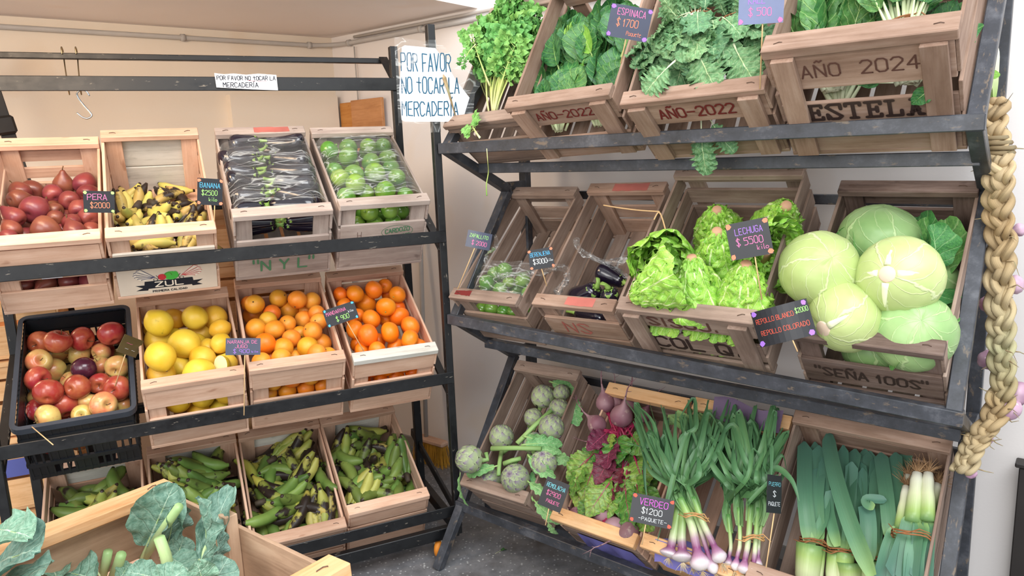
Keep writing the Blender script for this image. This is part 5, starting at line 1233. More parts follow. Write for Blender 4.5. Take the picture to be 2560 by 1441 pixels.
f7 = lambda x, y, z, sl=0: pz('art', 1100 + x / 2.569, 880 + y / 2.569, z, sl)
AR = [((190, 690, .30), 85, (-.6, -.3, .6), (290, 650, .27), 'artichoke hanging outside the left rim above the big drooping leaf'), ((660, 290, .15), 72, (.1, .9, .5), (610, 370, .15), 'artichoke at the back left of the crate'),
      ((780, 265, .14), 52, (.3, .8, .4), None, 'small artichoke at the very back of the crate'), ((765, 370, .16), 65, (-.2, .8, .6), (820, 420, .14), 'artichoke at the back right beside a torn leaf'),
      ((600, 425, .15), 58, (-.4, .8, .5), (570, 470, .14), 'artichoke half hidden left of the slanted thick stem'), ((715, 490, .20), 80, (.2, .9, .6), (640, 540, .20), 'artichoke right of the slanted thick stem'),
      ((395, 550, .20), 76, (-.2, .9, .5), (430, 620, .20), 'purple artichoke at the left side behind the pale horizontal stem'), ((600, 590, .19), 68, (.3, .7, .6), None, 'artichoke half hidden under the middle leaves'),
      ((665, 715, .21), 84, (.2, .3, .9), (600, 640, .21), 'artichoke behind the beetroot price sign'), ((485, 815, .23), 90, (.1, -.1, 1), (450, 730, .21), 'large round artichoke at the front centre of the crate'), ((330, 825, .19), 68, (-.2, -.2, 1), (370, 760, .19), 'artichoke at the front left partly behind the lath')]
for i, (p, rp, ax, st, lab) in enumerate(AR):
    c = CRT['art']; q = f7(*p); r = rp / 2.569 * ((c.m @ q) - CAM).dot(c_f) / F_PX; axv = V(ax).normalized()
    root = empty('artichoke', c.m @ Matrix.Translation(q), lab, 'artichoke')
    link('bracts', ARTM[i % 3], root, axv.to_track_quat('Z', 'Y').to_matrix().to_4x4() @ Matrix.Diagonal((r / .036,) * 3 + (1,)))
    e = (f7(*st) - q) if st else -axv * r * 1.6
    mb = MB(); tube(mb, [-axv * r * .8, -axv * r * 1.15 + e * .2, e * 1.05], [.010, .008, .008], 8); link('stem', mb.mesh('stem', M_artst), root)
def sprig(name, label, key, F, segs, leaves, cat='artichoke', smat=M_artst, lm=L_ARTL):
    c = CRT[key]; q0 = F(*segs[0][0]); root = empty(name, c.m @ Matrix.Translation(q0), label, cat)
    for a, b, r in segs:
        mb = MB(); A_, B_ = F(*a) - q0, F(*b) - q0; tube(mb, [A_, (A_ + B_) / 2 + V(0, 0, .004), B_], [r, r * .92, r * .85], 9, 0, True, .8); link('stem', mb.mesh('stem', smat), root)
    for a, b, n, w_ in leaves: put(root, lm, F(*a) - q0, F(*b) - q0, V(n), w_)
    return root
sprig('artichoke_sprig', 'thick pale artichoke stem lying flat across the crate', 'art', f7, [((330, 622, .27), (650, 622, .26), .0095)], [((520, 600, .265), (790, 560, .25), (0, -.3, 1), 1.5), ((600, 620, .262), (790, 640, .24), (0, -.3, 1), 1.3)])
sprig('artichoke_sprig', 'thick pale stem slanting up to the back right across artichokes', 'art', f7, [((495, 590, .235), (715, 375, .205), .0095)], [((530, 540, .24), (770, 610, .22), (.2, -.4, 1), 1.6), ((690, 400, .20), (820, 300, .17), (.2, -.4, 1), 1.5)])
sprig('artichoke_sprig', 'cut artichoke stem standing upright at the front left', 'art', f7, [((395, 640, .22), (376, 795, .26), .0085)], [((380, 730, .25), (120, 790, .30), (0, -.5, 1), 1.3), ((130, 775, .30), (90, 1005, .26), (-.5, -.7, .5), 1.4)])
sprig('artichoke_sprig', 'fat artichoke stem running down between the front artichokes', 'art', f7, [((410, 720, .235), (520, 685, .235), .0095), ((430, 800, .21), (500, 690, .22), .009)], [((560, 660, .25), (690, 820, .25), (0, -.5, 1), 1.8), ((560, 830, .24), (700, 950, .24), (0, -.6, 1), 1.6)])
sprig('artichoke_sprig', 'green leaf at the back right corner of the artichoke crate', 'art', f7, [((880, 290, .16), (860, 330, .16), .004)], [((870, 290, .16), (830, 440, .19), (0, -.6, 1), 3.0), ((700, 190, .14), (890, 270, .14), (0, -.8, .8), 1.8)])
sprig('artichoke_sprig', 'long curled leaf hanging over the crate corner toward the beet crate', 'art', f7, [((590, 930, .20), (600, 960, .20), .004)], [((600, 950, .20), (720, 1120, .22), (0, -.6, 1), 1.5), ((690, 1090, .2), (740, 1210, .16), (.2, -.8, .6), 1.8)])
sprig('artichoke_sprig', 'ruffled leaves at the right side of the artichoke crate', 'art', f7, [((700, 600, .20), (760, 640, .20), .004)], [((650, 620, .21), (820, 720, .20), (.3, -.4, 1), 1.9), ((620, 860, .2), (560, 760, .22), (0, -.4, 1), 2.0)])
# ------------------------------------------------------------------ beetroot bunches
def beet_mesh(seed, r=.034):
    rnd = random.Random(seed); mb = MB()
    pr = [(1e-5, .92), (.25, .95), (.45, .86), (.8, .6), (1.0, .15), (.98, -.2), (.8, -.6), (.5, -.95), (.25, -1.25), (.12, -1.6), (.08, -2.1)]
    lathe(mb, [(a * r, b * r) for a, b in pr], 18)
    mb.v = [tuple(V(p) * (1 + .07 * noise.noise(V(p) * 40 + V(seed, 0, 0)))) for p in mb.v]
    pts = [V(0, 0, -2.1 * r)]; d = V(0, 0, -1)
    for i in range(8):
        d = (d + V(rnd.uniform(-.35, .35), rnd.uniform(-.35, .35), 0)).normalized(); pts.append(pts[-1] + d * .012)
    tube(mb, pts, [.0028 - .0003 * i for i in range(9)], 5)
    for k in (2, 4, 5):
        q = pts[k]; e = q + V(rnd.uniform(-1, 1), rnd.uniform(-1, 1), -.6).normalized() * .025; tube(mb, [q, (q + e) / 2 + V(.002, 0, 0), e], [.0012, .0009, .0005], 4)
    return mb.mesh('root', M_beet)
BTM = [beet_mesh(i) for i in range(3)]
f7b = lambda x, y, z: pz('beet', 1100 + x / 2.569, 880 + y / 2.569, z)
def beet_bunch(label, roots, tie_p, rootdir, leaves, n_st):
    c = CRT['beet']; q0 = f7b(*tie_p); root = empty('beetroot_bunch', c.m @ Matrix.Translation(q0), label, 'beetroot')
    for k, (p, rp, dr) in enumerate(roots):
        q = f7b(*p); r = 1.15 * rp / 2.569 * ((c.m @ q) - CAM).dot(c_f) / F_PX; ax = -V(dr).normalized()
        link('root', BTM[k % 3], root, Matrix.Translation(q - q0) @ ax.to_track_quat('Z', 'Y').to_matrix().to_4x4() @ Matrix.Diagonal((r / .034,) * 3 + (1,)))
        mb = MB(); a = q - q0 + ax * r * .8
        for s in range(n_st):
            e = V(R_.uniform(-.03, .03), R_.uniform(-.02, .02), R_.uniform(0, .02)); tube(mb, smooth([a + V(R_.uniform(-1, 1), R_.uniform(-1, 1), 0) * r * .25, (a + e) / 2 + V(0, 0, .01), e], 3), .0042, 5)
        link('stalk', mb.mesh('stalk', M_beetst), root)
    for a, b, n, w_, red in leaves: put(root, L_BEETR if red else L_BEET, f7b(*a) - q0, f7b(*b) - q0, V(n), w_)
    return root
LV = []
for a, b, red, w_ in [((1130,470),(1030,600),0,2.2),((1150,470),(1110,640),0,2.2),((1200,480),(1260,620),0,2.2),((1120,480),(960,600),1,1.6),((1180,500),(1240,720),0,2),((1100,540),(1190,640),0,2.2),((1120,560),(1040,700),1,2.0),((1090,560),(890,680),0,2.0),((1080,580),(800,780),0,1.8),
   ((1060,600),(880,900),0,1.8),((1150,600),(990,820),1,1.7),((1150,620),(1090,800),0,1.7),((1120,640),(930,940),0,1.6),((1180,680),(1150,860),1,1.6),((1230,620),(1290,800),0,1.9),((1240,640),(1340,900),0,1.7),((1150,760),(950,1020),0,1.6),((1200,700),(1040,930),1,1.5),
   ((1210,720),(1150,950),0,1.7),((1260,700),(1200,980),0,1.7),((1200,740),(1130,1110),0,1.3),((1270,760),(1230,1080),0,1.6),((1300,760),(1340,1010),0,1.5),((1200,900),(1260,1130),0,1.7),((1000,640),(770,840),0,1.7),((980,700),(850,940),0,1.7),((1020,880),(900,1040),0,1.8),((1130,820),(1040,1040),0,1.7)]:
    LV.append(((*a, .15 + R_.uniform(0, .04)), (*b, .215 + R_.uniform(-.03, .05)), (R_.uniform(-.7, .7), R_.uniform(-.8, 0), 1), w_, red))
beet_bunch('beetroot bunch at the back of its crate, roots up and hairy tails standing', [((1065, 330, .17), 55, (-.2, .6, .7)), ((1130, 325, .15), 42, (0, .7, .7)), ((1165, 415, .18), 64, (.25, .5, .7)), ((1010, 468, .17), 54, (-.9, .4, .2)), ((1215, 345, .14), 48, (.1, .8, .6)), ((1300, 410, .14), 44, (.3, .8, .3)), ((1000, 580, .13), 32, (-.8, -.2, .1))], (1180, 560, .13), None, LV, 5)
LV2 = [((*a, .13), (*b, .17), (R_.uniform(-.4, .4), -.3, 1), 1.5, 0) for a, b in [((1010, 1010), (880, 900)), ((1080, 1010), (1000, 900)), ((1150, 1040), (1180, 900)), ((1000, 1040), (860, 1030)), ((1200, 1080), (1290, 1000))]]
beet_bunch('beetroot bunch at the front of its crate with a long tail over the lath', [((890, 1060, .15), 58, (-.8, .3, -.3)), ((1050, 1065, .16), 60, (.6, .2, -.6)), ((985, 1130, .12), 50, (-.5, .3, -.6)), ((1120, 1140, .17), 66, (.5, .3, -.8)), ((1215, 1165, .185), 60, (-1, -1, .25))], (1080, 980, .12), None, LV2, 3)
# ------------------------------------------------------------------ straps: spring onions and leeks
def strap(root, pts, w_, mat, name='leaf', fold=.35, nrm=(0, -.2, 1), n=5, tw=0.0, taper=.35):
    P = smooth(pts, n); N = len(P); vs = []; uv = []; nr = V(nrm)
    for i, p in enumerate(P):
        t = i / (N - 1); y = (P[min(i + 1, N - 1)] - P[max(0, i - 1)]).normalized(); x = y.cross(nr)
        x = x.normalized() if x.length > 1e-3 else V(1, 0, 0); z = x.cross(y)
        if tw: x = x * math.cos(tw * t) + z * math.sin(tw * t); z = x.cross(y)
        ww = w_ * .5 * (min(1, .55 + t * 3) if t < .2 else 1) * (1 if t < 1 - taper else max(.06, (1 - t) / taper) ** .7)
        for s in (-1, -.5, 0, .5, 1): vs.append(p + x * s * ww + z * (abs(s) - .5) * ww * fold); uv.append(((s + 1) / 2, t))
    mb = MB(); mb.add(vs, [(i * 5 + j, i * 5 + j + 1, i * 5 + j + 6, i * 5 + j + 5) for i in range(N - 1) for j in range(4)], 0, uv)
    return link(name, mb.mesh(name, mat), root)
def hairs(root, p, d, n, ln, mat, r=.0007, spread=.6, name='roots'):
    mb = MB(); d = d.normalized()
    for k in range(n):
        q = d + V(R_.uniform(-1, 1), R_.uniform(-1, 1), R_.uniform(-1, 1)) * spread; q.normalize(); e = V(R_.uniform(-1, 1), R_.uniform(-1, 1), R_.uniform(-1, 1)) * ln * .3
        L_ = ln * R_.uniform(.5, 1.1); tube(mb, [p + q * .004, p + q * L_ * .5 + e * .5, p + q * L_ * .8 + e + V(0, 0, -ln * .15)], [r * 1.3, r, r * .5], 3, 0, False)
    return link(name, mb.mesh(name, mat), root)
f8 = lambda x, y, z: pz('onion', 1560 + x / 2.996, 960 + y / 2.996, z)
def onion_plant(root, q0, b, m, e, r, z_=0):
    """bulb end b, neck m, leaf start e (pixel, z)"""
    B, M_, E = f8(*b) - q0, f8(*m) - q0, f8(*e) - q0; d = (M_ - B).normalized()
    P = smooth([B, B + (M_ - B) * .25, B + (M_ - B) * .5, M_, E], 5); N = len(P); rad = []
    for i in range(N):
        t = i / (N - 1); rad.append(max(.0025, r * (.25 + .75 * math.sin(min(1, t / .16) * PI / 2)) * (1 if t < .16 else max(.42, 1 - (t - .16) * 2.4))))
    mb = MB(); tube(mb, P, rad, 12); link('bulb', mb.mesh('bulb', M_onion), root)
    hairs(root, B, -d, 22, .03, M_root); return E, (E - M_).normalized()
def onion_bunch(label, plants, tiep, leaves, trx):
    c = CRT['onion']; q0 = f8(*tiep); root = empty('spring_onion_bunch', c.m @ Matrix.Translation(q0), label, 'spring onion'); ends = []
    for b, m, e, r in plants: ends.append(onion_plant(root, q0, b, m, e, r))
    for i, (mid, tip, w_) in enumerate(leaves):
        E, d = ends[i % len(ends)]; s = E - d * .05 + V(R_.uniform(-1, 1), 0, R_.uniform(-1, 1)) * .006
        pts = [s, E + d * .03] + [f8(*m_) - q0 for m_ in mid] + [f8(*tip) - q0]
        strap(root, pts, w_ * 1.4, M_onionl, fold=R_.uniform(.2, .7), nrm=(R_.uniform(-.5, .5), R_.uniform(-.6, .1), 1), tw=R_.uniform(-1.2, 1.2))
    tie_ring(root, V(0, 0, 0), ends[0][1], trx, M_band)
    return root
def rl(n, x0, x1, y0, y1, src, zt=.27, w0=.009, w1=.016, droop=.25):
    out = []
    for k in range(n):
        tx, ty = R_.uniform(x0, x1), R_.uniform(y0, y1); z1 = zt + R_.uniform(-.05, .04); mx, my = (src[0] * .38 + tx * .62) + R_.uniform(-50, 50), (src[1] * .5 + ty * .5) + R_.uniform(-30, 30)
        mid = [(mx, my, z1 + R_.uniform(0, .02))]
        if R_.random() < droop: mid.append((tx, ty, z1)); tip = (tx + R_.uniform(-120, 120), ty + R_.uniform(120, 300), z1 + .005)
        else: tip = (tx, ty, z1 - .02)
        out.append((mid, tip, R_.uniform(w0, w1)))
    return out
ex = [([(420, 640, .27), (200, 500, .27)], (-10, 430, .27), .008), ([(480, 600, .28), (430, 420, .29), (540, 330, .30)], (545, 210, .28), .013), ([(400, 800, .28), (330, 640, .28), (200, 360, .28), (150, 640, .26)], (180, 930, .24), .016),
      ([(460, 700, .29), (520, 560, .29), (640, 380, .28)], (600, 230, .26), .018), ([(330, 900, .27), (400, 600, .30), (470, 380, .30)], (250, 1180, .27), .012), ([(300, 700, .27), (130, 300, .25)], (0, 110, .24), .010), ([(290, 650, .28), (220, 300, .28)], (80, 150, .24), .010),
      ([(560, 600, .27), (700, 400, .27), (900, 560, .28)], (1050, 780, .27), .014), ([(600, 560, .26), (640, 330, .25)], (700, 160, .22), .012)]
onion_bunch('spring onion bunch at the front left, four fat purple and white bulbs', [((335, 1300, .215), (375, 1120, .225), (420, 900, .235), .030), ((440, 1335, .22), (432, 1120, .225), (450, 900, .24), .031), ((585, 1400, .23), (500, 1040, .24), (420, 860, .255), .029), ((735, 1340, .23), (590, 1040, .25), (520, 850, .265), .022), ((680, 1425, .215), (560, 1060, .23), (470, 870, .245), .017), ((515, 1370, .205), (525, 1150, .21), (470, 900, .22), .010)],
            (540, 1000, .245), ex + rl(86, 60, 860, 110, 520, (460, 860), .26), .035)
onion_bunch('spring onion bunch at the front right, thin purple bulbs by the leek crate', [((830, 1400, .21), (870, 1180, .215), (860, 930, .23), .014), ((890, 1425, .215), (930, 1180, .225), (950, 900, .24), .018), ((965, 1430, .21), (985, 1200, .215), (1000, 930, .23), .016), ((1000, 1380, .20), (1010, 1180, .205), (1040, 930, .22), .013), ((780, 1370, .20), (800, 1200, .205), (780, 980, .215), .013)],
            (970, 1160, .22), [([(1000, 820, .27), (1120, 640, .27), (1250, 720, .28)], (1310, 880, .27), .016), ([(960, 700, .26), (1080, 520, .26)], (1190, 330, .24), .014), ([(900, 760, .26), (880, 500, .27)], (990, 380, .26), .012), ([(930, 900, .27), (1100, 720, .29)], (1160, 680, .28), .009)] + rl(86, 560, 1230, 160, 700, (940, 860), .255, droop=.35), .028)
c = CRT['onion']; r_ = empty('spring_onion_bunch', c.m @ Matrix.Translation((.15, .35, .12)), 'spring onion tops lying sideways at the back of their crate', 'spring onion')
for k in range(60):
    x0 = R_.uniform(300, 760); y0 = R_.uniform(200, 300); x1 = R_.uniform(700, 1180); y1 = y0 + R_.uniform(60, 520); z_ = .12 + R_.uniform(0, .10); q0 = V(.15, .35, .12)
    strap(r_, [f8(x0, y0, z_) - q0, f8((x0 + x1) / 2, (y0 + y1) / 2 - R_.uniform(0, 40), z_ + .02) - q0, f8(x1, y1, z_) - q0], R_.uniform(.012, .022), M_onionl, fold=.4, tw=R_.uniform(-.8, .8))
# leeks
f9 = lambda x, y, z: pz('leek', 1880 + x / 3.267, 1000 + y / 3.267, z)
def leek_bunch(label, shanks, leaves, tiep, trx, rootend=False):
    c = CRT['leek']; q0 = f9(*tiep); root = empty('leek_bunch', c.m @ Matrix.Translation(q0), label, 'leek')
    for a, b, r in shanks:
        A_, B_ = f9(*a) - q0, f9(*b) - q0; mb = MB(); P = [A_ + (B_ - A_) * k / 6 for k in range(7)]
        tube(mb, P, [r * (.8 if k == 0 else 1.0 if k < 3 else 1 + .07 * k) for k in range(7)], 14); link('shank', mb.mesh('shank', M_leekst), root)
        if rootend: hairs(root, A_, A_ - B_, 90, .05, M_roota, .0007, .75)
    for pts, w_ in leaves: strap(root, [f9(*p) - q0 for p in pts], w_ * 1.15, M_leekl, fold=.3, nrm=(R_.uniform(-.35, .35), R_.uniform(-.5, 0), 1), taper=.09, tw=R_.uniform(-.3, .3))
    tie_ring(root, V(0, 0, 0), f9(*shanks[0][1]) - f9(*shanks[0][0]), trx, M_tie); return root
def fan(n, src, x0, x1, y0, y1, z0, z1, w0=.022, w1=.036):
    out = []
    for k in range(n):
        tx = x0 + (x1 - x0) * ((k * .618) % 1); ty = R_.uniform(y0, y1); s = (src[0] + R_.uniform(-40, 40), src[1] + R_.uniform(-20, 20), z0 + R_.uniform(-.01, .015))
        out.append(([s, ((s[0] + tx) / 2 + R_.uniform(-20, 20), (s[1] + ty) / 2, (z0 + z1) / 2 + R_.uniform(.0, .03)), (tx, ty, z1 + R_.uniform(-.02, .02))], R_.uniform(w0, w1)))
    return out
leek_bunch('leek bunch at the left of its crate, thick green shank and tall leaves', [((425, 1700, .10), (475, 1180, .15), .026), ((510, 1650, .09), (540, 1200, .14), .015)],
    [([(480, 1200, .16), (430, 800, .18), (430, 340, .13)], .036), ([(540, 1180, .16), (520, 800, .17), (545, 560, .14)], .038), ([(500, 1150, .165), (600, 900, .17), (575, 470, .14)], .026), ([(470, 1150, .15), (450, 700, .14), (470, 500, .10)], .03)] + fan(7, (500, 1160), 400, 640, 330, 520, .14, .12), (500, 1155, .15), .035)
leek_bunch('leek bunch in the middle, long blue-green leaf crossing up to the left', [((740, 1600, .09), (760, 1240, .14), .018), ((810, 1650, .09), (790, 1330, .13), .022), ((640, 1600, .09), (690, 1240, .13), .017)],
    [([(980, 1441, .18), (800, 1000, .20), (680, 600, .18), (615, 270, .13)], .040), ([(700, 1200, .16), (630, 900, .17), (650, 740, .18)], .028), ([(640, 1200, .15), (700, 800, .15), (560, 480, .12)], .028)] + fan(10, (740, 1240), 560, 860, 300, 700, .14, .12), (730, 1225, .14), .036)
leek_bunch('leek bunch right of the middle with leaves fanned to the back lath', [((930, 1700, .07), (960, 1300, .11), .02), ((1010, 1700, .07), (1000, 1320, .11), .02)],
    [([(940, 1330, .15), (950, 1050, .16), (930, 860, .16)], .036), ([(1000, 880, .18), (940, 850, .18), (945, 810, .18), (1100, 820, .17)], .022)] + fan(14, (970, 1300), 780, 1080, 400, 640, .12, .10), (970, 1290, .12), .036)
leek_bunch('upside-down leek bunch at the right, white ends and brown roots up', [((1350, 600, .19), (1310, 1010, .19), .0155), ((1440, 600, .19), (1430, 1000, .19), .0145), ((1262, 710, .16), (1215, 1080, .17), .0125), ((1520, 690, .15), (1440, 900, .15), .013), ((1275, 620, .13), (1255, 900, .14), .013)],
    [([(1310, 960, .20), (1270, 1120, .20), (1150, 1441, .18)], .04), ([(1420, 980, .19), (1400, 1120, .195), (1380, 1500, .18)], .045), ([(1200, 1050, .18), (1130, 1230, .18), (1060, 1500, .16)], .04), ([(1330, 1000, .20), (1300, 1200, .20), (1260, 1500, .18)], .045), ([(1390, 1000, .19), (1330, 1250, .20), (1320, 1500, .18)], .04), ([(1250, 1080, .18), (1200, 1250, .19), (1170, 1520, .17)], .04),
     ([(1150, 1130, .16), (1180, 800, .15), (1170, 430, .11)], .034), ([(1130, 1150, .16), (1100, 800, .16), (1050, 430, .11)], .032), ([(1200, 1000, .13), (1240, 700, .12), (1260, 420, .09)], .03)], (1300, 1120, .195), .045, True)
# ------------------------------------------------------------------ collard leaves in the foreground crate
fc = lambda x, y, z: pz('collard', x, y, z)
def sprout(label, segs, leaves):
    q0 = fc(*(segs[0][0] if segs else leaves[0][0])); root = empty('collard', CRT['collard'].m @ Matrix.Translation(q0), label, 'collard')
    for a, b, r in segs:
        mb = MB(); A_, B_ = fc(*a) - q0, fc(*b) - q0; tube(mb, [A_, (A_ + B_) / 2 + V(.002, 0, .002), B_], [r, r * .95, r * .9], 10); link('stalk', mb.mesh('stalk', M_collst), root)
    for a, b, n, w_ in leaves: put(root, L_COLL, fc(*a) - q0, fc(*b) - q0, V(n), w_)
    return root
H = CRT['collard'].H
sprout('large upright collard leaf at the back right, its tip above the rim', [((500, 1441, .20), (520, 1330, .26), .008)], [((478, 1480, .18), (555, 1215, .34), (-.8, -.6, .3), .52), ((500, 1470, .18), (575, 1235, .33), (.9, -.3, .3), .42), ((520, 1450, .2), (575, 1340, .27), (.4, -.6, .4), .8)])
sprout('collard with a thick pale stalk slanting up to the right', [((360, 1395, .16), (447, 1268, .30), .0085)], [((350, 1410, .15), (400, 1270, .30), (-.4, -.8, .5), .9), ((400, 1400, .18), (470, 1290, .27), (.3, -.8, .5), 1.1), ((400, 1390, .2), (480, 1390, .24), (0, -.4, 1), 1.0)])
sprout('collard with a cut thick stalk pointing at the viewer', [((425, 1441, .2), (398, 1345, .27), .0095)], [((420, 1441, .17), (470, 1340, .22), (.3, -.6, .6), 1.4), ((430, 1460, .19), (330, 1420, .24), (-.3, -.6, .8), 1.2)])
sprout('collard leaf at the front left of the crate, pale and broad', [((200, 1420, .14), (160, 1370, .20), .007)], [((280, 1470, .17), (135, 1400, .21), (0, -.7, .8), 1.3), ((250, 1441, .16), (205, 1365, .20), (0, -.8, .6), 1.1), ((150, 1480, .19), (130, 1380, .22), (0, -.6, .9), 1.0)])
sprout('two pale cut collard stalks standing between the leaves', [((255, 1441, .15), (270, 1380, .20), .0085), ((285, 1441, .15), (303, 1388, .20), .0095)], [((280, 1480, .15), (330, 1400, .18), (.2, -.7, .8), 1.1)])
sprout('big collard leaves spilling over the left edge of the crate', [], [((-60, 1500, .22), (50, 1370, .33), (.2, -.6, .9), 1.3), ((-40, 1441, .24), (45, 1340, .34), (-.2, -.5, .9), 1.3), ((-60, 1530, .22), (70, 1441, .30), (.4, -.5, .8), 1.4), ((-30, 1330, .30), (40, 1303, .36), (-.3, -.5, .9), .8)])
sprout('collard leaves lying at the front right by the near lath', [], [((470, 1560, .18), (570, 1400, .26), (.2, -.6, .8), 1.3), ((350, 1520, .18), (440, 1420, .24), (-.1, -.6, .9), 1.3), ((520, 1500, .2), (500, 1420, .27), (-.3, -.6, .8), 1.2)])
# ------------------------------------------------------------------ plastic film
def film_sheet(key, name, x0, x1, y0, y1, zf, label, nx=26, ny=40, amp=.006, seed=0):
    c = CRT[key]; mb = MB(); vs = []; uv = []
    for i in range(ny + 1):
        for j in range(nx + 1):
            s, t = j / nx, i / ny; x = x0 + (x1 - x0) * s + .008 * noise.noise(V(t * 4, seed, 0)) * (1 if j in (0, nx) else .3); y = y0 + (y1 - y0) * t + .012 * noise.noise(V(s * 5, seed, 4)) * (t > .9)
            z = zf(s, t) + amp * noise.noise(V(s * 6 + t * 4, t * 14 - s * 3, seed)) + amp * .7 * abs(noise.noise(V(s * 12, t * 25 + s * 9, seed + 5)))
            vs.append((x, y, z)); uv.append((s, t))
    k = nx + 1; mb.add(vs, [(i * k + j, i * k + j + 1, (i + 1) * k + j + 1, (i + 1) * k + j) for i in range(ny) for j in range(nx)], 0, uv)
    o = link(name, mb.mesh(name, M_film)); o.matrix_world = c.m; tag(o, label, 'plastic film'); return o
edge = lambda s, h, dr: h - dr * (max(0, abs(s - .5) * 2 - .7) / .3) ** 2
film_sheet('eggp', 'plastic_film', .006, .298, .045, .405, lambda s, t: edge(s, .272, .03), 'clear wrinkled film stretched over the aubergines')
film_sheet('lime', 'plastic_film', .008, .300, .045, .430, lambda s, t: edge(s, .272, .03), 'clear wrinkled film over the round squash on the top tier', seed=3)
film_sheet('zap', 'plastic_film', .015, .278, .045, .19, lambda s, t: edge(s, .185, .03) + .02 * t, 'torn clear film over the few round squash', 20, 16, .012, 5)
def crumple(key, name, pts, w_, label, seed=0):
    """bunched-up film: a wavy band along a path"""
    c = CRT[key]; P = smooth(pts, 8); N = len(P); mb = MB(); vs = []; uv = []; m_ = 12
    for i, p in enumerate(P):
        t = i / (N - 1); y = (P[min(i + 1, N - 1)] - P[max(0, i - 1)]).normalized(); x = y.cross(V(0, 0, 1)).normalized(); z = x.cross(y); ww = w_ * (.5 + .5 * abs(noise.noise(V(t * 5, seed, 2))) * 2)
        for j in range(m_ + 1):
            s = j / m_ * 2 - 1; vs.append(p + x * s * ww + z * (.014 * noise.noise(V(t * 9, s * 4, seed)) + .010 * noise.noise(V(t * 24, s * 9, seed)))); uv.append((s, t))
    k = m_ + 1; mb.add(vs, [(i * k + j, i * k + j + 1, (i + 1) * k + j + 1, (i + 1) * k + j) for i in range(N - 1) for j in range(m_)], 0, uv)
    o = link(name, mb.mesh(name, M_film)); o.matrix_world = c.m; return tag(o, label, 'plastic film')
f4z = lambda x, y, z: pz('zap', 1100 + x / 3.132, 400 + y / 3.132, z); f4b = lambda x, y, z: pz('ber', 1100 + x / 3.132, 400 + y / 3.132, z)
crumple('zap', 'plastic_film', [f4z(430, 590, .27), f4z(440, 680, .27), f4z(370, 740, .25), f4z(370, 820, .23), f4z(470, 910, .20), f4z(620, 890, .20), f4z(800, 900, .21)], .012, 'twisted rope of clear film at the left of the squash crate', 1)
crumple('zap', 'plastic_film', [f4z(800, 880, .24), f4z(950, 840, .25), f4z(1000, 900, .26), f4z(960, 980, .25), f4z(900, 1050, .24)], .022, 'crumpled clear film over the rim between the two left crates', 2)
crumple('ber', 'plastic_film', [f4b(1060, 610, .255), f4b(1090, 700, .24), f4b(1180, 760, .21), f4b(1340, 800, .19), f4b(1480, 760, .21), f4b(1600, 670, .25)], .018, 'clear film sagging across the nearly empty crate', 3)
crumple('ber', 'plastic_film', [f4b(1180, 770, .20), f4b(1340, 830, .17), f4b(1440, 900, .12), f4b(1490, 940, .12)], .012, 'loose tail of clear film beside the dark aubergines', 4)
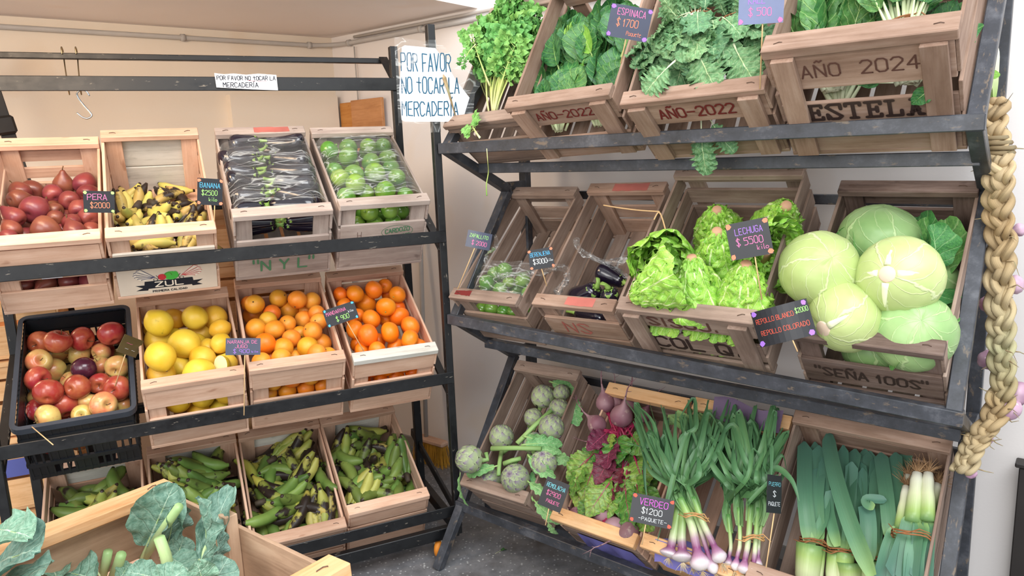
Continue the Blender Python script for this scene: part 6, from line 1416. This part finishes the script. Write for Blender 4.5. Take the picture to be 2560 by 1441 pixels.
# ------------------------------------------------------------------ price cards
def card(px, py, wpx, hpx, rot, key, z, lines, label, mat=M_card, yaw=0.0, pitch=0.0, stick=None, corner=None, curve=0.0, dist=None, name='price_card', thick=.0012, skew=0.0):
    """a card facing the shop at the place where its sight line meets height z of its crate"""
    if key: c = CRT[key]; q = c.m @ at(key, px, py, z)
    else: q = CAM + ray(px, py) * dist
    D = (q - CAM).dot(c_f); w_, h_ = wpx * D / F_PX, hpx * D / F_PX
    nz = (CAM - q).normalized(); x = Zv.cross(nz).normalized(); y = nz.cross(x)
    # undo the camera roll so `rot` is the tilt seen in the photo
    xr = x * c_r.dot(x) + y * c_r.dot(y); xr.normalize(); yr = nz.cross(xr)
    m = Matrix((xr, yr, nz)).transposed().to_4x4(); m.translation = q
    m = m @ Matrix.Rotation(rot, 4, 'Z') @ Matrix.Rotation(yaw, 4, 'Y') @ Matrix.Rotation(pitch, 4, 'X')
    root = empty(name, m, label, 'price card' if name == 'price_card' else 'notice')
    w_ /= max(.2, math.cos(yaw)); h_ /= max(.2, math.cos(pitch))
    cf = lambda X, Y, Z_: (X, Y, Z_ - curve * (X / w_ * 2) ** 2 * w_ * .25)
    n = 10; mb = MB(); vs = []
    for zz in (0, -thick):
        for j in range(2):
            for i in range(n + 1): vs.append(cf(-w_ / 2 + w_ * i / n, (-h_ / 2 if j == 0 else h_ / 2), zz))
    k = n + 1; F = [(i, i + 1, k + i + 1, k + i) for i in range(n)] + [(2 * k + i + 1, 2 * k + i, 3 * k + i, 3 * k + i + 1) for i in range(n)]
    F += [(i, 2 * k + i, 2 * k + i + 1, i + 1) for i in range(n)] + [(k + i + 1, 3 * k + i + 1, 3 * k + i, k + i) for i in range(n)] + [(0, k, 3 * k, 2 * k), (n, 2 * k + n, 3 * k + n, k + n)]
    mb.add(vs, F); link('card', mb.mesh('card', mat, False), root)
    for li, (txt, ink_, cx, cy, lw_, lh) in enumerate(lines):
        lettering(root, txt, lh * h_, lw_ * w_, cx * w_, cy * h_, max(.0008, lh * h_ * .085), INK.get(ink_, ink_) if isinstance(ink_, str) else ink_, z=.0005, seed=li, fn=cf)
    if corner:
        for sx in (-1, 1):
            for sy in (-1, 1):
                X, Y = sx * w_ * .44, sy * h_ * .42; r = min(w_, h_) * .08; mb = MB()
                mb.add([cf(X + r * math.cos(a * PI / 3) * R_.uniform(.7, 1.2), Y + r * math.sin(a * PI / 3) * R_.uniform(.7, 1.2), .0006) for a in range(6)], [(0, 1, 2, 3, 4, 5)])
                link('corner_mark', mb.mesh('corner_mark', INK[corner], False), root)
    if stick:
        x0, x1, yl = stick; mb = MB(); tube(mb, [V(x0 * w_, -h_ * .2, -thick - .0022), V(x0 * w_, -h_ * .5, -thick - .0022), V(x1 * w_, -h_ * .5 - yl * D / F_PX, -thick - .004)], .0017, 6); link('skewer', mb.mesh('skewer', M_stick), root)
    return root
card(248, 505, 68, 54, -.02, 'pear', .315, [('PERA', 'pink', -.06, .22, .62, .26), ('$2000', 'orange', .02, -.16, .62, .24)], 'black price card reading PERA between the pears and bananas', corner='green', yaw=.1)
card(525, 480, 58, 66, -.06, 'banana', .33, [('BANANA', 'blue', 0, .24, .80, .18), ('$2500', 'green', -.02, -.04, .62, .18), ('kilo', 'green', .12, -.28, .32, .13)], 'black price card reading BANANA beside the aubergine crate', corner='orange', yaw=.15, stick=(.2, .2, 40))
card(608, 867, 82, 42, .01, 'lemon', .34, [('NARANJA DE', 'pink', -.02, .28, .84, .19), ('JUGO', 'pink', -.06, .02, .34, .20), ('$ 900', 'violet', -.05, -.27, .46, .22), ('kilo', 'violet', .34, -.30, .18, .10)], 'black price card reading NARANJA DE JUGO between lemons and oranges', M_cardg, stick=(.05, .06, 150))
card(852, 786, 80, 44, .33, 'orange', .33, [('MANDARINA', 'pink', -.12, .22, .62, .20), ('kilo', 'white', .32, .02, .16, .12), ('$ 900', 'green', .02, -.20, .40, .26)], 'tilted black price card reading MANDARINA between oranges and mandarins', corner='blue', stick=(.1, .32, 95))
card(326, 866, 46, 46, -.38, 'apple', .34, [('~', 'pink', -.1, .1, .3, .12), ('~ ~', 'white', .05, -.2, .5, .12)], 'olive card turned sideways on a skewer beside the apples', M_cardo, yaw=.85, stick=(.0, .25, 80))
card(1573, 57, 103, 78, -.16, 'spin', .36, [('ESPINACA', 'pink', .02, .30, .68, .20), ('$ 1700', 'orange', -.04, -.02, .52, .22), ('Paquete', 'orange', .16, -.32, .36, .12)], 'dark price card reading ESPINACA above the spinach', M_cardg, corner='violet', stick=(.0, .0, 60))
card(1903, 12, 108, 90, .07, 'kale', .38, [('KALE', 'violet', -.10, .14, .36, .20), ('$ 500', 'pink', -.02, -.18, .5, .20)], 'KALE price card with bluish glare painted in, over the kale crate at the top', M_cardw, corner='pink', stick=(.05, .06, 160))
card(1197, 601, 62, 42, -.20, 'zap', .40, [('Zapallito'.replace('Z', 'Z').upper(), 'green', -.02, .22, .74, .2), ('$ 2000', 'pink', .04, -.18, .6, .24)], 'small price card reading ZAPALLITO left of the squash crate', M_cardg, curve=.3, stick=(-.1, -.45, 110))
card(1353, 647, 62, 50, .16, 'ber', .30, [('BERENJENA', 'blue', -.02, .24, .80, .20), ('$3000', 'white', -.06, -.12, .56, .24), ('kilo', 'white', .34, -.12, .22, .12)], 'black price card reading BERENJENA over the nearly empty crates', corner='orange', stick=(-.05, .05, 45))
card(1873, 598, 102, 92, .20, 'lech', .37, [('LECHUGA', 'violet', .02, .24, .64, .17), ('$ 5500', 'pink', .0, -.04, .62, .19), ('kilo', 'pink', .28, -.26, .26, .13)], 'black price card reading LECHUGA on a skewer among the lettuces', corner='orange', stick=(.05, .02, 110), yaw=-.1)
card(1953, 810, 138, 92, .26, 'rep', .33, [('REPOLLO BLANCO', 'red', -.10, .20, .68, .13), ('$2000', 'green', .38, .24, .20, .13), ('REPOLLO COLORADO', 'red', .02, -.14, .84, .13)], 'curved black price card for white and red REPOLLO beside the cabbages', curve=.5, corner='violet', yaw=-.25, stick=(.1, .12, 30))
card(1384, 1237, 60, 72, -.38, 'art', .33, [('REMOLACHA', 'cyan', .0, .26, .80, .14), ('$2900', 'pink', .0, 0, .6, .15), ('PAQUETE', 'pink', .08, -.26, .56, .11)], 'black price card reading REMOLACHA between artichokes and beetroot', yaw=-.35, stick=(.0, .1, 40))
card(1630, 1278, 105, 70, -.20, 'beet', .33, [('VERDEO', 'magenta', .02, .26, .66, .22), ('$1200', 'white', .0, -.04, .48, .19), ('-PAQUETE-', 'white', .04, -.32, .66, .12)], 'black price card reading VERDEO in front of the spring onions', corner='red', stick=(-.1, -.12, 50))
card(1936, 1236, 34, 92, -.12, 'leek', .33, [('PUERRO', 'cyan', 0, .26, .8, .10), ('$', 'white', 0, 0, .2, .14), ('PAQUETE', 'white', 0, -.26, .8, .10)], 'narrow sideways price card at the left rim of the leek crate', yaw=.95, stick=(.1, -.3, 130))
# hand-written paper notices
def on_bar(px0, px1, pyc, hpx): pass
q = on_plane(615, 204, nL, 2.852); D = (q - CAM).dot(c_f)
wp = on_plane(538, 204, nL, 2.852); wq = on_plane(693, 204, nL, 2.852); w_ = (wq - wp).length; h_ = 37 * D / F_PX
m = Matrix((uL, Zv.cross(uL).cross(uL) * -1, uL.cross(Zv))).transposed().to_4x4(); m.translation = (wp + wq) / 2
root = empty('paper_notice', m, 'small torn white strip on the top bar reading POR FAVOR NO TOCAR LA MERCADERÍA', 'notice')
pts = [(-w_ / 2 + .002, -h_ / 2 + .006), (w_ * .1, -h_ / 2 - .001), (w_ / 2, -h_ / 2 - .004), (w_ / 2 - .001, h_ / 2 - .003), (w_ * .2, h_ / 2 + .001), (0, h_ / 2 - .003), (-w_ * .2, h_ / 2 + .001), (-w_ * .35, h_ / 2 - .002), (-w_ / 2, h_ / 2 + .002)]
mb = MB(); n = len(pts); mb.add([(x, y, .0004) for x, y in pts] + [(x, y, -.0002) for x, y in pts], [tuple(range(n)), tuple(range(2 * n - 1, n - 1, -1))] + [(i, n + i, n + (i + 1) % n, (i + 1) % n) for i in range(n)]); link('sheet', mb.mesh('sheet', M_paper, False), root)
lettering(root, 'POR FAVOR NO tOCAR LA', .0135, w_ * .94, 0, h_ * .22, .0022, INK_teal if False else INK_black, z=.0009); lettering(root, 'MERCADERÍA', .016, w_ * .56, -w_ * .1, -h_ * .22, .0024, INK_black, z=.0009)
mb = MB(); ribbon(mb, [(w_ * .02, h_ * .06), (w_ * .2, h_ * .02), (w_ * .32, h_ * .04)], .0012, .0009); link('underline', mb.mesh('underline', INK_red, False), root)
q = on_plane(1070, 210, nL, 2.40); D = (q - CAM).dot(c_f); k = D / F_PX
nz = (CAM - q).normalized(); nz.z = 0; nz.normalize(); xr = Zv.cross(nz).normalized()
m = Matrix((xr, Zv, nz)).transposed().to_4x4(); m.translation = q; m = m @ Matrix.Rotation(-.035, 4, 'Z')
root = empty('paper_notice', m, 'large white paper notice in a clear sleeve taped to the front post', 'notice')
pts = [(-68, -88), (-60, -92), (60, -92), (84, -92), (104, -32), (70, 10), (40, 60), (20, 86), (-55, 92), (-62, 88), (-72, -20)]
mb = MB(); n = len(pts); P = [(x * k, y * k) for x, y in pts]
bendf = lambda x, y: .0 - (max(0, x / k - 30) ** 2) * 2.2e-6 * 1.5
mb.add([(x, y, bendf(x, y)) for x, y in P] + [(x, y, bendf(x, y) - .0008) for x, y in P], [tuple(range(n)), tuple(range(2 * n - 1, n - 1, -1))] + [(i, n + i, n + (i + 1) % n, (i + 1) % n) for i in range(n)])
link('sheet', mb.mesh('sheet', M_paper, False), root)
for txt, wd, cx, cy, lh in (('POR FAVOR', 122, -4, 52, 42), ('NO tOCAR LA', 142, 6, -4, 38), ('MERCADERÍA', 140, 4, -60, 34)):
    lettering(root, txt, lh * k, wd * k, cx * k, cy * k, .0034, INK_teal, z=.0, fn=lambda X, Y, Z_: (X, Y, bendf(X, Y) + .0008 + Z_))
mb = MB(); sl = [(-76, -96), (110, -98), (118, -20), (150, 20), (90, 45), (40, 92), (-20, 104), (-80, 112), (-78, 20)]; n = len(sl)
mb.add([(x * k, y * k, .003 + bendf(x * k, y * k)) for x, y in sl], [tuple(range(n))]); link('sleeve', mb.mesh('sleeve', M_film, False), root)
# tape round the post
tp = empty('packing_tape', lr.matrix_world.copy(), 'clear tape wound round the front post above the big notice', 'tape')
for z_ in (1.83, 1.60): bar_between(tp, 'tape_band', PL(UL1, 2.425, z_ - .04), PL(UL1, 2.425, z_ + .03), .0275, .0315, M_film, uL, 0)
# dart-like dried stalk in front of the paper
# ------------------------------------------------------------------ purple paper lining the beet and onion crates
def paper(key, pts, label, mat=M_purple, name='liner_paper'):
    c = CRT[key]; rows = pts; mb = MB(); nr, nc = len(rows), len(rows[0]); vs = [V(p) for r in rows for p in r]
    k = len(vs); th = V(0, .0006, .0006)
    mb.add(vs + [v - th for v in vs], [(i * nc + j, i * nc + j + 1, (i + 1) * nc + j + 1, (i + 1) * nc + j) for i in range(nr - 1) for j in range(nc - 1)] + [(k + i * nc + j, k + (i + 1) * nc + j, k + (i + 1) * nc + j + 1, k + i * nc + j + 1) for i in range(nr - 1) for j in range(nc - 1)])
    o = link(name, mb.mesh(name, mat, True)); o.matrix_world = c.m; return tag(o, label, 'paper')
H = CRT['beet'].H; r1 = []; r2 = []; r3 = []
for j in range(12):
    x = .07 + .20 * j / 11; w1 = .012 * math.sin(j * 1.3); r1.append((x, -.004, H * .62)); r2.append((x, -.012 + w1, .02 + .006 * math.sin(j * 2.1))); r3.append((x + .01, -.004 + w1 * 1.4, -.045 + .018 * math.sin(j * 1.7)))
paper('beet', [r1, r2, r3], 'lilac liner paper hanging below the front of the beetroot crate')
r1 = []; r2 = []; r3 = []
for j in range(12):
    x = .04 + .24 * j / 11; r1.append((x, .09, .06 + .004 * math.sin(j))); r2.append((x, .03, H * .99 + .004)); r3.append((x, -.022 + .004 * math.sin(j * 2), H * .78 + .01 * math.sin(j * 1.4)))
paper('onion', [r1, r2, r3], 'lilac liner paper under the spring onion roots')
paper('onion', [[(.08 + .03 * j, .50 + .01 * math.sin(j), .25 - .002 * j) for j in range(8)], [(.08 + .03 * j, .44, .215) for j in range(8)]], 'dark purple card edge standing at the back of the onion crate', M_purpled, 'cardboard_sheet')
# ------------------------------------------------------------------ garlic braid on the right post
bp = [on_plane(x, y, nR, n_) for x, y, n_ in ((2484, 250, 2.20), (2476, 310, 2.16), (2490, 380, 2.12), (2500, 440, 2.08), (2494, 520, 2.1), (2502, 600, 2.1), (2496, 700, 2.1), (2503, 800, 2.1), (2500, 880, 2.1), (2507, 960, 2.1), (2490, 1030, 2.08), (2450, 1090, 2.05), (2425, 1130, 2.03), (2405, 1180, 2.02))]
P = smooth(bp, 14); N = len(P)
root = empty('garlic_braid', Matrix.Translation(P[0]), 'plaited straw-coloured garlic braid hanging on the right rack post', 'garlic braid'); inv = root.matrix_world.inverted()
side = (uR * .9 - nR * .3).normalized(); dep = Zv.cross(side)
for s_ in range(3):
    for h_ in range(3):
        mb = MB(); pp = []; rr_ = []
        for i, p in enumerate(P):
            t = i / (N - 1); ph = t * 2 * PI * 7.5 + s_ * 2 * PI / 3; A_ = .020 * (1 - .35 * t) * (1 + .25 * noise.noise(V(t * 14, s_ * 3, 5)))
            pp.append(inv @ (p + side * (math.sin(ph) * A_ + (h_ - 1) * .009 + .004 * noise.noise(V(t * 18, s_, h_ * 3))) + dep * (math.sin(2 * ph) * A_ * .75 + (h_ % 2) * .007))); rr_.append((.0125 - .004 * t) * (.9 + .6 * noise.noise(V(t * 22, s_ * 2, h_ * 5))))
        tube(mb, pp, rr_, 8, 0, True, .7); link('strand', mb.mesh('strand', M_straw), root)
def garlic_mesh():
    mb = MB(); pr = [(1e-5, -.8), (.35, -.82), (.75, -.6), (1.0, -.15), (.95, .2), (.65, .6), (.3, .9), (.15, 1.3), (.1, 1.7)]
    lathe(mb, [(a * .022, b * .022) for a, b in pr], 24); mb.v = [(x * (1 + .10 * abs(math.sin(3 * math.atan2(y, x)))), y * (1 + .10 * abs(math.sin(3 * math.atan2(y, x)))), z) for x, y, z in mb.v]; return mb.mesh('garlic_bulb', M_garlic)
GM = garlic_mesh()
for x, y, n_, d, s_ in ((2538, 712, 2.13, (1, 0, .1), 1.0), (2543, 985, 2.13, (1, 0, -.2), 1.35), (2524, 1025, 2.10, (.8, 0, -.6), 1.25), (2478, 495, 2.16, (-.8, 0, 0), .9), (2548, 575, 2.15, (1, .3, .3), .7), (2478, 560, 2.2, (-.6, .6, 0), 1.0), (2472, 760, 2.2, (-.6, .6, 0), 1.0), (2470, 900, 2.2, (-.5, .8, 0), 1.1), (2466, 1100, 2.1, (.6, 0, -.6), .7), (2428, 1185, 2.02, (.6, 0, -.8), .6)):
    q = on_plane(x, y, nR, n_); dw_ = (uR * d[0] + nR * d[1] + Zv * d[2]).normalized()
    link('garlic_bulb', GM, root, Matrix.Translation(inv @ q) @ (-dw_).to_track_quat('Z', 'Y').to_matrix().to_4x4() @ Matrix.Diagonal((s_, s_, s_, 1)))
mb = MB()
for k in range(34):
    i = R_.randrange(4, N - 4); p = inv @ P[i]; d = (side * R_.choice((-1, 1, 1)) + Zv * R_.uniform(-.8, .5) + dep * R_.uniform(-.6, .2)).normalized(); L_ = R_.uniform(.03, .07)
    tube(mb, [p + d * .02, p + d * L_ * .7 + Zv * R_.uniform(-.01, .01), p + d * L_ + Zv * R_.uniform(-.02, .01)], [.0022, .0014, .0006], 4, 0, False)
tag(link('stray_fibres', mb.mesh('stray_fibres', M_straw), root), None)
mb = MB(); q = inv @ P[26]
for k in range(5): tube(mb, [q + side * .03 * math.cos(a * PI / 6) + dep * .028 * math.sin(a * PI / 6) + Zv * (.012 * (k - 2)) + side * .01 * math.sin(k) for a in range(13)], .006, 6)
link('knot', mb.mesh('knot', M_straw), root)
# green stalks behind the top right corner
r_ = empty('leek_bunch', Matrix.Translation(PR(-.15, 2.22, 1.66)), 'green stalk ends hanging behind the upper right corner of the rack', 'leek'); inv = r_.matrix_world.inverted()
for k in range(4):
    a = on_plane(2480 + k * 4, 120, nR, 2.24); b = on_plane(2476 + k * 3, 260, nR, 2.24); strap(r_, [inv @ a, inv @ ((a + b) / 2), inv @ b], .016, M_leekst, 'stalk')
put(r_, L_SPINY, inv @ on_plane(2478, 225, nR, 2.2), inv @ on_plane(2490, 170, nR, 2.2), V(-.3, -1, 0), 2.6)
# ------------------------------------------------------------------ loose things
# twine over the berenjena crate
mb = MB(); tube(mb, smooth([f4b(1280, 355, .30), f4b(1400, 375, .30), f4b(1560, 395, .30), f4b(1720, 405, .30)], 6), .0022, 6); o = link('twine', mb.mesh('twine', M_stick)); o.matrix_world = CRT['ber'].m; tag(o, 'stiff raffia strip lying across the back of the nearly empty crate', 'twine')
c = CRT['lech']; f5l = lambda x, y, z: pz('lech', 1560 + x / 2.669, 400 + y / 2.669, z)
mb = MB(); tube(mb, smooth([f5l(200, 400, .25), f5l(235, 350, .26), f5l(270, 440, .26), f5l(285, 540, .27), f5l(255, 600, .29), f5l(240, 700, .30), f5l(200, 800, .30), f5l(195, 850, .29)], 6), .0022, 6); o = link('twine', mb.mesh('twine', M_stick)); o.matrix_world = c.m; tag(o, 'raffia string looped over the left rim of the lettuce crate', 'twine')
def skew(key, a, b, label):
    mb = MB(); tube(mb, [pz(key, *a), pz(key, *b)], .0016, 6); o = link('skewer', mb.mesh('skewer', M_stick)); o.matrix_world = CRT[key].m; tag(o, label, 'skewer')
skew('apple', (80, 1068, .262), (133, 1113, .30), 'bamboo skewer sticking out over the front of the apple crate')
mb = MB(); a = on_plane(1148, 195, nL, 2.36); b = on_plane(1118, 212, nL, 2.36)
q1 = on_plane(1108, 186, nL, 2.37); q2 = on_plane(1122, 232, nL, 2.37); q3 = on_plane(1141, 298, nL, 2.37)
mb = MB(); tube(mb, [q1, q1 * .8 + q2 * .2, q2, q3], [.001, .007, .004, .0018], 8); tag(link('dry_stalk', mb.mesh('dry_stalk', M_straw)), 'dry pointed stalk in front of the large paper notice', 'stalk')
# broom standing behind the left rack
bq = on_plane(1078, 1122, NW, DW - .10); bq.z = .075; bx = dR
root = empty('broom', Matrix((bx, NW, Zv)).transposed().to_4x4(), 'broom head with yellow bristles standing against the right wall', 'broom'); root.matrix_world = Matrix.Translation(V(bq.x, bq.y, 0)) @ Matrix((bx, NW, Zv)).transposed().to_4x4()
link('head_block', box_mesh('head_block', .20, .05, .028, M_fresh, .01), root, Matrix.Translation((0, 0, .115)))
mb = MB()
for k in range(420):
    x = R_.uniform(-.095, .095); y = R_.uniform(-.02, .02); tube(mb, [V(x, y, .105), V(x * 1.08 + R_.uniform(-.004, .004), y * 1.5, .05), V(x * 1.18 + R_.uniform(-.01, .01), y * 2.0, .002)], .0011, 3, 0, False)
link('bristles', mb.mesh('bristles', M_bristle), root)
mb = MB(); tube(mb, [V(-.03, 0, .12), V(-.06, .08, 1.25)], .011, 10); link('handle', mb.mesh('handle', M_conduit), root)
# leaning black post on the far left and the dark edge at the bottom right
a = on_plane(-5, 262, NLW, CO.dot(NLW) - .35); b = on_plane(62, 460, NLW, CO.dot(NLW) - .35); d = (b - a)
root = empty('leaning_stand', Matrix.Translation(b + d * 1.9), 'black slanted metal stand behind the pear crate at the left', 'stand')
bar_between(root, 'pole', a - d * .8, b + d * 3.2, .045, .03, M_blackm, Zv)
e = on_plane(-6, 318, NLW, CO.dot(NLW) - .36); bar_between(root, 'collar', e - d.normalized() * .035, e + d.normalized() * .03, .11, .05, M_blackm, dLW, .008)
a = on_plane(2549, 1165, NW, DW - .05); b = on_plane(2520, 1441, NW, DW - .05)
root = empty('dark_cabinet', Matrix.Translation(V(a.x, a.y, 0)), 'black cabinet edge against the wall at the far lower right', 'cabinet')
m = Matrix((dR, NW, Zv)).transposed().to_4x4(); m.translation = V(a.x, a.y, 0) + dR * .2 + NW * .0 + Zv * a.z / 2
o = bpy.data.objects.new('side_panel', box_mesh('side_panel', .4, .04, a.z, M_blackm, .003)); col.objects.link(o); o.parent = root; o.matrix_local = root.matrix_world.inverted() @ m
m2 = m.copy(); m2.translation = m.translation + Zv * (a.z / 2 + .008); o = bpy.data.objects.new('top_panel', box_mesh('top_panel', .42, .05, .014, M_blackm, .003)); col.objects.link(o); o.parent = root; o.matrix_local = root.matrix_world.inverted() @ m2
# green weed leaf on the floor
r_ = empty('fallen_leaf', Matrix.Translation(on_plane(1238, 1385, Zv, .006)), 'dark fallen leaf on the terrazzo floor', 'leaf'); put(r_, L_SPIN, V(0, 0, 0), V(.05, .05, .005), V(0, 0, 1), .8)
# thin cable on the wall and the thin wire on the rack end
